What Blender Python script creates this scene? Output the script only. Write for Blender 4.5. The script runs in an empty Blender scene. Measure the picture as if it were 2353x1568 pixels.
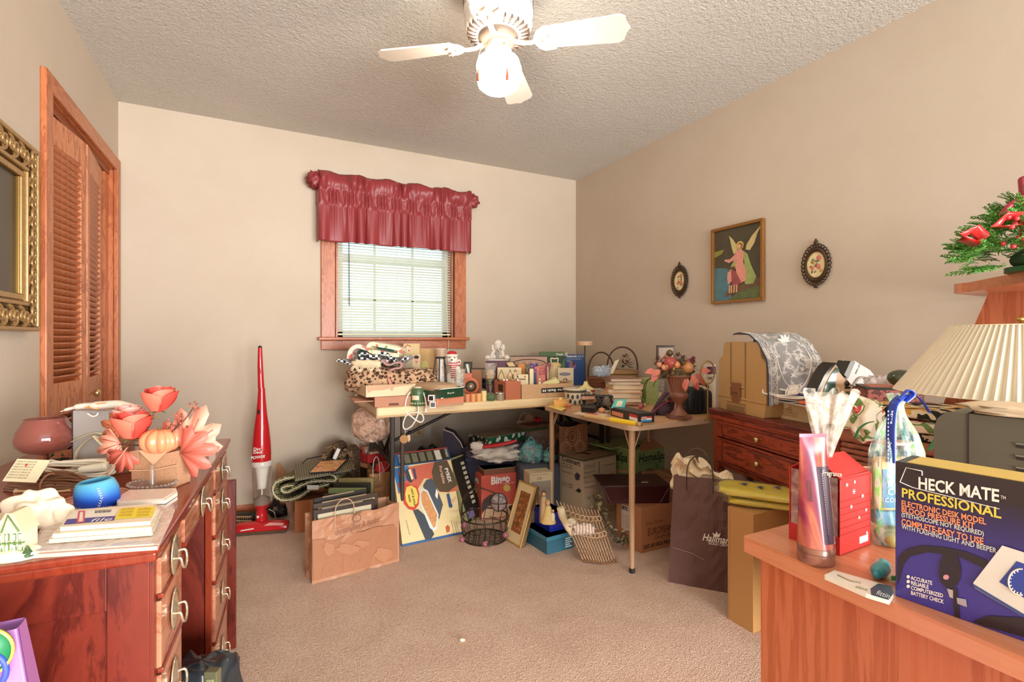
import bpy, math, random
from mathutils import Vector, Matrix, Euler, noise
from math import sin, cos, pi, radians as R
rnd = random.Random(7)
SC = bpy.context.scene
COL = SC.collection
# ---------------------------------------------------------------- camera, world, lights, exposure
YAW = R(26.9); SA, CA = sin(YAW), cos(YAW); FPX = 1143.0; CX, CY = 1176.5, 780.0; EYE = 1.10
RC = -YAW                       # a thing turned square to the photographer
cam = bpy.data.cameras.new('camera'); cam.sensor_width = 36; cam.lens = FPX*36/2353; cam.clip_start = .03
cam.shift_y = -(784-CY)/2353
co = bpy.data.objects.new('camera', cam); COL.objects.link(co)
co.location = (0, 0, EYE); co.rotation_euler = (pi/2, 0, -YAW); SC.camera = co
SC.view_settings.view_transform = 'Standard'; SC.view_settings.look = 'None'
SC.view_settings.gamma = 1; SC.view_settings.use_curve_mapping = False
SC.view_settings.exposure = 0.54
w = bpy.data.worlds.new('sky'); SC.world = w; w.use_nodes = True
w.node_tree.nodes['Background'].inputs[0].default_value = (.62, .88, 1, 1)
w.node_tree.nodes['Background'].inputs[1].default_value = 1.8
def lamp(name, kind, loc, energy, color, size=.1, rot=(0,0,0), sy=None):
    l = bpy.data.lights.new(name, kind); l.energy = energy; l.color = color
    if kind == 'AREA':
        l.size = size
        if sy: l.shape = 'RECTANGLE'; l.size_y = sy
    elif kind == 'POINT': l.shadow_soft_size = size
    o = bpy.data.objects.new(name, l); COL.objects.link(o); o.location = loc; o.rotation_euler = rot
    return o
# added soft fill behind the photographer, through the open side; no real lamp there
lamp('fill_light', 'AREA', (1.6, -3.6, .8), 400, (1, .98, .97), 3.6, (R(88), 0, R(11)), 1.6)
FAN = (.80, 1.69)            # its glowing globe is the main light of the room (see ceiling_fan)
# ---------------------------------------------------------------- materials
def lin(h):
    h = h.lstrip('#'); c = [int(h[i:i+2], 16)/255 for i in (0, 2, 4)]
    return tuple((x/12.92 if x <= .04045 else ((x+.055)/1.055)**2.4) for x in c) + (1,)
MC = {}
def newmat(key):
    m = bpy.data.materials.new(key); m.use_nodes = True
    nt = m.node_tree; b = nt.nodes['Principled BSDF']
    return m, nt, b
def nd(nt, t, ins=None, **kw):
    n = nt.nodes.new('ShaderNode'+t)
    for k, v in kw.items(): setattr(n, k, v)
    for k, v in (ins or {}).items(): n.inputs[k].default_value = v
    return n
def coords(nt, sc=(1, 1, 1), rot=(0, 0, 0)):
    tc = nd(nt, 'TexCoord'); mp = nd(nt, 'Mapping', {'Scale': sc, 'Rotation': rot})
    nt.links.new(tc.outputs['Object'], mp.inputs[0]); return mp.outputs[0]
def ramp(nt, fac, stops, interp='LINEAR'):
    r = nd(nt, 'ValToRGB'); cr = r.color_ramp; cr.interpolation = interp
    while len(cr.elements) < len(stops): cr.elements.new(.5)
    for e, (p, h) in zip(cr.elements, stops): e.position = p; e.color = lin(h)
    nt.links.new(fac, r.inputs[0]); return r.outputs[0]
def bumpit(nt, b, h, s=.3, d=.002):
    n = nd(nt, 'Bump', {'Strength': s, 'Distance': d}); nt.links.new(h, n.inputs['Height']); nt.links.new(n.outputs[0], b.inputs['Normal'])
def M(hx, r=.55, me=0, v=.06, s=25, bump=0, coat=0, em=0, al=1, tr=0):
    """plain surface: one colour with a little uneven tone"""
    k = ('M', hx, r, me, v, s, bump, coat, em, al, tr)
    if k in MC: return MC[k]
    m, nt, b = newmat('plain_'+hx); c = lin(hx)
    n = nd(nt, 'TexNoise', {'Scale': s, 'Detail': 3}); nt.links.new(coords(nt), n.inputs[0])
    mx = nd(nt, 'Mix', data_type='RGBA'); mx.inputs[6].default_value = tuple(x*(1-v) for x in c[:3])+(1,)
    mx.inputs[7].default_value = tuple(min(1, x*(1+v)+v*.01) for x in c[:3])+(1,)
    nt.links.new(n.outputs[0], mx.inputs[0]); nt.links.new(mx.outputs[2], b.inputs['Base Color'])
    b.inputs['Roughness'].default_value = r; b.inputs['Metallic'].default_value = me
    b.inputs['Coat Weight'].default_value = coat; b.inputs['Alpha'].default_value = al
    b.inputs['Transmission Weight'].default_value = tr
    if em:
        b.inputs['Emission Color'].default_value = c; b.inputs['Emission Strength'].default_value = em
    if bump: bumpit(nt, b, n.outputs[0], bump, .002)
    MC[k] = m; return m
def WOOD(c1, c2, r=.4, sc=(3, 3, 40), dist=2.0, coat=0, s=2.0, dark=None):
    k = ('W', c1, c2, r, sc, dist, s)
    if k in MC: return MC[k]
    m, nt, b = newmat('wood_'+c1); co_ = coords(nt, sc)
    n = nd(nt, 'TexNoise', {'Scale': s, 'Detail': 6, 'Roughness': .65, 'Distortion': dist}); nt.links.new(co_, n.inputs[0])
    n2 = nd(nt, 'TexNoise', {'Scale': 2.2*s, 'Detail': 4}); nt.links.new(co_, n2.inputs[0])
    st = [(.3, c1), (.5, c2), (.56, dark or c1), (.7, c2)]
    nt.links.new(ramp(nt, n.outputs[0], st), b.inputs['Base Color'])
    b.inputs['Roughness'].default_value = r; b.inputs['Coat Weight'].default_value = coat
    bumpit(nt, b, n2.outputs[0], .12, .001)
    MC[k] = m; return m
def CELLS(stops, scale=60, r=.8, kind='vor', sc=(1, 1, 1), bump=.3, interp='CONSTANT', rot=(0, 0, 0), det=2):
    """patterned cloth: colours picked from cells or noise"""
    k = ('C', tuple(stops), scale, r, kind, sc)
    if k in MC: return MC[k]
    m, nt, b = newmat('pattern_'+stops[0][1]); co_ = coords(nt, sc, rot)
    if kind == 'vor':
        n = nd(nt, 'TexVoronoi', {'Scale': scale}); o = nd(nt, 'SeparateColor'); nt.links.new(co_, n.inputs[0]); nt.links.new(n.outputs['Color'], o.inputs[0]); f = o.outputs[0]
    elif kind == 'dist':
        n = nd(nt, 'TexVoronoi', {'Scale': scale}); nt.links.new(co_, n.inputs[0]); f = n.outputs['Distance']
    elif kind == 'wave':
        n = nd(nt, 'TexWave', {'Scale': scale, 'Distortion': .0}); nt.links.new(co_, n.inputs[0]); f = n.outputs['Fac']
    elif kind == 'check':
        n = nd(nt, 'TexChecker', {'Scale': scale, 'Color1': (0, 0, 0, 1), 'Color2': (1, 1, 1, 1)}); nt.links.new(co_, n.inputs[0]); f = n.outputs['Fac']
    else:
        n = nd(nt, 'TexNoise', {'Scale': scale, 'Detail': det, 'Distortion': .6}); nt.links.new(co_, n.inputs[0]); f = n.outputs[0]
    nt.links.new(ramp(nt, f, stops, interp), b.inputs['Base Color']); b.inputs['Roughness'].default_value = r
    if bump: bumpit(nt, b, f, bump, .001)
    MC[k] = m; return m
def GLASS(hx='ffffff', r=.03, ior=1.45, tr=1.0, al=1.0):
    k = ('G', hx, r, tr, al)
    if k in MC: return MC[k]
    m, nt, b = newmat('glass_'+hx); b.inputs['Base Color'].default_value = lin(hx); b.inputs['Roughness'].default_value = r
    b.inputs['IOR'].default_value = ior; b.inputs['Transmission Weight'].default_value = tr; b.inputs['Alpha'].default_value = al
    MC[k] = m; return m
def FILM(hx='ffffff', a=.35, r=.15):
    """thin clear plastic: mostly see-through, catches highlights, uneven with its creases"""
    k = ('F', hx, a, r)
    if k in MC: return MC[k]
    m, nt, b = newmat('film_'+hx); b.inputs['Base Color'].default_value = lin(hx); b.inputs['Roughness'].default_value = r
    n = nd(nt, 'TexNoise', {'Scale': 22, 'Detail': 3, 'Distortion': 2}); nt.links.new(coords(nt), n.inputs[0])
    mr = nd(nt, 'MapRange', {'From Min': .35, 'From Max': .65, 'To Min': a*.35, 'To Max': min(1, a*1.7)}); nt.links.new(n.outputs[0], mr.inputs[0])
    nt.links.new(mr.outputs[0], b.inputs['Alpha']); bumpit(nt, b, n.outputs[0], .8, .004)
    MC[k] = m; return m
# ---------------------------------------------------------------- geometry builder
class G:
    def __init__(s, sc=1.0): s.v = []; s.f = []; s.m = []; s.sm = []; s.sc = sc; s.X = None
    def add(s, vs, fs, mat, smooth=False):
        o = len(s.v)
        for p in vs:
            p = Vector(p)
            s.v.append(s.X @ p if s.X is not None else p)
        for f in fs: s.f.append(tuple(i+o for i in f)); s.m.append(mat); s.sm.append(smooth)
        return s
    def xf(s, loc=(0, 0, 0), rot=(0, 0, 0), sc=(1, 1, 1)):
        s.X = Matrix.LocRotScale(Vector(loc), Euler(rot), Vector(sc)); return s
    def nx(s): s.X = None; return s
    def box(s, a, b, mat):
        x0, y0, z0 = a; x1, y1, z1 = b
        vs = [(x0,y0,z0),(x1,y0,z0),(x1,y1,z0),(x0,y1,z0),(x0,y0,z1),(x1,y0,z1),(x1,y1,z1),(x0,y1,z1)]
        return s.add(vs, [(0,3,2,1),(4,5,6,7),(0,1,5,4),(1,2,6,5),(2,3,7,6),(3,0,4,7)], mat)
    def tray(s, a, b, t, mat, mi=None):
        """open-topped box with wall thickness t"""
        x0, y0, z0 = a; x1, y1, z1 = b; mi = mi or mat
        vs = [(x0,y0,z0),(x1,y0,z0),(x1,y1,z0),(x0,y1,z0),(x0,y0,z1),(x1,y0,z1),(x1,y1,z1),(x0,y1,z1)]
        vi = [(x0+t,y0+t,z0+t),(x1-t,y0+t,z0+t),(x1-t,y1-t,z0+t),(x0+t,y1-t,z0+t),(x0+t,y0+t,z1),(x1-t,y0+t,z1),(x1-t,y1-t,z1),(x0+t,y1-t,z1)]
        s.add(vs, [(0,3,2,1),(0,1,5,4),(1,2,6,5),(2,3,7,6),(3,0,4,7)], mat)
        s.add(vi, [(0,1,2,3),(4,5,1,0),(5,6,2,1),(6,7,3,2),(7,4,0,3)], mi)
        return s.add(vs[4:]+vi[4:], [(0,1,5,4),(1,2,6,5),(2,3,7,6),(3,0,4,7)], mat)
    def lathe(s, prof, mat, c=(0, 0, 0), n=20, smooth=True, caps=True, sq=1.0):
        vs = []; k = len(prof)
        for i in range(n):
            a = 2*pi*i/n
            for r, z in prof: vs.append((c[0]+r*cos(a), c[1]+r*sin(a)*sq, c[2]+z))
        fs = [(i*k+j, ((i+1) % n)*k+j, ((i+1) % n)*k+j+1, i*k+j+1) for i in range(n) for j in range(k-1)]
        s.add(vs, fs, mat, smooth)
        if caps:
            for j, fl in ((0, 1), (k-1, 0)):
                if prof[j][0] > 1e-6:
                    ring = [vs[i*k+j] for i in range(n)]
                    s.add(ring, [tuple(range(n))[::-1] if fl else tuple(range(n))], mat)
        return s
    def cyl(s, c, r, h, mat, n=16, r2=None, sq=1.0): return s.lathe([(r, 0), (r if r2 is None else r2, h)], mat, c, n, True, True, sq)
    def tube(s, pts, r, mat, n=6, closed=False, flat=1.0):
        P = [Vector(p) for p in pts]; N = len(P); vs = []
        up = Vector((0, 0, 1)); prev = None
        for i, p in enumerate(P):
            t = (P[(i+1) % N]-P[i-1]) if closed else (P[min(i+1, N-1)]-P[max(i-1, 0)])
            if t.length < 1e-9: t = Vector((0, 0, 1))
            t.normalize()
            if prev is None:
                a = t.cross(up)
                if a.length < .05: a = t.cross(Vector((1, 0, 0)))
            else: a = prev - t*prev.dot(t)
            if a.length < 1e-6: a = t.orthogonal()
            a.normalize(); prev = a; b = t.cross(a)
            rr = r[i] if isinstance(r, (list, tuple)) else r
            for k in range(n):
                an = 2*pi*k/n; vs.append(p + a*cos(an)*rr + b*sin(an)*rr*flat)
        fs = [(i*n+k, i*n+(k+1) % n, ((i+1) % N)*n+(k+1) % n, ((i+1) % N)*n+k) for i in range(N if closed else N-1) for k in range(n)]
        s.add(vs, fs, mat, True)
        if not closed: s.add(vs[:n], [tuple(range(n))[::-1]], mat); s.add(vs[-n:], [tuple(range(n))], mat)
        return s
    def ball(s, c, r, mat, n=14, nz=8, pw=1.0, amp=0, fr=1.0, seed=0):
        if not isinstance(r, (tuple, list)): r = (r, r, r)
        def sp(x): return math.copysign(abs(x)**pw, x)
        vs = []
        for j in range(nz+1):
            ph = -pi/2 + pi*j/nz
            for i in range(n):
                th = 2*pi*i/n; d = Vector((sp(cos(ph))*sp(cos(th)), sp(cos(ph))*sp(sin(th)), sp(sin(ph))))
                k = 1+amp*noise.noise(Vector((d.x*fr+seed, d.y*fr, d.z*fr))) if amp else 1
                vs.append((c[0]+d.x*r[0]*k, c[1]+d.y*r[1]*k, c[2]+d.z*r[2]*k))
        fs = [(j*n+i, j*n+(i+1) % n, (j+1)*n+(i+1) % n, (j+1)*n+i) for j in range(nz) for i in range(n)]
        return s.add(vs, fs, mat, True)
    def prism(s, pts, d0, d1, mat, ax='y', smooth=False):
        """outline pts given in (x,z) for ax y, (x,y) for ax z, (y,z) for ax x"""
        n = len(pts)
        f = {'y': lambda p, d: (p[0], d, p[1]), 'z': lambda p, d: (p[0], p[1], d), 'x': lambda p, d: (d, p[0], p[1])}[ax]
        vs = [f(p, d0) for p in pts]+[f(p, d1) for p in pts]
        s.add(vs, [tuple(range(n)), tuple(range(n, 2*n))[::-1]], mat)
        return s.add(vs, [(i, i+n, (i+1) % n+n, (i+1) % n) for i in range(n)], mat, smooth)
    def grid(s, fn, nu, nv, mat, cu=False, smooth=True):
        vs = [fn(i/nu, j/nv) for i in range(nu+1) for j in range(nv+1)]; k = nv+1
        return s.add(vs, [(i*k+j, (i+1)*k+j, (i+1)*k+j+1, i*k+j+1) for i in range(nu) for j in range(nv)], mat, smooth)
    def quad(s, a, b, c, d, mat): return s.add([a, b, c, d], [(0, 1, 2, 3)], mat)
    def poly(s, pts, mat): return s.add(pts, [tuple(range(len(pts)))], mat)
    def flat(s, pts, y, mat): return s.poly([(x, y, z) for x, z in pts], mat)      # print on a front face
    def disc(s, x, z, r, y, mat, rz=None, n=16): return s.flat([(x+r*cos(2*pi*i/n), z+(rz or r)*sin(2*pi*i/n)) for i in range(n)], y, mat)
    def rect(s, x0, z0, x1, z1, y, mat): return s.flat([(x0, z0), (x1, z0), (x1, z1), (x0, z1)], y, mat)
    def leaf(s, p, d, l, w, mat, up=(0, 0, 1), fold=.25, n=3):
        p = Vector(p); d = Vector(d).normalized(); u = Vector(up); a = d.cross(u)
        if a.length < .05: a = d.orthogonal()
        a.normalize(); u = a.cross(d); vs = []
        for i in range(n+1):
            t = i/n; hw = w*.5*sin(pi*min(1, .08+t*.92))*(1.1-.3*t); c = p+d*l*t - u*l*.18*t*t
            vs += [c-a*hw+u*hw*fold, c, c+a*hw+u*hw*fold]
        fs = []
        for i in range(n): fs += [(3*i, 3*i+1, 3*i+4, 3*i+3), (3*i+1, 3*i+2, 3*i+5, 3*i+4)]
        return s.add(vs, fs, mat, True)
    def text(s, st, size, org, ex, ez, mat, al='LEFT', bold=0, sx=1.0, shear=0):
        """lettering laid along direction ex, upright along ez, baseline start org"""
        vs, fs = letters(st, al, bold, shear); ex = Vector(ex).normalized(); ez = Vector(ez).normalized(); o = Vector(org)
        return s.add([o+ex*x*size*sx+ez*y*size for x, y in vs], fs, mat)
LC = {}
def letters(st, al, bold, shear):
    k = (st, al, bold, shear)
    if k in LC: return LC[k]
    c = bpy.data.curves.new('tmp', 'FONT'); c.body = st; c.size = 1.35; c.align_x = al; c.offset = bold; c.resolution_u = 2
    c.dimensions = '2D'; c.fill_mode = 'FRONT'; c.shear = shear
    o = bpy.data.objects.new('tmp', c); COL.objects.link(o)
    me = bpy.data.meshes.new_from_object(o.evaluated_get(bpy.context.evaluated_depsgraph_get()))
    LC[k] = ([(v.co.x, v.co.y) for v in me.vertices], [tuple(p.vertices) for p in me.polygons])
    bpy.data.objects.remove(o); bpy.data.curves.remove(c); bpy.data.meshes.remove(me); return LC[k]
def smooth_path(P, k=5):
    o = []; n = len(P)
    for i in range(n-1):
        p0, p1, p2, p3 = P[max(0, i-1)], P[i], P[i+1], P[min(n-1, i+2)]
        for j in range(k):
            t = j/k; o.append(tuple(.5*((2*p1[q])+(-p0[q]+p2[q])*t+(2*p0[q]-5*p1[q]+4*p2[q]-p3[q])*t*t+(-p0[q]+3*p1[q]-3*p2[q]+p3[q])*t**3) for q in range(len(p1))))
    o.append(P[-1]); return o
def mesh(name, g):
    me = bpy.data.meshes.new(name); sc = g.sc
    me.from_pydata([tuple(v*sc) for v in g.v], [], g.f)
    sl = []; idx = {}
    for m in g.m:
        if m.name not in idx: idx[m.name] = len(sl); sl.append(m); me.materials.append(m)
    me.polygons.foreach_set('material_index', [idx[m.name] for m in g.m])
    me.polygons.foreach_set('use_smooth', g.sm); me.update(); return me
def obj(name, g, parent=None, bevel=0, seg=2, sub=0, solid=0):
    o = bpy.data.objects.new(name, g if isinstance(g, bpy.types.Mesh) else mesh(name, g)); COL.objects.link(o)
    if parent: o.parent = parent
    if solid:
        k = o.modifiers.new('t', 'SOLIDIFY'); k.thickness = solid; k.offset = 0
    if bevel:
        b = o.modifiers.new('b', 'BEVEL'); b.width = bevel; b.segments = seg; b.limit_method = 'ANGLE'; b.angle_limit = R(40)
    if sub:
        k = o.modifiers.new('s', 'SUBSURF'); k.levels = k.render_levels = sub
    return o
def struct(name, g, parent=None, **k):
    o = obj(name, g, parent, **k)
    if not parent: o['kind'] = 'structure'
    return o
# ---------------------------------------------------------------- placing: where a sight line of the photograph meets a real surface
def ray(px): u = px-CX; return FPX*SA+u*CA, FPX*CA-u*SA
def pt(px, py=None, z=0.0, X=None, Y=None, d=None):
    """world point; s = metres per photo pixel there"""
    rx, ry = ray(px)
    if X is not None: t = X/rx
    elif Y is not None: t = Y/ry
    elif d is not None: t = d/FPX
    else: t = (EYE-z)/(py-CY)
    return Vector((rx*t, ry*t, z)), t
class T:
    """one thing: base point at photo pixel (px,py) on height z (or on plane X/Y, or at depth d); local axes right, away, up"""
    def __init__(s, name, label, cat, px, py=None, z=0.0, rot=RC, group=None, X=None, Y=None, d=None, loc=None):
        s.name = name; s.pr = (label, cat, group); s.rot = rot
        if loc is not None:
            s.p = Vector(loc); dd = s.p.x*SA+s.p.y*CA; s.s = dd/FPX; s.bx = CX+(s.p.x*CA-s.p.y*SA)/s.s
        else: s.p, s.s = pt(px, py, z, X, Y, d); s.bx = px
        s.by = CY+(EYE-s.p.z)/s.s; s.o = None
    def g(s): return G(s.s)
    def m(s): return G(1.0)
    def _hit(s, px, py, ax, k):
        r3 = Euler(s.rot if isinstance(s.rot, tuple) else (0, 0, s.rot)).to_matrix().inverted()
        rx, ry = ray(px); d = r3 @ Vector((rx, ry, CY-py)); o = r3 @ (Vector((0, 0, EYE))-s.p)
        t = (k-o[ax])/d[ax]; return o+d*t
    def F(s, px, py, y=0, e=.0012): v = s._hit(px, py, 1, y-e); return v          # on the front face
    def S(s, px, py, x=0, e=-.0012): v = s._hit(px, py, 0, x+e); return v         # on a side face at local x
    def U(s, px, py, h=0, e=.0012): v = s._hit(px, py, 2, h+e); return v          # on the top at local height h
    def ps(s, pts, mat, g, y=0, e=.0012, face='F'):
        f = {'F': s.F, 'S': s.S, 'U': s.U}[face]; 
        if face == 'S' and e > 0 and y == 0: e = -e
        g.poly([f(a, b, y, e) for a, b in pts], mat); return g
    def tx(s, g, st, a, b, hpx, mat, y=0, e=.0014, face='F', bold=0, up=None, shear=0):
        """lettering fitted between two photo points on a face"""
        f = {'F': s.F, 'S': s.S, 'U': s.U}[face]
        if face == 'S' and e > 0 and y == 0: e = -e
        A, B = f(a[0], a[1], y, e), f(b[0], b[1], y, e)
        q = up or (a[0], a[1]-hpx); C = f(q[0], q[1], y, e); ex = B-A; ez = C-A; L = ex.length
        if up is None and face != 'U': ez = Vector((0, 0, ez.length))
        vs, _ = letters(st, 'LEFT', bold, shear); wn = max(v[0] for v in vs)
        h = ez.length; return g.text(st, h, A, ex, ez, mat, 'LEFT', bold, L/(wn*h), shear)
    def x(s, px): return px-s.bx
    def z(s, py): return s.by-py
    def _tag(s, o):
        o.location = s.p; o.rotation_euler = (0, 0, s.rot) if not isinstance(s.rot, tuple) else s.rot
        o['label'], o['category'] = s.pr[0], s.pr[1]
        if s.pr[2]: o['group'] = s.pr[2]
        s.o = o; return o
    def root(s):
        if s.o is None:
            o = bpy.data.objects.new(s.name, None); o.empty_display_size = .05; COL.objects.link(o); s._tag(o)
        return s.o
    def solo(s, g, **k): return s._tag(obj(s.name, g, **k))
    def part(s, name, g, label=None, parent=None, **k):
        o = obj(name, g, parent or s.root(), **k)
        if label: o['label'] = label
        return o
def facebox(B, C, z=0.0):
    """front bottom edge from pixel B to pixel C on height z -> location of its left end, heading, width"""
    a, _ = pt(B[0], B[1], z); b, _ = pt(C[0], C[1], z); v = b-a
    return a, math.atan2(v.y, v.x), v.length
def FB(name, label, cat, B, C, z=0.0, group=None, lean=0):
    a, r, wd = facebox(B, C, z); t = T(name, label, cat, 0, loc=a, rot=(R(-lean), 0, r) if lean else r, group=group); t.w = wd
    t.h = lambda py: (t.by-py)*t.s/cos(R(lean))
    return t
def dup(t, o, loc, rot=None, label=None):
    c = o.copy(); COL.objects.link(c); c.location = loc
    if rot is not None: c.rotation_euler = (0, 0, rot)
    if label: c['label'] = label
    for ch in list(o.children):
        k = ch.copy(); COL.objects.link(k); k.parent = c
        for g_ in ch.children: q = g_.copy(); COL.objects.link(q); q.parent = k
    return c
# ---------------------------------------------------------------- the room
XL, XR, YB, H = -.71, 2.38, 3.50, 2.44
YF = -1.6
def surf(hx, hx2, sc, bump, bs, r=.9, v=.5):
    m, nt, b = newmat('surface_'+hx); co_ = coords(nt)
    n = nd(nt, 'TexNoise', {'Scale': sc, 'Detail': 5, 'Roughness': .7}); nt.links.new(co_, n.inputs[0])
    nt.links.new(ramp(nt, n.outputs[0], [(.35, hx), (.65, hx2)]), b.inputs['Base Color'])
    n2 = nd(nt, 'TexNoise', {'Scale': bs, 'Detail': 4, 'Roughness': .75}); nt.links.new(co_, n2.inputs[0])
    bumpit(nt, b, n2.outputs[0], bump, .006 if bump < .5 else .02); b.inputs['Roughness'].default_value = r; b.inputs['Specular IOR Level'].default_value = .2
    return m
MWALL = surf('c4b29d', 'c8b7a3', 2.5, .06, 160)
MCEIL = surf('ddd5c8', 'e1d9cd', 3, 1.0, 60)
def carpet():
    m, nt, b = newmat('carpet'); co_ = coords(nt)
    n = nd(nt, 'TexNoise', {'Scale': 95, 'Detail': 5, 'Roughness': .8}); n2 = nd(nt, 'TexNoise', {'Scale': 7, 'Detail': 4}); n3 = nd(nt, 'TexVoronoi', {'Scale': 210})
    for q in (n, n2, n3): nt.links.new(co_, q.inputs[0])
    a = nd(nt, 'Math', operation='MULTIPLY_ADD'); a.inputs[1].default_value = .25; nt.links.new(n2.outputs[0], a.inputs[0]); nt.links.new(n.outputs[0], a.inputs[2])
    nt.links.new(ramp(nt, a.outputs[0], [(.46, 'dab096'), (.66, 'f8d0b2'), (.84, 'ffead6')]), b.inputs['Base Color'])
    b.inputs['Roughness'].default_value = 1; b.inputs['Specular IOR Level'].default_value = .05
    b.inputs['Sheen Weight'].default_value = .3
    s_ = nd(nt, 'Math', operation='ADD'); nt.links.new(n.outputs[0], s_.inputs[0]); nt.links.new(n3.outputs[0], s_.inputs[1])
    bumpit(nt, b, s_.outputs[0], .9, .008); return m
struct('floor', G().box((XL-.1, YF, -.05), (XR+.1, YB+.1, 0), carpet()))
struct('ceiling', G().box((XL-.1, YF, H), (XR+.1, YB+.1, H+.05), MCEIL))
def wall_with_hole(a, b, h0, h1, fn):
    g = G(); (u0, u1, z0, z1) = h0
    for (p, q, r_, s_) in ((a, u0, 0, H), (u1, b, 0, H), (u0, u1, 0, z0), (u0, u1, z1, H)):
        if q-p > .001 and s_-r_ > .001: fn(g, p, q, r_, s_)
    return g
WX0, WX1, WZ0, WZ1 = .455, 1.285, 1.115, 2.03
struct('wall_back', wall_with_hole(XL-.1, XR+.1, (WX0, WX1, WZ0, WZ1), 0, lambda g, p, q, r_, s_: g.box((p, YB, r_), (q, YB+.12, s_), MWALL)))
CY0, CY1, CZ = 2.44, 3.40, 2.03
struct('wall_left', wall_with_hole(YF, YB, (CY0, CY1, 0, CZ), 0, lambda g, p, q, r_, s_: g.box((XL-.1, p, r_), (XL, q, s_), MWALL)))
struct('wall_right', G().box((XR, YF, 0), (XR+.1, YB, H), MWALL))
OAK = WOOD('ac5c34', 'be7042', .38, (5, 5, 1.2), 1.2, s=5, dark='a0522c')
OAKH = WOOD('ac5c34', 'be7042', .38, (1.2, 5, 5), 1.2, s=5, dark='a0522c')
OAKY = WOOD('ac5c34', 'be7042', .38, (5, 1.2, 5), 1.2, s=5, dark='a0522c')
struct('baseboard_back', G().box((XL, YB-.014, 0), (XR, YB, .075), OAKH), bevel=.004)
struct('baseboard_left', G().box((XL, YF, 0), (XL+.014, CY0-.07, .075), OAKY), bevel=.004)
struct('baseboard_right', G().box((XR-.014, YF, 0), (XR, YB-.014, .075), OAKY), bevel=.004)
# closet behind the louvred doors
MCL = M('6b5a4c', .9)  # closet inside coloured dark so the gaps between slats read as shade
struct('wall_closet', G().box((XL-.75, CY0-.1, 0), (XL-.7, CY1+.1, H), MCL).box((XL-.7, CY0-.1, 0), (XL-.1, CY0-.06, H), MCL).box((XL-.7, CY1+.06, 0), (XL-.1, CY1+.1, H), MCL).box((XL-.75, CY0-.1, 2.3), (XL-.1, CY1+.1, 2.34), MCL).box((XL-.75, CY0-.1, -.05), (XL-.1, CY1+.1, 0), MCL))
d1 = bpy.data.objects.new('door_1', None); COL.objects.link(d1); d1['kind'] = 'structure'; d1.location = (XL, CY0, 0)
OAKD = WOOD('b06038', 'cc8052', .4, (4, 4, .9), 1.0, s=5, dark='9a4e2a')
def louvre(p0, p1, name, off):
    """one leaf of the bifold door between two floor points (local to door_1)"""
    a, b = Vector(p0), Vector(p1); v = b-a; L = v.length
    hold = bpy.data.objects.new(name, None); COL.objects.link(hold); hold.parent = d1; hold.location = a; hold.rotation_euler = (0, 0, math.atan2(v.y, v.x))
    fr = G(); st = .05; z0, z1 = .02, 1.975
    fr.box((0, -.014, z0), (st, .014, z1), OAKD).box((L-st, -.014, z0), (L, .014, z1), OAKD)
    for (p, q) in ((z0, z0+.13), (.80, .925), (z1-.11, z1)): fr.box((st, -.014, p), (L-st, .014, q), OAKD)
    obj('leaf_frame', fr, hold, bevel=.002)
    sl = G().xf((0, 0, 0), (R(-42), 0, 0)).box((st-.004, -.018, -.0035), (L-st+.004, .018, .0035), OAKH).nx()
    me = mesh('louvre_slat', sl)
    for (p, q) in ((z0+.13, .80), (.925, z1-.11)):
        n = int((q-p)/.0262)
        for i in range(n):
            o = obj('louvre_slat', me, hold); o.location = (0, 0, p+(i+.5)*(q-p)/n)
    return hold, L
l1, L1 = louvre((-.035, .015, 0), (.005, .405, 0), 'door_leaf', 0)
l2, L2 = louvre((.008, .412, 0), (-.03, .80, 0), 'door_leaf', 0)
kn = G().lathe([(.006, 0), (.006, .018), (.016, .024), (.0175, .034), (.012, .042), (0, .044)], M('d8c08a', .25, .9), n=18)
k_ = obj('knob', kn, l2); k_.location = (.026, -.012, .855); k_.rotation_euler = (R(90), 0, 0)
g = G().box((XL-.1, CY0, 0), (XL-.0, CY0+.012, CZ), OAK).box((XL-.1, CY1-.012, 0), (XL, CY1, CZ), OAK).box((XL-.1, CY0, CZ-.012), (XL, CY1, CZ), OAKY)
g.box((XL-.045, CY1-.075, 0), (XL-.02, CY1-.012, CZ-.012), OAK)
g.box((XL-.05, CY0+.012, CZ-.04), (XL-.015, CY1-.012, CZ-.012), M('8d4a28', .5))
struct('door_jamb', g)
tw = .062
g = G().box((XL, CY0-tw, 0), (XL+.02, CY0+.006, CZ+tw), OAK).box((XL, CY1-.006, 0), (XL+.02, CY1+tw-.004, CZ+tw), OAK).box((XL, CY0+.006, CZ-.006), (XL+.02, CY1-.006, CZ+tw), OAKY)
struct('trim_1', g, bevel=.004)
# window
wi = bpy.data.objects.new('window_1', None); COL.objects.link(wi); wi['kind'] = 'structure'; wi.location = (WX0, YB, WZ0)
ww, wh = WX1-WX0, WZ1-WZ0
def wp(name, g, **k): return obj(name, g, wi, **k)
wp('casing', G().box((-.095, -.02, -.02), (-.006, 0, wh+.08), OAK).box((ww+.006, -.02, -.02), (ww+.095, 0, wh+.08), OAK).box((-.006, -.02, wh+.006), (ww+.006, 0, wh+.08), OAKH), bevel=.004)
wp('sill', G().box((-.115, -.05, -.022), (ww+.115, .08, 0), OAKH), bevel=.006)
wp('apron', G().box((-.095, -.018, -.085), (ww+.095, 0, -.022), OAKH), bevel=.004)
wp('jamb', G().box((-.006, 0, 0), (.012, .12, wh), OAK).box((ww-.012, 0, 0), (ww+.006, .12, wh), OAK).box((0, 0, wh-.012), (ww, .12, wh+.006), OAKH))
VW = M('dfe3dc', .5)
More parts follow.
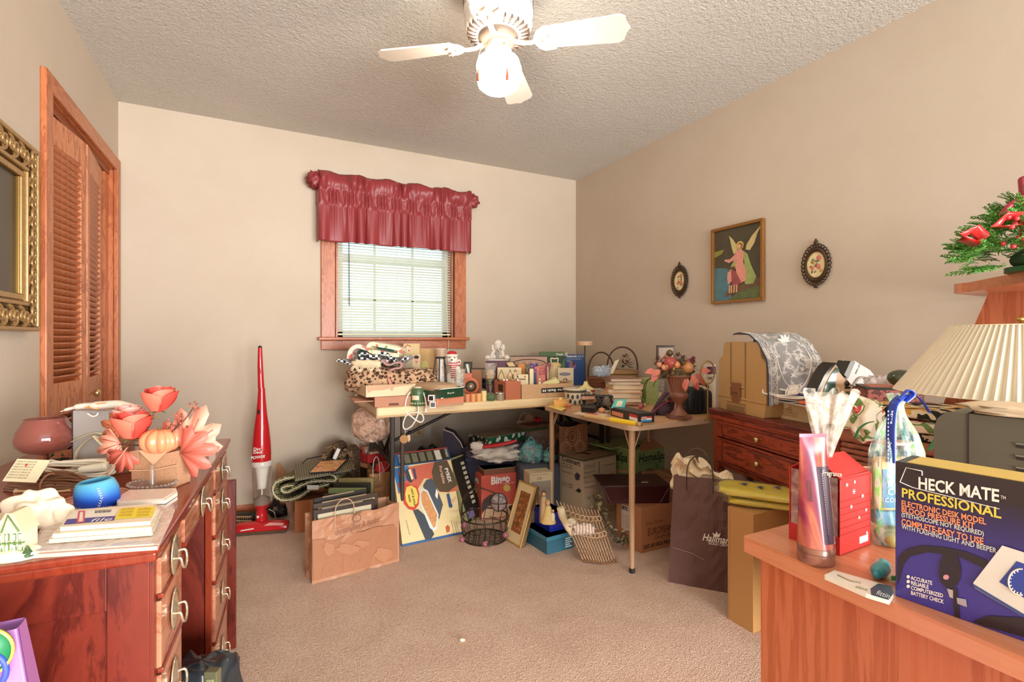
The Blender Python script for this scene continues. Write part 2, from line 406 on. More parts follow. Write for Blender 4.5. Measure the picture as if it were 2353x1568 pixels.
wp('sash', G().box((.012, .085, 0), (.055, .112, wh), VW).box((ww-.055, .085, 0), (ww-.012, .112, wh), VW).box((.012, .085, 0), (ww-.012, .112, .05), VW).box((.012, .08, wh*.575), (ww-.012, .118, wh*.575+.045), VW).box((.012, .085, wh-.05), (ww-.012, .112, wh), VW))
for fx in (.33, .66): wp('muntin', G().box((ww*fx-.008, .092, .05), (ww*fx+.008, .104, wh-.05), VW))
for fz in (.29, .8): wp('muntin', G().box((.05, .092, wh*fz-.008), (ww-.05, .104, wh*fz+.008), VW))
wp('pane', G().box((.05, .096, .05), (ww-.05, .099, wh-.05), GLASS('f4fcff', 0, 1.01)))
# lawn and trees outside, seen bright through the slats
g = G().box((-8, 5, -.6), (10, 30, -.5), M('6f8a4c', .9, v=.3, s=2)); struct('ground_outside', g)
# venetian blind
t = T('venetian_blind', 'cream metal venetian blind hanging in the window under the red valance', 'blind', 0, loc=(WX0+.015, YB+.028, WZ0+.012), rot=0)
bw = ww-.03; SL = M('ece6cf', .45, v=.03)
t.part('head_rail', t.m().box((0, -.014, wh-.05), (bw, .014, wh-.02), SL), bevel=.002)
t.part('bottom_rail', t.m().box((0, -.011, 0), (bw, .011, .013), M('e2d9b4', .5)), bevel=.003)
sm_ = t.m().xf((0, 0, 0), (R(27), 0, 0)).box((0, -.0135, -.0004), (bw, .0135, .0004), SL).nx()
me = mesh('slat', sm_); n = 44
for i in range(n):
    o = obj('slat', me, t.root()); o.location = (0, 0, .03+i*(wh-.09)/n)
for fx in (.11, .5, .88):
    g = t.m()
    for y_ in (-.012, .012): g.tube([(bw*fx, y_, .01), (bw*fx, y_, wh-.05)], .0007, M('f4efdf', .7), 4)
    t.part('ladder_cord', g)
t.part('tilt_wand', t.m().tube([(bw*.085, -.022, wh-.06), (bw*.09, -.022, .2)], .0035, M('4a4f55', .3), 6), 'thin grey tilt wand')
t.part('pull_cord', t.m().tube([(bw*.945, -.02, wh-.06), (bw*.95, -.024, .3), (bw*.955, -.05, .02), (bw*.957, -.062, -.03), (bw*.957, -.066, -.2)], .0016, M('f3ecd8', .6), 5).lathe([(.003, 0), (.006, -.03), (0, -.032)], M('f3ecd8', .5), (bw*.957, -.066, -.2)))
# valance
t = T('curtain_valance', 'gathered burgundy satin valance with a ruffled header over the window', 'valance', 0, loc=(.325, YB-.02, 1.735), rot=0)
VAL = M('8c3234', .45, v=.12, s=8)
VL, VH = 1.08, .445
def vf(u, v):
    x = u*VL; z = v*VH; e = min(u, 1-u)*VL
    k = x*62+2.2*sin(x*23)+2.0*noise.noise(Vector((x*9, 0, 3))); k2 = x*185+2*sin(x*61)
    ret = 0 if e < .012 else 1
    base = -.085*min(1, e/.012)
    if z < .245: f = z/.245; w_ = sin(k)*.017*(1-.7*f)+sin(k2)*.004*f
    elif z < .335: w_ = .0065*sin(k2+14*z)+.004*noise.noise(Vector((x*70, z*40, 0)))
    else: f = (z-.335)/(VH-.335); w_ = (.006+.020*f)*sin(k*.8+1)-.022*sin(pi*min(1, f))+.008*noise.noise(Vector((x*40, z*20, 5)))
    zt_ = (.010*sin(k*.8+1)+.008*sin(x*31)) if v > .9 else 0
    return (x+.010*cos(k)*(.8 if z < .245 else .3), base+w_*ret, z+zt_*(v-.9)*10)
g = t.m().grid(vf, 560, 34, VAL); 
for e in (0, 1):
    x_ = 0 if e == 0 else VL
    g.ball((x_+(-.012 if e == 0 else .008), -.05, VH-.055), (.045, .05, .045), VAL, 22, 14, 1, .5, 3, e)
t.part('gathered_cloth', g, solid=.002)
t.part('curtain_rod', t.m().box((.02, -.06, .30), (VL-.02, -.055, .325), M('e8e2d4', .4)))
# wall outlet
t = T('wall_outlet', 'beige duplex wall outlet behind the long folding table', 'outlet', 962, 990, X=None, Y=YB-.001, z=.395, rot=0)
OL = M('c3a276', .45); DK = M('3b2c20', .5)
t.part('cover_plate', t.m().box((-.037, -.006, 0), (.037, 0, .118), OL), bevel=.003)
for zz in (.03, .078):
    q = t.part('socket', t.m().xf((0, -.006, zz+.005), (R(90), 0, 0)).cyl((0, 0, 0), .0165, .003, M('b08f66', .4)).nx())
    t.part('slot', t.m().box((-.0075, -.0105, zz), (-.0055, -.0092, zz+.009), DK).box((.0055, -.0105, zz), (.0075, -.0092, zz+.009), DK).box((-.002, -.0105, zz-.009), (.002, -.0092, zz-.005), DK), parent=q)
# ---------------------------------------------------------------- ceiling fan
t = T('ceiling_fan', 'white four-blade ceiling fan with a lit schoolhouse glass globe', 'ceiling fan', 0, loc=(FAN[0], FAN[1], H), rot=0)
W = M('efe9df', .3, v=.02); BR = M('f0e8d8', .25, .1, v=.02); GR = M('6d5848', .6)
t.part('canopy', t.m().lathe([(.138, 0), (.14, -.012), (.128, -.03), (.124, -.05), (.13, -.06), (.13, -.125), (.124, -.14), (.1, -.15)], W, n=48))
g = t.m()
for i in range(60):
    a = 2*pi*i/60
    for zz, hh in ((-.085, .022),): g.xf((cos(a)*.1305, sin(a)*.1305, zz), (0, 0, a)).box((-.001, -.002, 0), (.0015, .002, hh), GR)
    for zz in (-.092, -.099, -.057-.0, -.106): g.xf((cos(a+.05)*.1305, sin(a+.05)*.1305, zz), (0, 0, a)).box((-.001, -.0013, 0), (.0012, .0013, .0026), GR)
g.nx(); q = t.part('vent_holes', g); q['kind'] = 'stuff'
t.part('motor_housing', t.m().lathe([(.124, -.14), (.128, -.16), (.124, -.175), (.112, -.19), (.09, -.2), (.05, -.2)], W, n=48))
g = t.m()
for i in range(28):
    a = 2*pi*i/28; g.xf((0, 0, 0), (0, 0, a)).box((.085, -.003, -.2), (.118, .003, -.186), GR)
g.nx(); q = t.part('cooling_slots', g); q['kind'] = 'stuff'
t.part('rotor', t.m().lathe([(.07, -.2), (.075, -.215), (.055, -.228), (.04, -.23)], M('8a7565', .5), n=32))
ZB = -.225
def blade_mesh():
    r0, r1 = .175, .475
    o = [(r0, -.048), (r0-.006, -.03), (r0-.006, .03), (r0, .048), (r1-.03, .062), (r1-.012, .05), (r1-.004, .02), (r1+.008, 0), (r1-.004, -.02), (r1-.012, -.05), (r1-.03, -.062)]
    return mesh('blade', G().xf((0, 0, 0), (R(-12), 0, 0)).prism(o, -.003, .003, M('e9dfcd', .35, v=.02), 'z').nx())
bm_ = blade_mesh()
def arm_mesh():
    g = G().tube([(.06, 0, 0), (.09, 0, -.012), (.125, 0, -.014), (.15, 0, -.004)], [.014, .011, .011, .014], BR, 8, flat=.5)
    g.xf((0, 0, 0), (R(-12), 0, 0)).prism([(.135, -.012), (.15, -.04), (.175, -.055), (.215, -.052), (.2, -.038), (.188, -.022), (.198, -.01), (.207, 0), (.198, .01), (.188, .022), (.2, .038), (.215, .052), (.175, .055), (.15, .04), (.135, .012)], -.009, -.003, BR, 'z').nx()
    for y_ in (-.03, .03): g.ball((.19, y_, -.012), .005, M('c9b79a', .3, .8), 8, 6)
    g.ball((.165, 0, -.012), .005, M('c9b79a', .3, .8), 8, 6)
    return mesh('blade_arm', g)
am = arm_mesh()
for a in (-38, 52, 142, 232):
    for me_ in (bm_, am):
        o = obj(me_.name.split('.')[0], me_, t.root(), bevel=(.0012 if me_ is bm_ else .001)); o.location = (0, 0, ZB); o.rotation_euler = (0, 0, R(a))
t.part('light_fitter', t.m().lathe([(.035, -.225), (.042, -.23), (.042, -.245), (.05, -.255), (.052, -.272), (.056, -.278), (.05, -.282)], W, n=32))
for i in range(3):
    a = 2*pi*i/3+.4; t.part('thumb_screw', t.m().xf((cos(a)*.052, sin(a)*.052, -.265), (0, R(90), a)).cyl((0, 0, 0), .005, .014, M('d9c48e', .3, .9), 8).nx())
gl = M('fff6ea', .3, em=30)
t.part('glass_globe', t.m().lathe([(.045, -.275), (.058, -.28), (.078, -.295), (.083, -.315), (.0795, -.335), (.08, -.35), (.0805, -.365), (.075, -.388), (.058, -.402), (.03, -.409), (0, -.41)], gl, n=40), 'glowing white glass globe')
for a, dz in ((-95, -.0), (-170, .012)):
    x_, y_ = cos(R(a))*.09, sin(R(a))*.09
    q = t.part('pull_chain', t.m().tube([(cos(R(a))*.05, sin(R(a))*.05, -.25), (x_*.9, y_*.9, -.28), (x_, y_, -.31), (x_, y_, -.36+dz)], .0012, M('d9c48e', .3, .8), 5))
    t.part('chain_fob', t.m().lathe([(.001, -.36+dz), (.004, -.38+dz), (.0065, -.40+dz), (.005, -.408+dz), (0, -.41+dz)], M('b4593a', .4), (x_, y_, 0), 12), 'small wooden fob', parent=q)
# ---------------------------------------------------------------- large furniture
ZT, ZC, ZD, ZS, ZR = .74, .71, .76, .76, .75      # heights: long table, card table, old desk, sewing cabinet, corner desk
# long folding table
t = T('folding_table', 'long folding banquet table with a pale yellow top along the back wall', 'table', 0, loc=(.545, 2.64, 0), rot=R(-.6))
TOPY = WOOD('e3c48f', 'efd7a6', .35, (1, 14, 14), .3, s=3, dark='e8cd9c')
t.part('tabletop', t.m().box((0, 0, ZT-.052), (1.80, .76, ZT), TOPY), bevel=.012, seg=3)
t.part('edge_band', t.m().box((-.003, -.003, ZT-.054), (1.803, .763, ZT-.042), M('c9a679', .5)), bevel=.004)
DB = M('2e2620', .4, .4)
for x0, sg in ((.10, 1), (1.5, 1)):
    for y0 in (.08, .68):
        t.part('leg', t.m().box((x0-.012, y0-.012, 0), (x0+.012, y0+.012, ZT-.055), DB).box((x0+.045, y0-.01, .08), (x0+.065, y0+.01, ZT-.055), M('4b3c30', .4, .4)), bevel=.004)
    t.part('leg_crossbar', t.m().box((x0-.01, .08, .42), (x0+.01, .68, .44), DB).box((x0-.01, .08, .12), (x0+.01, .68, .14), DB).tube([(x0, .09, .60), (x0+.02, .38, .43), (x0, .67, .60)], .009, DB, 6), bevel=.002)
t.part('folding_brace', t.m().tube([(.14, .38, .47), (.26, .37, .52), (.64, .34, .685)], .009, DB, 8).tube([(.14, .38, .47), (.1, .2, .42)], .009, DB, 8).ball((.27, .37, .525), .014, M('1e1a17', .4), 8, 6))
t.part('folding_brace', t.m().tube([(1.5, .38, .47), (1.28, .2, .60), (.95, .2, .685)], .011, M('23302c', .4, .4), 8))
# card table
t = T('card_table', 'square tan card table with rounded corners and tapered metal legs', 'table', 0, loc=(1.52, 1.785, 0), rot=0)
def rr(x0, y0, x1, y1, r, n=6):
    o = []
    for cx_, cy_, a0 in ((x1-r, y0+r, -90), (x1-r, y1-r, 0), (x0+r, y1-r, 90), (x0+r, y0+r, 180)):
        for i in range(n+1): a = R(a0+90*i/n); o.append((cx_+r*cos(a), cy_+r*sin(a)))
    return o
TAN = M('c3a07c', .4, .15, v=.05)
t.part('tabletop', t.m().prism(rr(.012, .012, .838, .808, .05), ZC-.012, ZC, M('c79a6c', .6, v=.1, s=40), 'z'), bevel=.003)
t.part('rim', t.m().prism(rr(0, 0, .85, .82, .06), ZC-.034, ZC-.010, M('cbb092', .4, .2), 'z'), bevel=.008, seg=3)
for x_, y_ in ((.045, .05), (.045, .77), (.80, .05), (.80, .77)):
    sx_ = 1 if x_ < .4 else -1; sy_ = 1 if y_ < .4 else -1
    lg = t.part('leg', t.m().tube([(x_, y_, ZC-.03), (x_, y_, .3), (x_, y_, .02)], [.0155, .0145, .011], TAN, 12))
    t.part('brace', t.m().tube([(x_, y_, .55), (x_+.055*sx_, y_, ZC-.03)], .005, TAN, 6, flat=.4).tube([(x_, y_, .55), (x_, y_+.06*sy_, ZC-.03)], .005, TAN, 6, flat=.4), parent=lg)
    t.part('rubber_foot', t.m().cyl((x_, y_, 0), .0135, .022, M('2a211c', .7), 12), parent=lg)
# sewing cabinet
CH1 = WOOD('7a2f1c', 'a34a2c', .32, (14, 2.2, 2.2), .8, s=3, dark='6a2616')
CH1H = WOOD('7a2f1c', 'a24528', .32, (2, 12, 12), .8, s=3, dark='662414')
CHD = WOOD('5a2014', '7a3222', .35, (2, 12, 12), .8, s=3, dark='4a180e')
t = FB('sewing_cabinet', 'dark cherry sewing cabinet on legs with two brass-knobbed drawers', 'cabinet', (1627, 937), (1880, 993), ZS)
t.p.z = 0; LEN = .76; t.rot = t.rot; DP = .37
t.part('top', t.m().box((-.0, 0, ZS-.028), (LEN, DP, ZS), CHD).box((.004, .004, ZS-.05), (LEN-.004, DP-.004, ZS-.026), CH1H), bevel=.004)
t.part('side_panel', t.m().box((.02, .016, .5), (.055, DP-.01, ZS-.05), CH1), bevel=.002)
t.part('side_panel', t.m().box((LEN-.055, .016, .5), (LEN-.02, DP-.01, ZS-.05), CH1), bevel=.002)
t.part('back_panel', t.m().box((.055, DP-.03, .5), (LEN-.055, DP-.012, ZS-.05), CHD))
t.part('bottom_rail', t.m().box((.055, .02, .485), (LEN-.055, DP-.03, .505), CH1H), bevel=.002)
for x_ in (.022, LEN-.057):
    for y_ in (.018, DP-.045): t.part('leg', t.m().prism([(x_, y_), (x_+.035, y_), (x_+.035, y_+.035), (x_, y_+.035)], 0, .5, CH1, 'z'), bevel=.002)
for z0, z1, kx in ((.632, .708, .36), (.508, .625, .36)):
    q = t.part('drawer', t.m().box((.062, .008, z0), (LEN-.062, DP-.05, z1), CH1H).box((.105, .0055, z0+.014), (LEN-.105, .009, z1-.014), CH1H), bevel=.0015)
    t.part('drawer_moulding', t.m().box((.1, .0045, z0+.010), (LEN-.1, .0085, z0+.0125), CHD).box((.1, .0045, z1-.0125), (LEN-.1, .0085, z1-.010), CHD).box((.1, .0045, z0+.010), (.1025, .0085, z1-.010), CHD).box((LEN-.1025, .0045, z0+.010), (LEN-.1, .0085, z1-.010), CHD), parent=q)
    t.part('knob', t.m().xf((kx, .006, (z0+z1)/2), (R(90), 0, 0)).lathe([(.005, 0), (.005, .01), (.012, .016), (.0135, .022), (.010, .028), (.004, .03), (0, .031)], M('cdb27c', .22, .9), n=16).nx(), parent=q)
SEW = t
# old desk on the left
DK1 = WOOD('762a1a', '843420', .16, (2.2, 12, 2.2), .5, s=2.2, dark='7a2a18'); DKS = WOOD('5c1c12', '722819', .3, (3, 3, .8), 1.4, s=2.2, dark='4e160d')
DKF = WOOD('a8664a', 'bf7d5e', .2, (1.2, 6, 6), .8, s=3, dark='9a5a40')  # drawer fronts: peach reflection put into the wood colour
t = T('pedestal_desk', 'glossy dark cherry pedestal desk with brass bail pulls along the left wall', 'desk', 0, loc=(-.146, .995, 0), rot=R(86.6))
LD = .972
t.part('desktop', t.m().box((0, 0, ZD-.014), (LD, .525, ZD), DK1).box((.006, .006, ZD-.03), (LD-.006, .52, ZD-.012), DK1), bevel=.005, seg=3)
t.part('side_panel', t.m().box((.012, .018, .03), (.03, .075, ZD-.03), DKS).box((.012, .075, ZD-.10), (.03, .45, ZD-.03), DKS).box((.012, .45, .03), (.03, .51, ZD-.03), DKS).box((.02, .075, .06), (.028, .45, ZD-.10), DKS).box((.012, .075, .03), (.03, .45, .08), DKS), bevel=.0015)
t.part('side_panel', t.m().box((LD-.045, .018, .03), (LD-.027, .51, ZD-.03), DKS))
t.part('inner_panel', t.m().box((.205, .03, .03), (.222, .51, ZD-.03), DKS)); t.part('inner_panel', t.m().box((.635, .03, .03), (.652, .51, ZD-.03), DKS))
t.part('back_panel', t.m().box((.03, .495, .05), (LD-.03, .51, ZD-.03), DKS).box((.40, .49, .05), (.404, .496, ZD-.1), M('1e0804', .6)))
t.part('base_rail', t.m().box((.012, .012, 0), (.222, .51, .045), DKS), bevel=.004); t.part('base_rail', t.m().box((.635, .012, 0), (LD-.027, .51, .045), DKS), bevel=.004)
def pull(q, x_, z_):
    PB = M('d9cdb0', .2, .85)
    h = t.part('bail_pull', t.m().xf((x_, .004, z_), (R(90), 0, 0)).lathe([(.012, 0), (.029, .001), (.03, .003), (.022, .004), (.014, .006), (.006, .008), (0, .009)], PB, n=20, sq=1.25).nx()
      .tube(smooth_path([(x_-.02, 0, z_), (x_-.021, -.011, z_-.001), (x_-.019, -.014, z_-.016), (x_, -.015, z_-.025), (x_+.019, -.014, z_-.016), (x_+.021, -.011, z_-.001), (x_+.02, 0, z_)], 4), .0024, PB, 8), parent=q)
def drw(x0, x1, z0, z1):
    q = t.part('drawer', t.m().box((x0, .006, z0), (x1, .03, z1), DKF).box((x0-.004, .002, z0-.004), (x1+.004, .012, z0+.004), DK1), bevel=.002); pull(q, (x0+x1)/2, (z0+z1)/2+.004)
for z0, z1 in ((.662, .726), (.535, .652), (.405, .525), (.23, .395), (.06, .22)): drw(.035, .2, z0, z1); drw(.66, LD-.05, z0, z1)
drw(.232, .625, .675, .726)
t.part('face_frame', t.m().box((.014, .012, .04), (.032, .028, ZD-.03), DKS).box((.203, .012, .04), (.224, .028, ZD-.03), DK1).box((.633, .012, .04), (.656, .028, ZD-.03), DK1).box((LD-.045, .012, .04), (LD-.027, .028, ZD-.03), DKS).box((.224, .012, .655), (.633, .028, .672), DK1), bevel=.0015)
DESK = t
t = T('wooden_board', 'thin dark red wooden board standing just beyond the far end of the old desk', 'board', 0, loc=(-.075, 2.02, 0), rot=R(88))
t.solo(t.m().box((0, 0, 0), (.02, .5, .60), DKS), bevel=.003)
# corner desk with hutch, right foreground
LM = WOOD('bb6238', 'c4704a', .34, (9, 9, .5), .5, s=3.2, dark='ae5a34'); LMT = WOOD('c97c54', 'd48c66', .28, (9, .5, 9), .5, s=3.2, dark='c87b52')
t = T('corner_desk', 'cherry laminate corner desk with a rounded hutch shelf, right foreground', 'desk', 0, loc=(.767, .603, 0), rot=0)
X0, Y0 = .767, .603
top = [(0, 0)] + [(.0-.018*sin(pi*i/8), -.7*i/8) for i in range(1, 8)] + [(0, -.75), (1.6, -.75), (1.6, .25), (1.13, .25), (1.13, 0)]
t.part('desktop', t.m().prism(top[::-1], ZR-.027, ZR, LMT, 'z'), bevel=.003)
t.part('end_panel', t.m().box((.02, -.72, 0), (.04, -.02, ZR-.027), LM))
t.part('back_panel', t.m().box((.04, -.055, .25), (1.13, -.037, ZR-.027), LM))
t.part('end_panel', t.m().box((1.13, -.02, 0), (1.15, .23, ZR-.027), LM))
t.part('end_panel', t.m().box((1.15, .21, 0), (1.6, .23, ZR-.027), LM))
pan = [(-.25, ZR), (.247, ZR), (.125, 1.145), (.092, 1.24), (-.25, 1.24)]
t.part('hutch_side', t.m().prism(pan, 1.213, 1.232, LM, 'x'))
sh = [(1.6, .15), (1.26, .15)]+[(1.165+.0+.05*cos(R(a))-.01, .10+.05*sin(R(a))) for a in range(100, 200, 20)]+[(.918, -.079), (.85, -.2), (.83, -.4), (.83, -.6), (1.6, -.6)]
t.part('hutch_shelf', t.m().prism(sh, 1.24, 1.268, LMT, 'z'), bevel=.003)
t.part('hutch_back', t.m().box((1.585, -.6, ZR), (1.6, .12, 1.24), LM))
CD = t
# ---------------------------------------------------------------- helpers for boxes, bags, sheets
def BOX(name, label, cat, B, C, top, z=0.0, A=None, d=None, mat=None, lean=0, bevel=.0015, lid=None, part='box_body', group=None, hh=None):
    t = FB(name, label, cat, B, C, z, group, lean)
    t.dp = d if d else (pt(A[0], A[1], z)[0]-pt(B[0], B[1], z)[0]).length
    t.hh = hh or t.h(top)
    if mat: t.body = t.part(part, t.m().box((0, 0, 0), (t.w, t.dp, t.hh), mat), bevel=bevel)
    if lid: t.part('lid', t.m().box((-.003, -.003, t.hh-lid[0]), (t.w+.003, t.dp+.003, t.hh+.002), lid[1]), bevel=.0015)
    return t
def slab(name, label, cat, pts, z, th, mat, group=None, bevel=0, part=None, dz=None):
    """flat thing lying level at height z; outline where its edge shows in the photograph"""
    P = [pt(a, b, z+th)[0] for a, b in pts]; o = P[0].copy(); o.z = z
    t = T(name, label, cat, 0, loc=o, rot=0, group=group); L = [(p.x-o.x, p.y-o.y) for p in P]
    ar = sum(L[i][0]*L[(i+1) % len(L)][1]-L[(i+1) % len(L)][0]*L[i][1] for i in range(len(L)))
    if ar < 0: L = L[::-1]
    t.pl = L; t.th = th
    t.part(part or 'sheet', t.m().prism(L, 0, th, mat, 'z'), bevel=bevel); return t
def inset(P, k):
    cx_ = sum(p[0] for p in P)/len(P); cy_ = sum(p[1] for p in P)/len(P); return [(cx_+(x-cx_)*k, cy_+(y-cy_)*k) for x, y in P]
def flats(t, name, items, face='F', label=None, y=0, lay=0):
    """printed patches on a face: items (material, [pixels])"""
    g = t.m()
    for i, (mt, pts) in enumerate(items): t.ps(pts, mt, g, y, .0010+.0003*(i+lay), face)
    return t.part(name, g, label)
def bag(t, w_, d, h, mo, mi, amp=.006, seed=0, taper=0, wave=.01, mid=None):
    """open paper bag: outer skin, inner skin, creased"""
    g = t.m(); N, K = 26, 12
    per = 2*(w_+d); S0 = [(0, 0), (w_, 0), (w_, d), (0, d)]
    def ring(s_, v, ins):
        a = (s_ % 1)*4; k = int(a) % 4; f = a-int(a); p, q = S0[k], S0[(k+1) % 4]
        x = p[0]+(q[0]-p[0])*f; y = p[1]+(q[1]-p[1])*f; cx_, cy_ = w_/2, d/2
        tp = 1-taper*v; x = cx_+(x-cx_)*(tp)*(1-ins); y = cy_+(y-cy_)*(1-ins*5)
        e = min(f, 1-f)*4; e = min(1, e)
        n_ = amp*noise.noise(Vector((x*14+seed, y*14, v*h*14)))*e+amp*.5*noise.noise(Vector((x*40+seed, y*40, v*h*40)))*e
        if k in (0, 2): y += n_*(1+v)
        else: x += n_; x += (.18*d*v*e)*(1 if k == 3 else -1)
        z = v*h + (wave*noise.noise(Vector((x*9+seed, y*9, 4))) if v > .9 else 0)
        return (x, y, z)
    g.grid(lambda u, v: ring(u, v, 0), 64, 14, mo, smooth=False)
    t.part('bag_body', g)
    t.part('bag_inside', t.m().grid(lambda u, v: ring(u, v, .012), 64, 6, mi, smooth=False).quad((.002, .002, .002), (w_-.002, .002, .002), (w_-.002, d-.002, .002), (.002, d-.002, .002), mi))
def handle(t, x0, x1, y, z0, hgt, r, mat, lean=0, name='handle'):
    pts = []
    for i in range(17):
        a = pi*i/16; pts.append(((x0+x1)/2-(x1-x0)/2*cos(a), y+lean*sin(a), z0+hgt*sin(a)**.7))
    pts = [(x0, y, z0-.05)]+pts+[(x1, y, z0-.05)]
    return t.part(name, t.m().tube(pts, r, mat, 6))
def cloth(c, r, amp, fr, mat, seed=0, n=40, nz=20, pw=.7, g=None):
    g = g or G(); return g.ball(c, r, mat, n, nz, pw, amp, fr, seed)
def fol(g, path, th, d0, d1, mat):
    """folded thick cloth: ribbon path in x,z given thickness, running from y d0 to d1"""
    n = len(path); L = []; Rr = []
    for i, p in enumerate(path):
        a = path[max(0, i-1)]; b = path[min(n-1, i+1)]; dx, dz = b[0]-a[0], b[1]-a[1]; l = math.hypot(dx, dz) or 1
        L.append((p[0]-dz/l*th/2, p[1]+dx/l*th/2)); Rr.append((p[0]+dz/l*th/2, p[1]-dx/l*th/2))
    o = L+Rr[::-1]; m_ = len(o)
    vs = [(x, d0, z) for x, z in o]+[(x, d1, z) for x, z in o]
    g.add(vs, [(i, (i+1) % m_, (i+1) % m_+m_, i+m_) for i in range(m_)], mat, True)
    for k in (0, m_):
        g.add(vs, [(k+i, k+i+1, k+m_-2-i, k+m_-1-i) for i in range(n-1)], mat)
    return g
def tangle(g, c, rx, ry, rz, r, mat, loops=6, seed=0, n=90):
    """coiled cord"""
    rn = random.Random(seed); ph = [rn.random()*6 for _ in range(6)]; P = []
    for i in range(n*loops//4):
        a = i/(n/4)*pi; k = 1-.28*rn.random()*0-.22*sin(a*.37+ph[0])
        P.append((c[0]+rx*k*cos(a+.35*sin(a*.31+ph[1])), c[1]+ry*k*sin(a), c[2]+rz*(.5+.5*sin(a*.73+ph[2]))))
    return g.tube(P, r, mat, 6)
WH = M('f2ece0', .5); WHP = M('f4efe6', .6); BK = M('1d1b1b', .5); BKG = M('171618', .3); CRM = M('ecdcb8', .6)
KRAFT = M('bd8a62', .8, v=.1, s=12, bump=.1); KRAFT2 = M('c99a72', .8, v=.1, s=10); CART = M('c39066', .8, v=.08, s=14); CARTD = M('a8714a', .8)
GOLD = M('c9a256', .32, .8, v=.2, s=60); RED = M('b9262a', .4)
# ---------------------------------------------------------------- floor, left: vacuum and bags
t = T('stick_vacuum', 'red upright stick vacuum with a clear dust cup against the back wall', 'vacuum', 600, 1222)
VR = M('c01f24', .22, coat=.4, v=.03); VB = M('2c2420', .4)
X = t.x; Z = t.z
hr = R(10)
g = t.g().xf((2, 0, 0), (0, 0, R(12)))
prof = [(-14, 3), (14, 3), (20, 10), (18, 17), (6, 24), (-8, 26), (-18, 18), (-20, 8)]
def hd(u, v):
    a = prof[int(round(v*8)) % 8]; k = 1-.12*abs(2*u-1)**6
    return ((u-.5)*112, a[0]*k, a[1]*k*(1-.06*abs(2*u-1)**4))
g.grid(hd, 20, 8, VR); g.poly([(-56, p[0]*.88, p[1]*.83) for p in prof], VR).poly([(56, p[0]*.88, p[1]*.83) for p in prof[::-1]], VR).nx()
t.part('floor_head', g)
t.part('brush_guard', t.g().xf((2, 0, 0), (0, 0, R(12))).box((-55, -21, 1), (55, 18, 7), M('57412d', .45)).nx(), bevel=.004)
g = t.g().xf((2, 0, 0), (0, 0, R(12)))
g.poly([(8, -17.8, 19), (28, -19.2, 19), (48, -17.6, 17), (50, -13, 21), (20, -13, 24)], M('e8a79c', .3)).poly([(-40, -20.8, 11.5), (-12, -20.8, 14), (-12, -19.8, 16), (-38, -20, 13.5)], WH).nx(); t.part('decal', g)
t.part('swivel_neck', t.g().lathe([(10, 12), (13, 26), (12, 40), (10, 50), (15, 56), (17, 62)], VR, (-2, 6, 0), 20).ball((-4, -7, 36), 3, WH, 8, 6))
cupo = [(17, 62), (18.5, 80), (20.5, 120), (20.5, 158)]
t.part('dust_cup', t.g().lathe(cupo, GLASS('f3e9e2', .05, 1.15, 1, .45), (-1, 6, 0), 28, caps=False), 'clear plastic dust cup')
t.part('filter', t.g().lathe([(0, 98), (10, 98), (9, 104), (11, 122), (14, 142), (15, 150), (0, 151)], M('eae2d4', .6), (-1, 6, 0), 20).cyl((-1, 6, 64), 1.5, 34, WH, 8).lathe([(17, 62), (17, 74), (0, 84)], M('8d7a6c', .9), (-1, 6, 0), 16))
t.part('rim_band', t.g().lathe([(20.8, 150), (21.4, 152), (21.4, 160), (20, 162)], M('d9cdc2', .3), (-1, 6, 0), 28))
t.part('motor_body', t.g().lathe([(20, 160), (20.5, 180), (19.5, 205), (16, 240), (12, 268), (9, 300), (7, 330)], VR, (-2, 6, 0), 28))
t.part('handle_pole', t.g().tube([(-3, 6, 328), (-5, 6, 380), (-6, 7, 422)], [7, 6, 4.5], VR, 14).ball((-6, 7, 423), 4.6, VB, 10, 6))
g = t.g(); g.disc(-4, 366, 3.4, .3, VB, 12); g.disc(-3, 274, 3, -5.6, VB, 8); t.part('button', g)
g = t.g(); g.text('Dirt', 7, (-9, -17, 190), (1, 0, 0), (0, .1, 1), WH, bold=.03); g.text('Devil', 7, (-9, -17.4, 183), (1, 0, 0), (0, .1, 1), WH, bold=.03); g.text('POWER', 7, (-15, -18.4, 170), (1, 0, .12), (0, 0, 1), WH, bold=.03, shear=.3); t.part('lettering', g)
# gadgets around it
t = T('heating_pad_control', 'off-white appliance with a black-ringed dial behind the vacuum head', 'appliance', 552, 1182)
t.part('casing', t.g().prism([(-24, 4), (28, 12), (30, 30), (10, 44), (-10, 40), (-18, 30)], 0, 22, M('d3c5b4', .5), 'y'), bevel=.004)
t.part('dial', t.g().xf((11, -1, 27), (R(78), 0, 0)).lathe([(13, 0), (13, 3), (10, 5), (9, 2), (0, 1)], BKG, n=20).lathe([(14.5, -1), (14.5, 2), (13, 3)], WH, n=20).nx())
t.part('power_cord', t.g().tube(smooth_path([(-24, 6, 30), (-5, 6, 44), (18, 6, 60), (34, 4, 66)], 4), .8, BK, 5).tube(smooth_path([(2, 4, 50), (20, 4, 54), (30, 4, 46), (34, 4, 38)], 4), .9, BK, 5))
t = T('woven_bag', 'black and tan braided bag lying flat under the appliance by the back wall', 'bag', 556, 1208)
g = t.g(); g.ball((0, 14, 12), (32, 16, 12), BK, 20, 10, .6); t.part('bag_body', g)
g = t.g()
for r_ in range(2):
    for i in range(11): g.tube([(-28+i*4.6, -2.5, 8+r_*9), (-26+i*4.6, -4, 12+r_*9), (-22+i*4.6, -3, 13+r_*9)], 1.5, M('c9a274', .7) if r_ else CRM, 5)
q = t.part('braiding', g); q['kind'] = 'stuff'
t = T('black_tool_bag', 'crumpled black straps and buckles on the floor right of the vacuum', 'bag', 632, 1192)
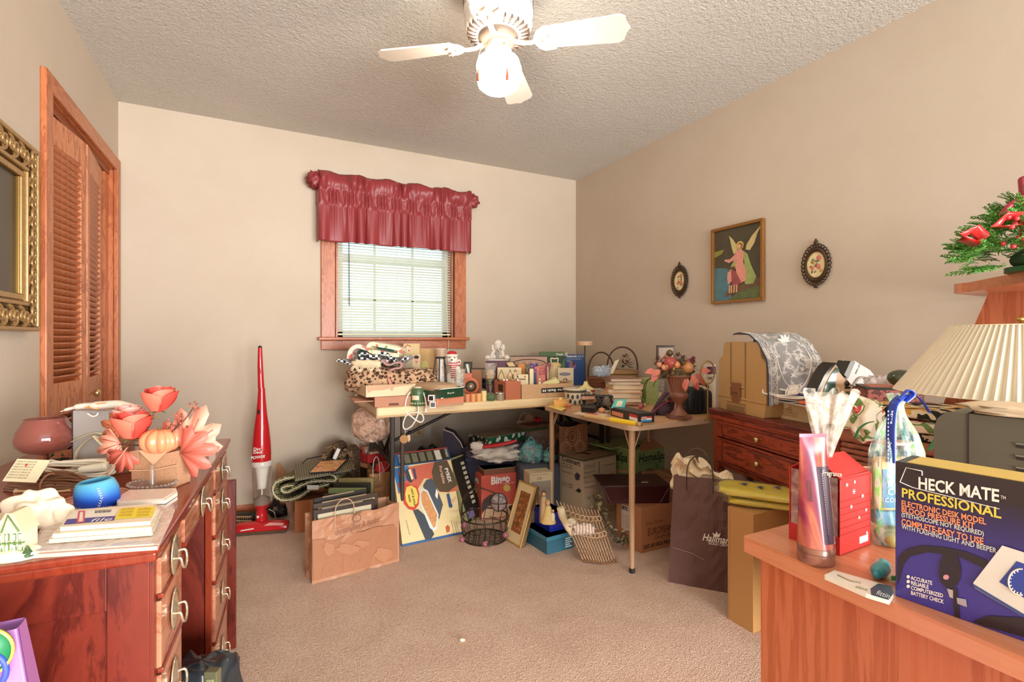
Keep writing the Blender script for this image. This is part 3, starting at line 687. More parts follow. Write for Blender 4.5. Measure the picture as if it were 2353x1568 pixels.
g = t.g(); g.ball((0, 12, 14), (20, 14, 13), BK, 18, 10, .8, .5, 3); g.prism([(-12, 20), (2, 18), (8, 40), (-6, 44)], 4, 10, BK, 'y'); t.part('pouch', g)
t.part('strap', t.g().tube(smooth_path([(-14, -2, 22), (0, -4, 16), (2, -3, 4), (4, 0, 0)], 4), 2, M('cfc2ae', .5), 6, flat=.4).tube(smooth_path([(4, -2, 30), (12, -4, 20), (20, -2, 14)], 4), 3, BK, 6, flat=.5))
t.part('buckle', t.g().box((-2, -5, 20), (8, -2, 28), M('9a7b5c', .4, .5)), bevel=.001)
# paper bag and cartons holding rugs
t = FB('brown_carton', 'pale peach cardboard box with one raised flap behind the folded rug', 'box', (619, 1178), (690, 1176))
t.hh = t.h(1112); t.part('box_body', t.m().tray((0, 0, 0), (t.w, .16, t.hh), .003, KRAFT2), bevel=.001)
t.part('flap', t.m().prism([(0, t.hh), (t.w*.02, t.hh+.01), (.045, t.h(1066)), (.06, t.h(1063)), (.10, t.h(1085)), (t.w, t.h(1104)), (t.w, t.hh)], 0, .003, KRAFT2, 'y'))
t.part('string_handle', t.m().tube([(.04, .01, t.h(1070)), (.043, .01, t.h(1060)), (.055, .01, t.h(1058)), (.06, .01, t.h(1070))], .0015, WH, 5))
t = BOX('orange_carton', 'plain orange-brown cardboard box standing beside the shopping bag of frames', 'box', (677, 1226), (765, 1216), 1152, d=.26, mat=M('bf7446', .8, v=.06)); cz = t.hh
t.part('tape', t.m().box((t.w*.4, -.001, t.hh*.3), (t.w*.6, 0, t.hh), M('c98a5c', .4)))
RUG = CELLS([(0, '2c2a1c'), (.3, '7a7448'), (.5, 'c9bd8c'), (.68, '4c4528'), (.85, '8d8458')], 260, .95, 'vor', bump=1); RUGE = M('e2d8b8', .8)
t = T('folded_rug', 'thick olive and cream speckled rug folded in loops on a carton', 'rug', 690, z=cz+.008, d=2.78)
P = smooth_path([(755, 1118), (715, 1130), (680, 1150), (648, 1154), (630, 1140), (630, 1120), (650, 1107), (690, 1098), (740, 1090), (768, 1098), (770, 1110), (745, 1110), (715, 1112), (685, 1124), (660, 1136), (648, 1132), (652, 1124), (675, 1120)], 5)
mn = min(t.z(p[1]) for p in P)
P = [(t.x(a), t.z(b)-mn+4) for a, b in P]
t.part('rug_pile', fol(t.g(), P, 9.5, 0, 95, RUG)); t.part('rug_backing', fol(t.g(), [(x, z) for x, z in P], 2.2, -2, 96, RUGE))
t.part('care_tag', t.g().box((18, -6, 30), (44, -4.5, 40), WHP))
RUG2 = CELLS([(0, '2e2016'), (.35, '7d5c3e'), (.6, 'a58560'), (.8, '4a3422')], 240, .95, 'vor', bump=1)
t = T('rolled_brown_rug', 'rolled brown tweed rug with a white tag behind the slatted tray', 'rug', 765, z=0, d=3.05)
b0 = t.z(1120); P = smooth_path([(738, 1100), (742, 1060), (752, 1036), (768, 1027), (776, 1034), (772, 1052), (778, 1064), (786, 1048), (796, 1036), (806, 1044), (808, 1070), (806, 1110)], 5)
t.part('rug_pile', fol(t.g(), [(t.x(a), t.z(b)) for a, b in P], 12, 0, 45, RUG2))
t.part('rug_core', t.g().box((t.x(742), 2, 0), (t.x(806), 44, t.z(1060)), RUG2), bevel=.01)
t.part('care_tag', t.g().xf((t.x(776), -4, t.z(1040)), (0, R(25), 0)).box((-4, 0, -16), (4, 1.5, 10), WHP).nx())
t = T('framed_photos', 'stack of green-matted and black picture frames under the slatted tray', 'picture frame', 790, z=cz+.0, d=2.62, group=None)
for i, (c_, y_) in enumerate(((M('3a3226', .5), 0), (M('8fa06a', .6), 22), (M('2a241c', .5), 44), (M('8b7a4a', .5), 66))):
    t.part('frame', t.g().xf((-30+i*4, y_, 3+i*1.0), (R(-8), 0, 0)).box((-20, 0, 0), (66, 14, 40+i*5), c_).nx(), bevel=.002)
t = slab('slatted_tray', 'grey-olive ribbed plastic tray with wire handles lying over the rugs', 'tray', [(678, 1103), (816, 1080), (803, 1047), (674, 1068)], .35, .008, M('6e6650', .6), part='tray_base')
L = t.pl; g = t.m(); n = 26
o = Vector(L[0]+(0,)); 
L4 = [Vector(p+(0,)) for p in L]
for i in range(n):
    f = (i+.5)/n; a = L4[0].lerp(L4[1], f); b = L4[3].lerp(L4[2], f); u = (b-a); 
    g.tube([a+u*.03+Vector((0, 0, .009)), b-u*.03+Vector((0, 0, .009))], .0035, M('8f8668', .55), 5)
q = t.part('ribs', g); q['kind'] = 'stuff'
t.part('wire_handle', t.m().tube([L4[1]+Vector((-.02, 0, .01)), L4[1]+Vector((.0, -.05, .015)), L4[0]+(L4[1]-L4[0])*.6+Vector((0, -.05, .015)), L4[0]+(L4[1]-L4[0])*.6+Vector((0, 0, .01))], .003, BK, 6).tube([L4[3]+Vector((.05, 0, .01)), L4[3]+Vector((.08, .06, .02)), L4[2]+Vector((-.06, .06, .02)), L4[2]+Vector((-.05, 0, .01))], .003, BK, 6))
PH = CELLS([(0, 'c2402c'), (.3, 'e8894a'), (.5, 'f0c880'), (.62, 'd8563c'), (.8, 'f2dcb4')], 26, .5, 'noise', interp='LINEAR', bump=0)
t = slab('photo_print', 'glossy red and orange photo print lying on the slatted tray', 'photo', [(709, 1087), (772, 1083), (799, 1055), (735, 1060)], .366, .003, BK, part='backing')
t.part('picture', t.m().prism(inset(t.pl, .93), .003, .0036, PH, 'z'))
# wooden frame beside
t = FB('picture_frame', 'plain orange wooden picture frame standing on its side behind the kraft bag', 'picture frame', (818, 1168), (848, 1180))
t.hh = t.h(1063); WF = WOOD('b0703e', 'd09a66', .45, (6, 6, 1.5), .6, s=4, dark='9a5c30')
g = t.m(); w_ = t.w
for a, b in (((0, 0, 0), (.018, .03, t.hh)), ((w_-.02, 0, 0), (w_, .03, t.hh)), ((0, 0, 0), (w_, .03, .02)), ((0, 0, t.hh-.02), (w_, .03, t.hh))): g.box(a, b, WF)
t.part('frame_moulding', g, bevel=.003); t.part('backing', t.m().box((.01, .018, .01), (w_-.01, .024, t.hh-.01), M('3a281c', .7)))
# red gift bag on a carton, with packets; clear bag above
t = BOX('support_carton', 'tan cardboard carton under the red gift bag below the table end', 'box', (846, 1168), (905, 1160), 1062, A=(808, 1140), mat=M('b3784e', .8)); rz = t.hh
t.part('tape', t.m().box((t.w*.3, -.001, 0), (t.w*.5, 0, t.hh), M('c08a5e', .5)))
t = FB('red_gift_bag', 'bright red open gift bag holding small packets under the table corner', 'gift bag', (845, 1066), (898, 1057), rz+.002)
RB = M('c22b2a', .5); t.dp = .17; t.hh = t.h(1046)
t.part('bag_body', t.m().tray((0, 0, 0), (t.w, t.dp, t.hh), .002, RB, M('8d1d1c', .6)), bevel=.001)
handle(t, .0, .0+.001, .05, t.hh, .05, .0016, RB); 
t.part('handle', t.m().tube([(.0, .07, t.hh-.01), (.0, .075, t.hh+.05), (.0, .10, t.hh+.06), (.0, .125, t.hh+.05), (.0, .13, t.hh-.01)], .0018, RB, 6))
for i, (x_, y_, hx, hz) in enumerate(((.02, .01, 'd9b59c', .012), (.05, .05, 'a8503c', .02), (.02, .10, 'c8a184', .03), (.075, .10, '6b4a3a', .022))):
    t2 = T('packet', ['flat pink printed packet at the front of the red gift bag', 'rust red packet in the middle of the red gift bag', 'tan packet standing at the back of the red gift bag', 'dark brown packet in the back corner of the red gift bag'][i], 'packet', 0, loc=t.p+Matrix.Rotation(t.rot, 3, 'Z') @ Vector((x_, y_, t.hh*.55)), rot=t.rot+R(4*i-5))
    t2.part('wrapper', t2.m().box((0, 0, 0), (.07 if i != 3 else .04, .035, hz+t.hh*.42), M(hx, .4, v=.2, s=80)), bevel=.002); t2.part('printing', t2.m().box((.006, -.0006, .006), (.03, 0, hz+.004), M('f0dcc8', .5)))
t = T('clear_plastic_bag', 'bulging clear plastic bag stuffed with coloured wrappings under the table', 'plastic bag', 850, z=rz+.06, d=2.86)
g = t.g(); bz = t.z(1018)
t.part('contents', cloth((0, 22, t.z(992)), (38, 26, 26), .3, 3, CELLS([(0, 'b8372c'), (.14, '3c4a78'), (.24, 'efe2d0'), (.5, 'd8a68a'), (.75, 'c79478'), (.93, '4a3428')], 34, .6, 'vor', bump=0), 3, 26, 16, .9, t.g()))
t.part('film', cloth((0, 22, t.z(978)), (48, 30, 42), .08, 2.0, FILM('e2b89c', .75, .25), 8, 44, 26, .8, t.g()))
# kraft bag with red things
t = FB('small_kraft_bag', 'small tan paper bag with a white cord handle holding a red ball', 'gift bag', (849, 1200), (905, 1192))
t.hh = t.h(1090); bag(t, t.w, .1, t.hh, M('c08a5c', .8, v=.12, s=14), CARTD, .006, 3)
handle(t, .02, .06, .0, t.hh, .10, .002, WH)
g = t.m(); rr_ = random.Random(4)
for i in range(9): g.disc(rr_.uniform(.01, t.w-.01), rr_.uniform(.02, t.hh-.03), .004, -.004, M('6f8a52', .7), n=6)
q = t.part('dots', g); q['kind'] = 'stuff'
t2 = T('red_yarn_ball', 'red and white ribbon ball poking out of the small kraft bag', 'ball', 0, loc=t.p+Matrix.Rotation(t.rot, 3, 'Z') @ Vector((.085, .05, t.hh+.01)), rot=t.rot)
g = t2.m(); g.ball((0, 0, 0), .046, M('c92b30', .35), 16, 10)
t2.part('ball', g); g = t2.m()
for k in range(5):
    a = k*.6; g.tube([(.047*cos(u)*cos(a), .047*sin(u), .047*cos(u)*sin(a)) for u in [2*pi*i/20 for i in range(20)]], .002, WH if k % 2 else M('e04a4a', .4), 4, closed=True)
t2.part('ribbon', g)
# big tan shopping bag
t = FB('tan_shopping_bag', 'large crumpled tan paper shopping bag of picture frames, front left on carpet', 'shopping bag', (717, 1344), (917, 1290))
t.hh = t.h(1199); t.dp = .135; CB = M('bd8663', .5, v=.1, s=9); 
bag(t, t.w, t.dp, t.hh, CB, M('cf9c78', .7), .012, 11, 0, .016)
handle(t, .10, .19, .0, t.hh-.0, .075, .0022, M('d9b090', .7)); handle(t, .16, .255, t.dp-.003, t.hh-.01, .065, .0022, M('d9b090', .7))
DKP = M('9d6a4b', .55); LTP = M('d9a886', .5)
g = t.m(); F = t.F
t.tx(g, 'christopher & banks', (771, 1233), (872, 1201), 15, DKP, y=-.015, bold=.01); 
g.add(*(lambda c: ([c+Vector((.021*cos(2*pi*i/20), 0, .021*sin(2*pi*i/20))) for i in range(20)], [tuple(range(20))]))(t.F(820, 1192, -.015)), DKP)
t.tx(g, 'cb', (814, 1197), (827, 1194), 12, LTP, y=-.0165, bold=.02); t.part('lettering', g)
g = t.m()
g.poly([F(a, b, -.005) for a, b in ((718, 1242), (745, 1240), (770, 1243), (800, 1226), (835, 1222), (860, 1212), (905, 1206), (912, 1215), (914, 1285), (720, 1336))], M('ae7552', .4, v=.1, s=30)); t.part('printed_band', g)
g = t.m()
for c_, pl in ((0, [(738, 1330), (748, 1300), (775, 1292), (790, 1302)]), (0, [(788, 1320), (790, 1290), (786, 1275)]), (0, [(740, 1250), (750, 1275), (770, 1268)]), (0, [(870, 1246), (885, 1220), (900, 1214)]), (0, [(850, 1300), (858, 1280), (875, 1268), (905, 1262)]), (0, [(820, 1290), (830, 1282), (826, 1296), (842, 1284)])):
    P = smooth_path([tuple(F(a, b, -.0095)) for a, b in pl], 6); g.tube(P, .0024, LTP, 4, flat=.2)
for cx_, cy_, a_, b_ in ((800, 1262, 26, 12), (755, 1262, 12, 16), (880, 1275, 20, 16), (830, 1250, 18, 8)):
    g.poly([F(cx_+a_*cos(2*pi*i/14)*(1+.2*sin(3*i)), cy_+b_*sin(2*pi*i/14)*(1+.2*cos(2*i)), -.0085) for i in range(14)], M('b9805d', .35))
t.part('printed_flowers', g)
rot3 = Matrix.Rotation(t.rot, 3, 'Z')
for i, (x0, x1, y_, hh, c_) in enumerate(((.012, .30, .03, .026, '3a2c24'), (.02, .33, .06, .045, '4c3a2e'), (.03, .28, .088, .06, '2c2622'))):
    q = T('picture_frame', ['dark frame leaning at the front inside the tan shopping bag', 'brown frame in the middle of the tan shopping bag', 'black frame rising at the back of the tan shopping bag'][i], 'picture frame', 0, loc=t.p+rot3 @ Vector((x0, y_, .01)), rot=t.rot+R(1.5*i))
    w_ = x1-x0; q.part('frame_moulding', q.m().box((0, 0, 0), (w_, .018, t.hh+hh), M(c_, .4)), bevel=.004); q.part('mat_board', q.m().box((.02, -.0015, .03), (w_-.02, 0, t.hh+hh-.02), M('cfc2a2', .6))); q.part('hanging_strip', q.m().box((.04, .003, t.hh+hh-.001), (w_-.06, .012, t.hh+hh+.002), M('b7a486', .5)))
# ---------------------------------------------------------------- floor, middle
t = T('black_handbag', 'slouching black nylon bag with a thin handle behind the tilted bakeware box', 'bag', 978, 1190)
t.part('bag_body', t.g().ball((0, 20, 75), (46, 26, 76), BK, 24, 14, .75, .35, 2, 4), label=None)
t.part('handle', t.g().tube(smooth_path([(-14, 6, 140), (-16, 4, 158), (-4, 2, 163), (10, 4, 150), (22, 6, 142)], 4), 1.6, BK, 6))
t.part('clear_pocket', t.g().poly([(-22, -6, 130), (0, -8, 150), (20, -8, 140), (4, -8, 118)], FILM('d8d0c8', .5)))
t = T('purple_suitcase', 'dark purple soft suitcase leaning behind the tilted bakeware box', 'suitcase', 1040, 1178)
o = [(-20, 0), (50, 0), (52, 70), (44, 95), (18, 160), (0, 182), (-22, 190)]
t.part('shell', t.g().prism(o, 4, 40, M('332838', .7, v=.3, s=60), 'y'), bevel=.012)
t.part('piping', t.g().tube([(p[0], 3, p[1]) for p in o], 1.6, M('b9a79a', .5), 6))
# bakeware box leaning
BL = M('3f78b4', .4); TEAL = M('5b8f8c', .4)
t = BOX('bakeware_box', 'tall bakeware set box leaning back, showing a casserole dish and quilted carrier', 'box', (925, 1257), (1064, 1227), 0, d=.07, lean=24, hh=.42, mat=M('e6cf98', .4, v=.04), bevel=.001)
F = t.F
IT = [(M('d2664a', .4), [(906, 1080), (1027, 1057), (1053, 1128), (1046, 1129), (1030, 1132), (1010, 1131), (998, 1112), (985, 1100), (975, 1100), (960, 1125), (915, 1135)]),
      (BL, [(903, 1078), (940, 1070), (928, 1092), (935, 1100), (916, 1134)]),
      (M('58452c', .4), [(998, 1062), (1027, 1058), (1053, 1113), (1030, 1131), (1010, 1130), (996, 1110), (992, 1085)]),
      (M('3c4148', .5), [(949, 1174), (960, 1170), (976, 1184), (998, 1228), (990, 1240), (978, 1242)]),
      (M('4a5058', .5), [(980, 1103), (993, 1100), (1003, 1120), (1018, 1160), (1009, 1194), (1000, 1180), (978, 1140), (972, 1116)]),
      (M('dce6e2', .3), [(964, 1132), (972, 1122), (983, 1128), (1008, 1183), (1004, 1216), (997, 1221), (988, 1214), (966, 1160)]),
      (M('dc965a', .5, v=.5, s=120), [(967, 1134), (973, 1127), (981, 1132), (1005, 1184), (1001, 1210), (996, 1214), (969, 1158)]),
      (M('cf3f2c', .4), [(925, 1140), (914, 1112), (930, 1110), (940, 1114), (958, 1118), (964, 1135), (962, 1160), (952, 1174), (938, 1170), (928, 1158)]),
      (M('efcf5a', .4), [(931, 1136), (934, 1120), (945, 1116), (956, 1123), (961, 1138), (959, 1156), (951, 1166), (940, 1164), (933, 1152)]),
      (M('2c4e78', .4), [(1026, 1136), (1032, 1134), (1040, 1164), (1037, 1168), (1032, 1166)]),
      (M('e0b090', .4), [(1036, 1150), (1042, 1146), (1046, 1140), (1048, 1146), (1042, 1156), (1037, 1158)]),
      (M('c2592e', .4), [(1024, 1212), (1029, 1207), (1034, 1212), (1033, 1222), (1027, 1225)]),
      (M('d96a50', .4), [(915, 1085), (921, 1082), (930, 1103), (926, 1107), (921, 1104)]),
      (M('33383c', .4), [(930, 1082), (940, 1076), (950, 1104), (944, 1110), (936, 1104)]), (M('efe3c8', .4), [(938, 1080), (943, 1078), (950, 1100), (946, 1104)]),
      (M('4a3a60', .4), [(948, 1078), (953, 1076), (958, 1100), (954, 1103)]),
      (WHP, [(1002, 1124), (1007, 1132), (1005, 1148), (1000, 1140)])]
flats(t, 'printed_picture', IT, 'F')
g = t.m()
def roll(st, x0, y0, x1, y1, w_, mt, bold=.02):      # lettering running down the box
    A, B = F(x0, y0, 0, .006), F(x1, y1, 0, .006); ex = B-A; L_ = ex.length; ez = Vector((0, -1, 0)).cross(ex).normalized()
    if ez.x < 0: ez = -ez
    vs, _ = letters(st, 'LEFT', bold, 0); wn = max(v[0] for v in vs); g.text(st, w_, A, ex, ez, mt, 'LEFT', bold, L_/(wn*w_))
roll('PYREX', 1021, 1077, 1031, 1110, .022, WH, .04); roll('Portables', 1008, 1072, 1018, 1112, .02, M('e9b8a0', .4), .02)
roll('HOT & COLD', 944, 1124, 952, 1164, .011, BK, .03); roll('PACKS', 937, 1138, 941, 1155, .011, BK, .03)
for i, x_ in enumerate((933, 1036, 1042, 1047)): roll('Set of dishes and lids', x_, 1196+i, x_+8, 1230-i, .0045, M('7a3c2c', .5), .02)
t.part('lettering', g)
g = t.m().xf((0, 0, t.hh), (R(-22), 0, 0)); fh = .088
g.box((0, 0, 0), (t.w, .003, fh), M('3f78b4', .4)).box((.0, .003, 0), (t.w, .006, fh), CARTD); g.rect(.05, .004, t.w-.004, fh-.004, -.0006, M('3c3a2e', .5)); g.rect(0, fh-.008, t.w, fh, -.0009, M('c0504a', .4))
for i in range(4): g.rect(.075+i*.046, .012, .108+i*.046, fh-.014, -.0009, M('7f7a62', .5, v=.6, s=300))
g.rect(.262, .010, .298, fh-.012, -.0009, M('e8dcc8', .4)); g.text('6019400', .02, (.042, -.001, fh-.012), (0, 0, -1), (1, 0, 0), WH, bold=.02, sx=.6); g.text('PYREX', .014, (t.w-.022, -.001, fh-.012), (0, 0, -1), (1, 0, 0), WH, bold=.03, sx=1)
t.part('top_flap', g); t.part('bottom_edge', t.m().box((-.002, -.001, -.001), (t.w+.002, t.dp, .012), M('2d5a90', .4)))
# game board leaning behind
t = BOX('boxed_game', 'olive-edged black board game box leaning between the bakeware box and red bingo box', 'board game', (1076, 1208), (1112, 1186), 0, d=.03, lean=20, hh=.40, mat=M('a6a06c', .6), bevel=.002)
t.part('cover', t.m().box((.012, -.0012, .012), (t.w-.01, 0, .39), M('2a261f', .5)))
g = t.m(); 
for i in range(9): g.box((t.w*.55, -.0022, .1+i*.03), (t.w*.75, -.0012, .118+i*.03), M('d8d2b8', .5))
g.box((.02, -.0022, .03), (t.w*.5, -.0012, .08), M('8c7fae', .5)); t.part('cover_print', g)
# bingo
t = BOX('bingo_game_box', 'coral red bingo game box with white title standing under the long table', 'board game', (1106, 1197), (1192, 1184), 1095, A=(1080, 1179), mat=M('d8604f', .4, v=.03), bevel=.001)
bz_ = t.hh; BNG = t
flats(t, 'printed_picture', [(M('4a3a38', .4), [(1107, 1160), (1112, 1148), (1125, 1138), (1142, 1134), (1160, 1140), (1168, 1160), (1140, 1172), (1108, 1178)]), (M('efc9a4', .5, v=.1), [(1107, 1183), (1118, 1166), (1135, 1160), (1190, 1158), (1191, 1182), (1107, 1195)]),
  (M('e9c46a', .4), [(1165+ (10 if i % 2 else 6.5)*cos(i*pi/9)*1.0, 1122+(10 if i % 2 else 6.5)*sin(i*pi/9)) for i in range(18)]), (M('4d3a2c', .4), [(1168, 1165), (1178, 1160), (1188, 1166), (1186, 1174), (1172, 1174)])])
g = t.m(); t.tx(g, 'Bingo', (1128, 1114), (1172, 1107), 18, WHP, bold=.05); t.tx(g, 'Deluxe party set', (1140, 1102), (1168, 1097), 5, WHP); t.tx(g, 'Bingo', (1082, 1102), (1100, 1113), 16, WHP, face='S', bold=.05); t.tx(g, 'game for all', (1160, 1113), (1189, 1110), 4, WHP); t.part('lettering', g)
g = t.m(); t.ps([(1082, 1125), (1090, 1120), (1101, 1150), (1103, 1172), (1086, 1160)], M('6d3d34', .5), g, face='S'); t.ps([(1090, 1126), (1094, 1123), (1097, 1130), (1093, 1134)], M('e9c46a', .4), g, face='S', e=.002); t.part('side_print', g)
LAT = CELLS([(0, '8d8a62'), (.5, '747049')], 34, .7, 'check', bump=.3, rot=(0, 0, R(45)))
t = BOX('olive_book_box', 'olive lattice-topped book-shaped box lying on the bingo game', 'box', (1112, 1094), (1184, 1086), 1080, z=bz_, A=(1087, 1083), mat=M('8a4f38', .55))
t.part('lid', t.m().box((-.002, -.002, t.hh-.006), (t.w+.002, t.dp+.002, t.hh), LAT), bevel=.001)
# navy tote, clothes, santa cloth, wrapped box
t = BOX('navy_tote', 'large navy and black fabric tote heaped with clothes under the long table', 'tote bag', (1070, 1184), (1205, 1176), 1052, d=.26, mat=M('232434', .85, v=.2, s=12, bump=.2), bevel=.02); nt_h = t.hh; t.p.y += .09
t.part('rim', t.m().box((-.004, -.004, t.hh-.025), (t.w+.004, t.dp+.004, t.hh), M('2d3450', .8)), bevel=.006)
for i, (px, py, rx_, rz_, hx, nm, lb) in enumerate(((1140, 1048, 52, 11, 'd9cfc2', 'white_lace_cloth', 'crumpled white lace cloth spilling over the navy tote rim'), (1092, 1038, 30, 13, '3f3444', 'dark_garment', 'dark plum garment at the left of the heaped tote'), (1172, 1044, 34, 12, '4b4a5c', 'grey_garment', 'grey garment at the right of the heaped tote'))):
    t = T(nm, lb, 'clothing', px, d=3.13+.05*i, z=nt_h-.01)
    t.solo(cloth((0, 0, 12), (rx_, 32, rz_+4), .6, 3, M(hx, .9, v=.25, s=30), i*3, 36, 16, .8, t.g()))
t = T('santa_stocking', 'red felt stocking with a white fur cuff lying on the heaped clothes', 'stocking', 1110, d=3.06, z=nt_h+.075)
t.part('foot', t.g().tube([(0, -4, 2), (30, -6, 6), (60, -8, 12), (78, -8, 18)], [8, 8, 7, 5], RED, 12, flat=.6))
t.part('cuff', t.g().ball((-14, -4, 4), (15, 10, 10), M('e0d5c8', .95, bump=.5), 16, 10, .8, .3, 3))
t = BOX('christmas_gift_box', 'green gift-wrapped box printed with white and red figures on the heaped tote', 'gift box', (1120, 1029), (1208, 1012), 1006.5, z=.42, A=(1057, 1024), mat=CELLS([(0, '1f5c3c'), (.4, 'efe8dc'), (.62, '1f6a42'), (.8, 'c92a2c'), (.9, '174a30')], 34, .4, 'vor', bump=0))
t.part('lid_top', t.m().box((-.002, -.002, t.hh-.003), (t.w+.002, t.dp+.002, t.hh+.001), M('8a7a64', .5, v=.3, s=30)))
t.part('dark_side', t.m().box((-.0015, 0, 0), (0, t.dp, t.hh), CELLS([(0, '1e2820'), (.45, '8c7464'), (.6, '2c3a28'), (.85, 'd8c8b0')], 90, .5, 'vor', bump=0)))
t.p.z = nt_h+.03 if nt_h > .42 else .42
# gift bags in the corner
t = T('pink_gift_bag', 'pink patterned gift bag with white handles at the back under the table', 'gift bag', 1188, 1200, Y=3.25, z=0)
t.hh = t.z(968)*t.s; bag(t, .13, .1, t.hh, CELLS([(0, 'd8b4a4'), (.5, 'c08a80'), (.8, 'ead8cc')], 60, .6, 'vor', bump=0), M('b89484'), .004, 21); handle(t, .02, .09, .0, t.hh, .06, .0022, WH)
t = T('kraft_card', 'folded kraft card with small writing standing up between the gift bags', 'card', 1214, Y=3.15, z=.42)
t.part('card', t.g().poly([(-14, 0, t.z(972)), (-14+14, 0, t.z(949)), (22, 0, t.z(968)), (20, 0, t.z(985)), (-14, 0, t.z(985))], M('c99a7c', .7)).poly([(-14, 8, t.z(972)), (0, 10, t.z(949)), (22, 8, t.z(968)), (20, 6, t.z(985))], M('b5502f', .6)))
t.part('lettering', t.g().text('thank you', 4, (-8, -.6, t.z(969)), (1, 0, .05), (0, 0, 1), DKP).text('with love', 4, (-6, -.6, t.z(975)), (1, 0, .05), (0, 0, 1), DKP))
t = BOX('bow_box', 'flat dark chocolate box with a red ribbon bow in the back corner', 'gift box', (1217, 993), (1258, 986), 981, z=.50, A=(1200, 986), mat=M('3f4a2c', .5))
t.part('lid', t.m().box((-.003, -.003, t.hh-.012), (t.w+.003, t.dp+.003, t.hh+.003), M('6b4630', .45, v=.3, s=40)))
g = t.m()
for i in range(9):
    a = 2*pi*i/9; c = Vector((t.w*.7, t.dp*.4, t.hh+.01)); P = [c+Vector((cos(a)*r_, sin(a)*r_, z_)) for r_, z_ in ((0, 0), (.028, .012), (.034, .026), (.02, .03), (0, .012))]; g.tube(P, .007, RED, 6, flat=.25)
t.part('bow', g)
t = T('swirl_gift_bag', 'tan gift bag printed with circles supporting the bow box', 'gift bag', 1206, Y=3.10, z=0)
t.hh = .498; bag(t, .19, .13, t.hh, M('bfa08a', .6), M('8a6a58'), .004, 31)
g = t.m()
for i in range(7):
    for r_ in (.012, .022, .03): g.tube([(.03+.05*(i % 4)+r_*cos(2*pi*k/16), -.006, .32+.06*(i//4)+r_*sin(2*pi*k/16)) for k in range(16)], .0011, M('6d4a54', .6), 4, closed=True)
t.part('circle_print', g)
# teal plastic bags, mandala bag, charcoal tote
TB = FILM('6aa6a6', .85, .3)
for nm, lb, px, d_, z0, w_, yt, sd in (('teal_plastic_bag', 'translucent teal plastic carrier bag with knotted handles beside the card table leg', 1221, 3.06, .325, 26, 1006, 3), ('teal_plastic_bag', 'smaller teal plastic bag squeezed behind the card table leg', 1262, 3.06, .325, 15, 1030, 7)):
    t = T(nm, lb, 'plastic bag', px, d=d_, z=z0); h_ = t.z(yt)
    t.part('contents', cloth((0, 10, h_*.36), (w_*.75, 12, h_*.32), .5, 3, CELLS([(0, 'c2685c'), (.4, 'd8cfc4'), (.7, '4d6a78')], 50, .6, 'vor', bump=0), sd, 20, 12, 1, t.g()))
    t.part('film', cloth((0, 10, h_*.40), (w_, 16, h_*.42), .3, 1.8, TB, sd+1, 34, 22, .9, t.g()))
    t.part('tied_handles', t.g().tube(smooth_path([(-w_*.35, 6, h_*.72), (-w_*.2, 4, h_*.95), (0, 3, h_*1.0), (w_*.15, 3, h_*.9), (w_*.12, 3, h_*.74)], 4), 3, M('5fa3a4', .4, al=.85), 6, flat=.4))
t = FB('mandala_paper_bag', 'brown paper bag printed with lace medallions under the tables', 'paper bag', (1285, 1176), (1350, 1167), 0)
t.hh = t.h(980); t.dp = .14; bag(t, t.w, t.dp, t.hh, M('8d5c3c', .75, v=.15, s=8), M('3c2a20'), .008, 5)
g = t.m()
for cx_, cy_, rr_ in ((1315, 1004, 22), (1333, 1026, 14), (1300, 1030, 16)):
    for k, r_ in enumerate((1, .72, .42)):
        P = [t.F(cx_+rr_*r_*.8*cos(2*pi*i/24), cy_+rr_*r_*sin(2*pi*i/24), -.012) for i in range(24)]; g.tube(P, .0014, M('c9a080', .6), 4, closed=True)
    for i in range(16):
        a = 2*pi*i/16; g.tube([t.F(cx_+rr_*.74*.8*cos(a), cy_+rr_*.74*sin(a), -.012), t.F(cx_+rr_*.98*.8*cos(a+.1), cy_+rr_*.98*sin(a+.1), -.012)], .0013, M('c9a080', .6), 4)
t.part('medallion_print', g)
t = BOX('charcoal_tote', 'charcoal grey fabric tote standing behind the nativity box', 'tote bag', (1196, 1200), (1288, 1192), 1072, d=.16, mat=M('4a4a55', .8, v=.2, s=10, bump=.3), bevel=.02)
t.part('handle', t.m().tube([(.2, 0, t.hh-.02), (.22, -.01, t.hh+.05), (.235, -.005, t.hh+.06), (.245, 0, t.hh-.02)], .003, BK, 6))
# wire basket
WI = M('4b4034', .35, .7)
t = T('wire_basket', 'round rusty wire basket with leaves and glass roses on its handle', 'basket', 1114, 1236)
Rb, Rt, Hb = 49, 54, 50
g = t.g(); 
for z_, r_, w_ in ((0, Rb, 1.5), (2, Rb, 1), (Hb, Rt, 1.8), (Hb*.5, Rb+4, .9)): g.tube([(r_*cos(2*pi*i/40), r_*sin(2*pi*i/40), z_) for i in range(40)], w_, WI, 6, closed=True)
t.part('hoop', g); 
for i in range(16):
    a = 2*pi*i/16; t.part('wire_rib', t.g().tube([(Rb*cos(a), Rb*sin(a), 0), ((Rb+5)*cos(a+.1), (Rb+5)*sin(a+.1), Hb*.5), (Rt*cos(a), Rt*sin(a), Hb)], .9, WI, 5))
for i in range(-5, 6):
    y_ = i*8.2; x_ = math.sqrt(max(0, Rb*Rb-y_*y_)); t.part('floor_wire', t.g().tube([(-x_, y_, 1), (x_, y_, 1)], .9, WI, 5))
for i in range(-3, 4):
    y_ = i*12; x_ = math.sqrt(max(0, Rb*Rb-y_*y_)); t.part('floor_wire', t.g().tube([(y_, -x_, 2), (y_, x_, 2)], .9, WI, 5))
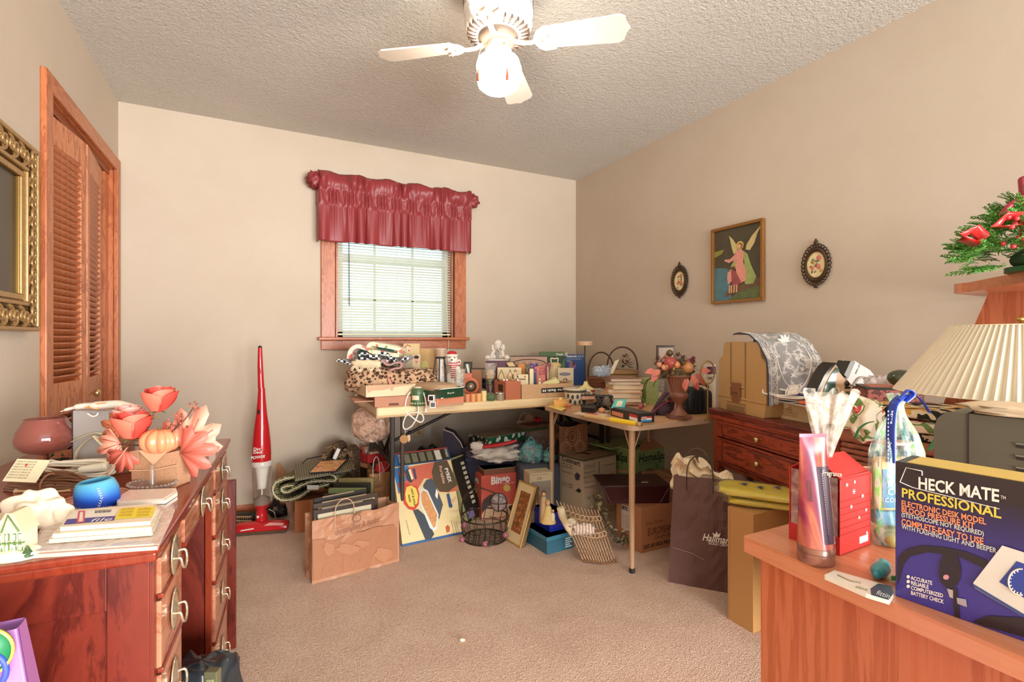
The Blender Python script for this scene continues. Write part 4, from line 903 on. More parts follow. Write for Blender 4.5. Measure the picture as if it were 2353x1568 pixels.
hp = [(-52, 0, Hb), (-53, -6, 66), (-48, -10, 90), (-34, -10, 108), (-15, -8, 116), (5, -8, 112), (22, -6, 104), (38, -4, 92), (50, 0, 70), (53, 0, Hb)]
t.part('handle', t.g().tube(smooth_path(hp, 4), 1.3, WI, 6).tube(smooth_path([(x+2*sin(i*2), y+2*cos(i*2), z+1.5) for i, (x, y, z) in enumerate(hp)], 4), .9, WI, 5))
GR1 = M('59523a', .5, .2)
rn = random.Random(5)
for x_, y_, z_ in ((-44, -12, 52), (-30, -30, 20), (-8, -48, 24), (28, -38, 60), (44, -28, 52), (12, -48, 66), (-22, -44, 66), (-50, 0, 88), (46, -4, 88), (34, -34, 8), (-40, -30, 2), (6, -52, 10)):
    t.part('leaf', t.g().leaf((x_, y_, z_), (rn.uniform(-1, 1), -.2, rn.uniform(-.5, .5)), 13, 7, GR1))
ROSE = GLASS('d8889a', .1, 1.45, .5, .95)
for x_, y_, z_ in ((-47, -14, 34), (47, -20, 14), (-50, -22, 4), (3, -50, 6)): t.part('glass_rose', t.g().ball((x_, y_, z_), 6.5, M('a0606c', .25, v=.5, s=200), 10, 8, 1, .6, 4))
t.part('wire_bulb', t.g().ball((32, -8, 84), (18, 12, 20), FILM('b8aaa8', .5, .1), 18, 12).tube([(32+19*cos(2*pi*i/24), -8, 84+21*sin(2*pi*i/24)) for i in range(24)], 1.2, WI, 5, closed=True).tube([(32, -8+13*cos(2*pi*i/24), 84+21*sin(2*pi*i/24)) for i in range(24)], 1.2, WI, 5, closed=True).tube([(32+19*cos(2*pi*i/24), -8+13*sin(2*pi*i/24), 84) for i in range(24)], 1, WI, 5, closed=True), 'wire-caged smoky glass bulb')
g = t.g(); rn = random.Random(2)
for i in range(26): g.ball((32+rn.uniform(-11, 11), -8+rn.uniform(-6, 6), 76+rn.uniform(-9, 8)), 2.6, M('b0505c' if i % 2 else 'd9b7a8', .5), 6, 4)
q = t.part('potpourri', g); q['kind'] = 'stuff'
# leaning botanical
t = BOX('botanical_picture', 'gold-framed autumn leaf picture with cream mat leaning on the wire basket', 'picture', (1159, 1238), (1197, 1261), 0, d=.022, lean=19, hh=.325, mat=M('6f5434', .5), bevel=.001)
def rectframe(t, w_, h_, fw, dp, mt, y0=-.004):
    g = t.m(); g.box((0, y0, 0), (w_, y0+dp, fw), mt).box((0, y0, h_-fw), (w_, y0+dp, h_), mt).box((0, y0, fw), (fw, y0+dp, h_-fw), mt).box((w_-fw, y0, fw), (w_, y0+dp, h_-fw), mt); return t.part('frame_moulding', g, bevel=.0015)
rectframe(t, t.w, t.hh, .008, .02, M('cfa864', .35, .5), -.006)
t.part('mat_board', t.m().box((.008, -.002, .008), (t.w-.008, -.0005, t.hh-.008), M('e6cd9c', .7)))
t.part('inner_line', t.m().box((.038, -.0026, .06), (t.w-.034, -.0018, t.hh-.05), M('4a2f20', .5)))
t.part('print', t.m().box((.041, -.003, .063), (t.w-.037, -.0022, t.hh-.053), CELLS([(0, '4a3a1e'), (.38, '6e5426'), (.5, 'a05a30'), (.6, 'b8743c'), (.72, 'd8a04c')], 45, .6, 'noise', interp='LINEAR', bump=0)))
# nativity box + blue boxes + figurine
t = BOX('nativity_box', 'cream gold-topped nativity ornament box with a window behind the figurine', 'box', (1217, 1216), (1270, 1209), 1089, d=.1, mat=M('d8c39a', .5))
t.part('window', t.m().box((.012, -.0012, .12), (t.w-.012, 0, t.hh-.05), M('a39483', .3)))
g = t.m(); g.text('Gift', .016, (t.w*.3, -.0015, t.hh-.04), (1, 0, 0), (0, 0, 1), DKP, bold=.01); 
for i in range(10): g.box((.01+i*.011, -.0012, t.hh-.014), (.014+i*.011, 0, t.hh-.008), M('a8854a', .5))
t.part('lettering', g)
g = t.m()
for x_, h_ in ((.035, .15), (.06, .19), (.085, .17)): g.lathe([(.014, .12), (.012, .15), (.006, h_-.02+.02), (.008, h_+.015), (0, h_+.025)], M('c99a70', .5), (x_, -.012, 0), 10)
t.part('nativity_relief', g)
t = BOX('teal_box', 'flat teal cardboard box with a barcode label at the bottom of the stack', 'box', (1256.6, 1276), (1318, 1259), 1236, A=(1208, 1243), mat=M('33667a', .4, v=.05)); tz = t.hh
t.part('lid', t.m().box((-.003, -.003, t.hh-.02), (t.w+.003, t.dp+.003, t.hh), M('3f8096', .35)), bevel=.001)
g = t.m(); 
for i in range(5): g.box((t.w-.055, -.0012, .012+i*.011), (t.w-.012-(i % 2)*.012, 0, .019+i*.011), M('b9d4d8', .5))
t.part('size_label', g)
t = BOX('royal_blue_box', 'glossy royal blue box on the teal box beneath the gold figurine', 'box', (1263.5, 1224), (1298, 1216), 1181, z=tz, A=(1236, 1201), mat=M('1e2f9e', .25, v=.05, coat=.5)); fz = tz+t.hh
t.part('lid', t.m().box((-.002, -.002, t.hh-.03), (t.w+.002, t.dp+.002, t.hh), M('2a3cb4', .25)), bevel=.001)
t = T('holy_family_figurine', 'small cream and gold kneeling figurine group on the royal blue box', 'figurine', 1258, d=2.47, z=fz)
RBE = M('d9bc78', .45, v=.15, s=60); SK = M('d0a07c', .5)
t.part('kneeling_figure', t.g().lathe([(17, 0), (18, 4), (13, 14), (9, 26), (7, 36), (4, 41)], RBE, (2, 0, 0), 14, sq=.7).ball((1, -2, 46), 5.4, SK, 12, 8).ball((1, 1, 48), 6, M('b9935a', .6), 10, 8))
t.part('standing_figure', t.g().lathe([(10, 0), (9, 22), (8, 40), (7, 54), (4, 60)], M('c0a27a', .5), (-8, 7, 0), 14, sq=.8).ball((-8, 5, 65), 5, SK, 12, 8).ball((-8, 8, 67), 5.6, M('5c4430', .7), 10, 8))
t.part('child', t.g().lathe([(5, 8), (5, 20), (3, 26)], M('efe2c0', .5), (12, -6, 0), 10).ball((12, -6, 30), 3.6, SK, 10, 6))
t.part('staff', t.g().tube([(-18, 2, 0), (-17, 2, 60), (-13, 2, 66)], 1.2, M('7a5634', .6), 6))
# rattan trellis basket
RT = M('c09a74', .5, v=.25, s=40); RTD = M('9c7652', .55)
t = T('rattan_wall_basket', 'fan-shaped openwork rattan basket lying tipped on the carpet', 'basket', 1352, 1292)
def rp(u, v):       # u across 0..1, v 0 bottom..1 top
    xb, zb = -2+62*u-10*(1-u), 2+4*sin(u*6)+8*abs(u-.3); xt, zt = -70+98*u, 128-22*u
    x = xb+(xt-xb)*v; z = zb+(zt-zb)*v; y = 40*v*1.0-34*sin(pi*u)*(.35+.65*v)*sin(pi*(.25+.6*v))
    return Vector((x, y, max(1.5, z)))
for i in range(13):
    u = i/12; t.part('cane', t.g().tube([rp(u, v/8-.0) for v in range(9)], 1.5, RT, 6))
for i in range(13):
    u = i/12; p = rp(u, 0); t.part('cane_tip', t.g().tube([p, p+Vector((2, -3, -1)), p+Vector((4, -8, 0))], [2.2, 3.2, 1], RTD, 6))
for v in (.12, .2, .46, .62, .78, .9):
    t.part('cross_cane', t.g().tube([rp(i/24, v)+Vector((0, -2, 0)) for i in range(25)], 1.1, RTD, 6))
for i in range(9):
    for v, r_ in ((.54, 6), (.84, 6)):
        c = rp((i+.5)/9, v); t.part('ring', t.g().tube([c+Vector((r_*cos(2*pi*k/12), -5, r_*sin(2*pi*k/12))) for k in range(12)], 1.7, M('c9a682', .45), 5, closed=True))
t = T('cream_cloth_roll', 'cream cloth rolled up and tucked into the top of the rattan basket', 'cloth', 1302, 1216, z=.17)
t.solo(t.g().tube(smooth_path([(-14, 4, 48), (-8, 2, 26), (2, 0, 6), (12, -2, -12)], 4), [9]*5+[8]*5+[6]*3, M('e8d8b0', .8, bump=.3, v=.15), 12).ball((12, 0, 14), (10, 8, 10), M('f0e4c4', .7), 12, 8, .8, .5, 3))
t = T('striped_tissue', 'green and white striped tissue paper stuffed in the rattan basket', 'tissue paper', 1345, 1262, z=.15)
t.solo(cloth((-4, 24, 36), (28, 10, 12), .6, 2.4, CELLS([(0, 'e8dccb'), (.45, '7f8a72'), (.6, 'f2e8da'), (.8, 'c08a78')], 22, .7, 'wave', bump=0), 4, 30, 14, .8, t.g()))
# garland
GL = [M('6d6a4a', .7), M('8b8862', .7), M('4f5238', .7), M('a39c78', .7)]
t = T('leafy_garland', 'faded green artificial leaf garland trailing between rattan basket and carton', 'garland', 1415, 1262)
rn = random.Random(9); path = smooth_path([(-48, 22, 118), (-42, 16, 100), (-30, 8, 78), (-22, 0, 58), (-8, -4, 38), (8, -6, 22), (18, -4, 40), (28, 0, 14)], 5)
t.part('stem', t.g().tube(path, 1.2, M('4a3c28', .7), 5))
for i in range(110):
    p = Vector(path[rn.randrange(len(path))])+Vector((rn.uniform(-14, 14), rn.uniform(-8, 8), rn.uniform(-8, 8))); 
    if p.z < 4: p.z = 4
    t.part('leaf', t.g().leaf(p, (rn.uniform(-1, 1), rn.uniform(-1, .3), rn.uniform(-.6, .8)), rn.uniform(9, 15), 7, GL[i % 4], up=(0, rn.uniform(-.5, .5), 1)))
# coffee maker box
t = BOX('coffee_maker_box', 'tan coffee maker carton with dark sans lettering under the card table', 'box', (1340, 1198), (1416, 1173), 1057, A=(1289, 1176), mat=M('cbb294', .5, v=.05))
t.part('top_panel', t.m().box((-.001, -.001, t.hh), (t.w+.001, t.dp+.001, t.hh+.001), M('a98d72', .5)))
t.part('green_edge', t.m().box((0, -.0012, t.hh-.012), (t.w, 0, t.hh), M('5a5a3c', .5)).box((-.0012, 0, t.hh-.012), (0, t.dp, t.hh), M('5a5a3c', .5)))
g = t.m(); t.tx(g, 'Cuisinart', (1291, 1058), (1333, 1072), 12, M('2c2f45', .5), face='S', bold=.03)
for i, (y_, st) in enumerate(((1066, 'Coffee Bar Classic'), (1072, 'Series Coffeemaker'), (1084, 'Key Features'), (1110, 'Glass carafe'), (1116, '12 cup'))): t.tx(g, st, (1291, y_), (1316, y_+7), 4, M('4a3c38', .5), face='S', bold=.01)
t.tx(g, 'A Fine Tasting Coffee Has Never Been So Easy', (1345, 1062), (1414, 1048), 5, M('8a4a38', .5)); 
for i, y_ in enumerate((1074, 1079, 1090, 1100, 1112, 1124)): t.tx(g, ['Coffee Bar Classic', 'Series Coffeemaker', 'Features', 'Brews fresh', 'Easy pour', 'Warmer'][i], (1343, y_), (1368, y_-6), 4, M('4a3c38', .5))
t.part('lettering', g)
g = t.m(); 
t.ps([(1320, 1092), (1326, 1086), (1333, 1092), (1331, 1104), (1323, 1104)], M('4c4a4e', .4), g, face='S'); t.ps([(1322, 1128), (1330, 1122), (1336, 1128), (1332, 1134)], M('3c3330', .4), g, face='S')
t.ps([(1376, 1062), (1377.5, 1062), (1377.5, 1088), (1376, 1089)], M('5a4a40', .5), g); t.ps([(1388, 1070), (1412, 1064), (1412, 1066), (1388, 1072)], M('8a7a68', .5), g)
t.ps([(1388, 1092), (1410, 1086), (1410, 1104), (1390, 1110)], M('b39878', .5), g); t.part('printed_picture', g)
g = t.m(); g.lathe([(.05, 0), (.05, .0006), (0, .0007)], M('8d6a58', .5), (t.w*.35, t.dp*.5, t.hh+.001), 16); g.text('Cuisinart', .03, (t.w-.02, t.dp*.75, t.hh+.002), (-1, 0, 0), (0, -1, 0), M('2c2f45', .5), bold=.03); t.part('top_print', g)
# foot spa box
GRN = M('8fa468', .5, v=.05)
t = BOX('foot_spa_box', 'pale green foot spa carton with its flap open under the card table', 'box', (1457, 1181), (1543, 1159), 1040, A=(1382, 1147), mat=GRN)
t.part('open_flap', t.m().xf((t.w*.05, t.dp*.55, t.hh), (R(16), 0, 0)).box((0, -.1, 0), (t.w*.8, .0, .003), CARTD).nx().add([(t.w*.02, 0, t.hh), (t.w, 0, t.hh), (t.w*.75, t.dp*.4, t.hh+.05)], [(0, 1, 2)], CART))
t.part('lid_flap', t.m().box((-.002, .0, t.hh), (t.w*.15, t.dp+.002, t.hh+.012), M('9db377', .5)).box((-.1, t.dp*.35, t.hh+.008), (t.w*.6, t.dp+.004, t.hh+.016), M('9db377', .5)))
g = t.m(); INK = M('23331f', .5)
t.tx(g, 'HomeSpa', (1467, 1064), (1530, 1054), 20, INK, bold=.03, shear=.2); t.tx(g, 'Just about for home comfort', (1470, 1070), (1534, 1060), 4, INK); t.tx(g, 'HomeSpa', (1392, 1052), (1441, 1063), 20, INK, face='S', bold=.03, shear=.2)
for i, y_ in enumerate((1080, 1084, 1094, 1098)): t.tx(g, ['Heats and', 'massages', 'bubbles', 'soothing'][i], (1518, y_-2), (1538, y_-6), 3.4, INK)
t.part('lettering', g)
g = t.m(); t.ps([(1463, 1090), (1470, 1082), (1478, 1086), (1490, 1076), (1504, 1078), (1512, 1092), (1508, 1100), (1465, 1104)], M('8c6a54', .5, v=.3, s=60), g); t.ps([(1416, 1078), (1440, 1082), (1442, 1087), (1417, 1086)], M('d8a07c', .5), g, face='S'); t.ps([(1506, 1064), (1512, 1066), (1514, 1078), (1509, 1080)], M('6f8a4e', .5), g); t.part('printed_picture', g)
# european carton and maroon box
t = BOX('shipping_carton', 'brown shipping carton with red print and a side label under the card table', 'box', (1473, 1273), (1562, 1251), 1169, A=(1426, 1239), mat=M('b87c56', .75, v=.05)); ez_ = t.hh
g = t.m(); RDK = M('5f2a22', .6)
t.tx(g, 'RSA 7356B', (1484, 1209), (1524, 1200), 8, M('8a5a42', .6), bold=.01); t.tx(g, 'EUROPEAN', (1488, 1232), (1545, 1219), 17, RDK, bold=.005); t.tx(g, 'Country Style', (1504, 1240), (1545, 1230), 10, RDK, shear=.4); t.tx(g, 'DIST. BY: RICH PRODUCTS', (1479, 1263), (1560, 1243), 9, BK, bold=.03)
t.part('lettering', g)
g = t.m(); t.ps([(1428, 1158), (1447, 1165), (1447, 1228), (1428, 1212)], M('ddd3c4', .5), g, face='S'); t.tx(g, '8751', (1429, 1170), (1446, 1177), 9, BK, face='S', e=.003, bold=.03)
for i in range(5): t.tx(g, 'ship to address', (1430, 1184+i*6), (1445, 1190+i*6), 3.5, M('7a6a60', .5), face='S', e=.003)
t.part('shipping_label', g)
MAR = M('3c1518', .35, v=.05, coat=.2)
t = BOX('maroon_box', 'flat glossy maroon lidded box resting on the shipping carton', 'box', (1384, 1161), (1540, 1158), 1118, z=ez_+.001, d=.22)
g = t.m(); h_ = t.hh; w_ = t.w
g.add([(.035, .02, 0), (w_-.003, .01, 0), (w_-.003, .2, 0), (.035, .2, 0), (0, 0, h_), (w_, 0, h_), (w_, .22, h_), (0, .22, h_)], [(0, 3, 2, 1), (4, 5, 6, 7), (0, 1, 5, 4), (1, 2, 6, 5), (2, 3, 7, 6), (3, 0, 4, 7)], MAR)
t.part('tray', g); t.part('lid', t.m().box((-.002, -.002, h_-.006), (w_+.002, .222, h_+.002), M('432726', .3, coat=.3)), bevel=.001)
t.part('corner_crease', t.m().tube([(.005, -.002, h_-.008), (.05, .016, .004)], .0012, M('9a7a72', .5), 4).tube([(w_-.004, -.002, h_-.008), (w_-.05, .01, .004)], .0012, M('9a7a72', .5), 4)); t.part('staple', t.m().box((w_*.62, .05, h_+.002), (w_*.72, .054, h_+.0035), WH))
t = BOX('plain_carton', 'plain brown carton behind the maroon box near the cabinet', 'box', (1520, 1214), (1585, 1204), 1104, d=.2, mat=CART)
t.part('tape', t.m().box((t.w*.4, -.001, 0), (t.w*.6, t.dp, t.hh+.001), M('c9a27c', .4)))
# hallmark bag
t = FB('brown_shopping_bag', 'large dark brown paper shopping bag with white script and cream tissue', 'shopping bag', (1535, 1338), (1748, 1378))
t.hh = t.h(1092); t.dp = .15; bag(t, t.w, t.dp, t.hh, M('644640', .55, v=.06, s=7), M('8a6458', .6), .006, 17, .13, .012)
g = t.m(); F = t.F
t.tx(g, 'Hallmark', (1613, 1242), (1686, 1252), 17, WHP, y=-.005, bold=.02, shear=.35); t.tx(g, 'GOLD CROWN', (1627, 1251), (1686, 1259), 6.5, WHP, y=-.005, bold=.02)
c = [(1640, 1234), (1637, 1224), (1643, 1229), (1646.5, 1222), (1650, 1229), (1656, 1225), (1653, 1235)]; t.ps(c, WHP, g, -.006); t.part('lettering', g)
t.part('crease', t.m().tube([F(1545, 1258, -.006), F(1590, 1272, -.0085), F(1618, 1287, -.0075)], .0012, M('a88a80', .6), 4))
handle(t, .05+.03, .22-.03, -.001, t.hh-.01, .11, .0024, M('2f2422', .5)); handle(t, .06, .17, t.dp-.0, t.hh-.01, .11, .0024, M('6f5a50', .5))
rot3 = Matrix.Rotation(t.rot, 3, 'Z')
q = T('tissue_paper', 'crumpled cream tissue paper rising out of the dark brown shopping bag', 'tissue paper', 0, loc=t.p+rot3 @ Vector((t.w*.42, t.dp*.5, t.hh-.05)), rot=t.rot)
TI = M('ecd7b4', .8, v=.06, bump=.2); gg = q.m()
for k in range(3):
    def tis(u, v, k=k): x = -.15+.26*u; hp = .075+.075*math.exp(-((u-.22-.1*k)/.2)**2)-.03*k*.5; n_ = noise.noise(Vector((u*7, v*3, k*5))); return (x+.02*n_, -.04+.04*k+.035*noise.noise(Vector((u*5, v*4, k*9+2)))*(1+v), -.02+v*(hp+.02)*(1+.3*noise.noise(Vector((u*6, 0, k)))))
    gg.grid(tis, 26, 8, TI, smooth=False)
q.solo(gg)
# tall tan box with packages
t = BOX('tall_tan_box', 'tall plain tan cardboard box standing beside the corner desk', 'box', (1672, 1422), (1731, 1457), 1163, d=.24, mat=M('b98a52', .55, v=.03)); tb = t.hh
t.part('fold_line', t.m().box((.01, -.0008, .01), (.012, 0, t.hh-.01), M('a87c48', .6)))
YEL = M('d8c434', .3, v=.12, s=30, coat=.3); 
rot3 = Matrix.Rotation(t.rot, 3, 'Z')
for i, (dx, dy, dz, dr, lb) in enumerate(((.06, .16, .0, 4, 'yellow plastic-wrapped package directly on the tall tan box'), (.045, .13, .034, -6, 'yellow plastic-wrapped package with dark figures, topmost of the pair'))):
    q = T('yellow_package', lb, 'package', 0, loc=t.p+rot3 @ Vector((dx, dy, tb+.003+dz)), rot=t.rot+R(40+dr))
    q.part('contents', q.m().ball((0, 0, .015), (.15, .085, .014), YEL, 32, 12, .45, .15, 4, i)); q.part('film', q.m().ball((0, 0, .016), (.162, .094, .0165), FILM('f4ecc0', .10, .2), 36, 12, .5, .25, 5, i+3))
    if i:
        g = q.m()
        for x_, y_ in ((-.06, .01), (.0, -.01), (.06, .02)):
            g.poly([(x_+a*.02, y_+b*.02, .0335) for a, b in ((-1, -.3), (-.3, .3), (.2, 1), (1, .8), (.3, .2), (.8, -.6), (.2, -.9), (-.2, -.1))], M('3b4870', .5))
        q.part('printed_figure', g)
q = T('brown_bundle', 'coil of brown straps on the tall tan box under the yellow packages', 'strap', 1795, d=1.95, z=.36)
gg = q.g()
for i in range(5): gg.tube([((16-i*2)*cos(2*pi*k/14), 8, 18+(16-i*2)*sin(2*pi*k/14)) for k in range(14)], 2, M('6f5a3c' if i % 2 else 'a38a5c', .7), 6, closed=True)
q.solo(gg)
# ---------------------------------------------------------------- on the long folding table
LEO = CELLS([(0, '8a5c3e'), (.22, '24160f'), (.44, 'c39a76'), (.7, 'cfa884')], 58, .9, 'dist', bump=.3, interp='CONSTANT')
t = BOX('pink_flat_carton', 'flat pinkish cardboard tray directly on the left end of the folding table', 'box', (861, 937), (952, 932), 914, z=ZT, d=.30, mat=M('bd8468', .7)); h1 = t.hh
t.part('cut_handle', t.m().box((t.w*.35, -.001, .006), (t.w*.6, 0, .018), M('6d4030', .7))); t.part('side_flap', t.m().box((-.10, .02, .03), (0, .28, .034), M('c99678', .7)))
t = FB('white_cardboard_tray', 'cream white shallow cardboard tray under the leopard blanket', 'box', (841, 914), (985, 906), ZT+h1+.001)
t.hh = t.h(887); t.part('tray', t.m().tray((0, 0, 0), (t.w, .36, t.hh), .004, M('e6cca4', .6), M('d9bd94', .7)), bevel=.001)
g = t.m(); g.poly([t.F(a, b) for a, b in ((842, 887), (845, 904), (856, 898), (880, 897), (895, 893), (899, 899), (903, 898), (906, 890), (930, 887), (950, 885), (950, 882), (842, 886))], M('c9a07a', .6)); t.part('torn_print', g)
zl = ZT+h1+.012
t = T('leopard_blanket', 'bundled leopard-print fleece blanket lying in the white cardboard tray', 'blanket', 893, z=zl, d=2.86)
s_ = t.g(); s_.ball((-30, 0, 26), (66, 50, 31), LEO, 44, 22, .7, .2, 2.2, 2); s_.ball((58, 4, 24), (56, 44, 27), LEO, 40, 20, .7, .25, 2.4, 7); s_.ball((28, -22, 14), (34, 24, 20), LEO, 30, 16, .8, .3, 2.4, 5)
t.part('fleece', s_); t.part('ribbon_tie', t.g().tube(smooth_path([(8, -44, 42), (14, -50, 28), (20, -52, 14), (26, -50, 4)], 4), [2]*4+[4]*4+[6]*4+[5], M('d98c78', .5), 8, flat=.3), 'pink ribbon tie')
zt = zl+60*t.s
CHK = CELLS([(0, '1c2238'), (.5, 'e9e4dc')], 62, .8, 'check', bump=0)
FLO = CELLS([(0, 'efe2c4'), (.5, 'e6cfa2'), (.7, 'd9735c'), (.8, '8a9a58'), (.86, 'f0e2c0')], 60, .9, 'vor', bump=.4)
FLP = CELLS([(0, 'f0dcc8'), (.55, 'e2938a'), (.7, 'f3e6d2'), (.85, 'cf6a62')], 46, .9, 'vor', bump=.4)
def drape(t, name, mat, x0, x1, z0, amp, th, d=50, k=3, ph=0, slope=0, y0=-25):
    P = smooth_path([(x0+(x1-x0)*i/10, z0+slope*i/10+amp*sin(i*k/2+ph)) for i in range(11)], 4)
    return t.part(name, fol(t.g(), P, th, y0, y0+d, mat))
t = T('checked_cloth', 'navy and white gingham cloth draped over the leopard blanket', 'cloth', 862, z=zt-.02, d=2.84)
drape(t, 'cloth_fold', CHK, -80, 12, 14, 5, 5, 60, 2.2, 1, 8); drape(t, 'cloth_fold', CHK, 10, 82, 20, 7, 6, 60, 2.6, 2, -2); drape(t, 'cloth_fold', CHK, -30, 40, 30, 4, 6, 50, 2, 0, 2)
t = T('crochet_doily', 'cream crochet doily with scalloped edge hanging over the leopard blanket', 'doily', 840, z=zt-.035, d=2.74)
g = t.g(); rn = random.Random(2)
for i in range(34): g.tube([(-32+i*1.9+2.8*cos(a), 0+3*sin(a*.5), 12-5*abs(i-17)/17*1.3+2.8*sin(a)+7*sin(i*.5)) for a in [k*pi/4 for k in range(8)]], 1.1, M('ecd8b4', .9), 5, closed=True)
q = t.part('scallops', g); q['kind'] = 'stuff'; t.part('weave', t.g().ball((0, 6, 18), (34, 9, 9), M('e2cda6', .9, bump=.5, v=.3, s=120), 24, 10, .8, .4, 3))
t = T('pink_floral_towel', 'pink floral rolled towel at the left top of the cloth heap', 'towel', 838, z=zt+.03, d=2.86)
t.solo(fol(t.g(), smooth_path([(-30, 2), (-26, 20), (-12, 30), (6, 26), (20, 20), (30, 12), (34, 2)], 5), 9, -20, 26, FLP))
t = T('cream_floral_towel', 'cream terry towel with red and green flowers, topmost of the cloth heap', 'towel', 888, z=zt+.035, d=2.84)
P = smooth_path([(34, 12), (36, 20), (20, 26), (-4, 30), (-26, 34), (-34, 28), (-30, 18), (-10, 14), (14, 10), (34, 8)], 5)
t.solo(fol(t.g(), P, 9, -24, 24, FLO))
t = T('pink_lined_cloth', 'grey-pink lined cloth folded in an S under the checked cloth', 'cloth', 893, z=zt-.02, d=2.74)
t.solo(fol(t.g(), smooth_path([(-14, 22), (-6, 12), (4, 10), (20, 16), (30, 12), (28, 4), (16, 2), (4, -2)], 5), 4, -4, 30, M('b58c86', .8)))
t = T('teal_folder', 'teal folder showing behind the towels under the window apron', 'folder', 862, Y=3.15, z=ZT)
t.solo(t.g().box((-40, 0, 0), (42, 4, t.z(796)), M('3f6f6c', .5)), bevel=.001)
CB1 = M('e6c894', .55); CB2 = M('dcb47c', .6)
def hbox(name, label, x0, x1, top, Y, mat, d=12, z=ZT, cat='box', **k):
    """upright box whose foot is hidden: left/right/top edges in the photograph, on height z at plane Y"""
    t = T(name, label, cat, (x0+x1)/2, Y=Y, z=z, **k); t.h_ = t.z(top); t.a, t.b = t.x(x0), t.x(x1)
    t.part('box_body', t.g().box((t.a, 0, 0), (t.b, d, t.h_), mat), bevel=.001); return t
t = hbox('hosiery_box', 'tall cream hosiery carton with a small red-lipped face, left of the pair', 927, 964, 790, 3.2, CB1)
t.part('printed_picture', t.g().disc(t.x(938), t.z(802), 6, -.4, M('efcfb0', .5), 8).disc(t.x(940), t.z(806), 2, -.6, M('cf5a48', .5)).tube([(t.x(930), -.3, t.z(800)), (t.x(936), -.3, t.z(793)), (t.x(944), -.3, t.z(797))], 1, M('a8643c', .6), 4))
t = hbox('hosiery_box', 'lower grey and cream hosiery carton with a dark-haired face', 928, 965, 817, 3.08, M('b8ae92', .6))
t.part('printed_picture', t.g().box((t.x(948), -.4, 0), (t.x(966), 0, t.z(816)), M('ecd0a8', .5)).disc(t.x(957), t.z(828), 6, -.6, M('e8b898', .5), 8).disc(t.x(957), t.z(821), 6, -.8, M('3b2a22', .5), 4).disc(t.x(957), t.z(832), 1.6, -1, M('c23c34', .5)))
t = hbox('cream_carton', 'wide plain cream carton standing against the wall under the window', 965, 1005, 801, 3.3, CB2)
t.part('printed_cup', t.g().prism([(t.x(966), t.z(845)), (t.x(968), t.z(832)), (t.x(980), t.z(829)), (t.x(986), t.z(845))], -.8, 0, M('e2d890', .5)).tube([(t.x(968), -1, t.z(842)), (t.x(966), -1, t.z(836)), (t.x(970), -1, t.z(835))], .8, M('c9a04c', .4), 5))
t = T('frosted_glass_vase', 'pink-tinted frosted glass cylinder behind the black wire lantern', 'vase', 1013, Y=3.2, z=ZT)
h_ = t.z(802); t.part('glass_body', t.g().lathe([(11, 0), (12, h_*.3), (11, h_*.8), (12.5, h_)], M('e8c4a4', .3, al=.85), n=20)); t.part('rim', t.g().tube([(12.3*cos(a), 12.3*sin(a), h_) for a in [2*pi*i/20 for i in range(20)]], .8, WH, 5, closed=True))
# wire lantern
t = T('wire_lantern', 'black wire lantern frame holding a clear glass hurricane', 'lantern', 1012, d=2.84, z=ZT); z0, z1 = t.z(884), t.z(823)
t.part('base', t.g().cyl((0, 0, 0), 15, 6, M('3b302a', .4), 20)); t.part('base', t.g().cyl((0, 0, z0-4), 18, 5, M('a78f74', .4), 20)) if z0 > 8 else None
for a in (-150, -90, -30, 60): t.part('frame_rod', t.g().tube([(11*cos(R(a)), 11*sin(R(a)), z1), (16*cos(R(a)), 16*sin(R(a)), z1-25), (18*cos(R(a)), 18*sin(R(a)), z0)], 1.3, BK, 6))
t.part('top_ring', t.g().lathe([(10, z1-1), (12.5, z1), (12.5, z1+2.5), (10, z1+3)], BK, n=20)); t.part('glass_chimney', t.g().lathe([(7, z0+2), (9, z0+12), (8, z0+24), (6, z0+34), (9, z1-3)], FILM('e8e2da', .45, .05), n=20)); t.part('chrome_stem', t.g().cyl((0, 0, z0), 1.4, z1-z0-8, M('d8d4cc', .2, .8), 8).ball((0, 0, z0+36), 5, M('e8e2da', .15, .5), 12, 8))
# santa bear
t = T('plush_polar_bear', 'small white plush bear with a red hat and red striped scarf', 'plush toy', 1042, d=3.0, z=ZT); b_ = t.z(850)
WF_ = M('efe4d4', .95, bump=.6)
t.part('body', t.g().ball((2, 2, b_-2), (14, 12, 16), WF_, 16, 10, 1, .2, 4).ball((-2, 0, b_-26), (16, 14, 24), WF_, 16, 10)); t.part('head', t.g().ball((-3, 0, b_+24), (13, 12, 13), WF_, 18, 12, 1, .15, 5).ball((-2, -10, b_+21), (6, 5, 5), WHP, 10, 8))
t.part('eye', t.g().ball((-7, -11, b_+28), 1.4, BK, 6, 5).ball((4, -11, b_+28), 1.4, BK, 6, 5).ball((-2, -15, b_+23), 2, BK, 8, 6)); t.part('scarf', t.g().tube([(13*cos(a), 12*sin(a), b_+12) for a in [2*pi*i/16 for i in range(16)]], 4, CELLS([(0, 'c2242c'), (.5, 'f0e6da')], 26, .9, 'wave', rot=(0, R(90), 0), bump=0), 8, closed=True).box((-3, -16, b_-18), (7, -13, b_+10), CELLS([(0, 'c2242c'), (.5, 'f0e6da')], 26, .9, 'wave', rot=(0, R(90), 0), bump=0)))
t.part('hat', t.g().lathe([(13, b_+32), (12, b_+38), (9, b_+42), (0, b_+44)], RED, (-4, 0, 0), 16).tube([(-4+12*cos(a), 12*sin(a), b_+33) for a in [2*pi*i/16 for i in range(16)]], 3, WF_, 8, closed=True)); t.part('ear_badge', t.g().ball((13, -5, b_+18), (5, 3, 6), WF_, 10, 8).disc(14, b_+18, 2.6, -8.2, M('b8434a', .5)))
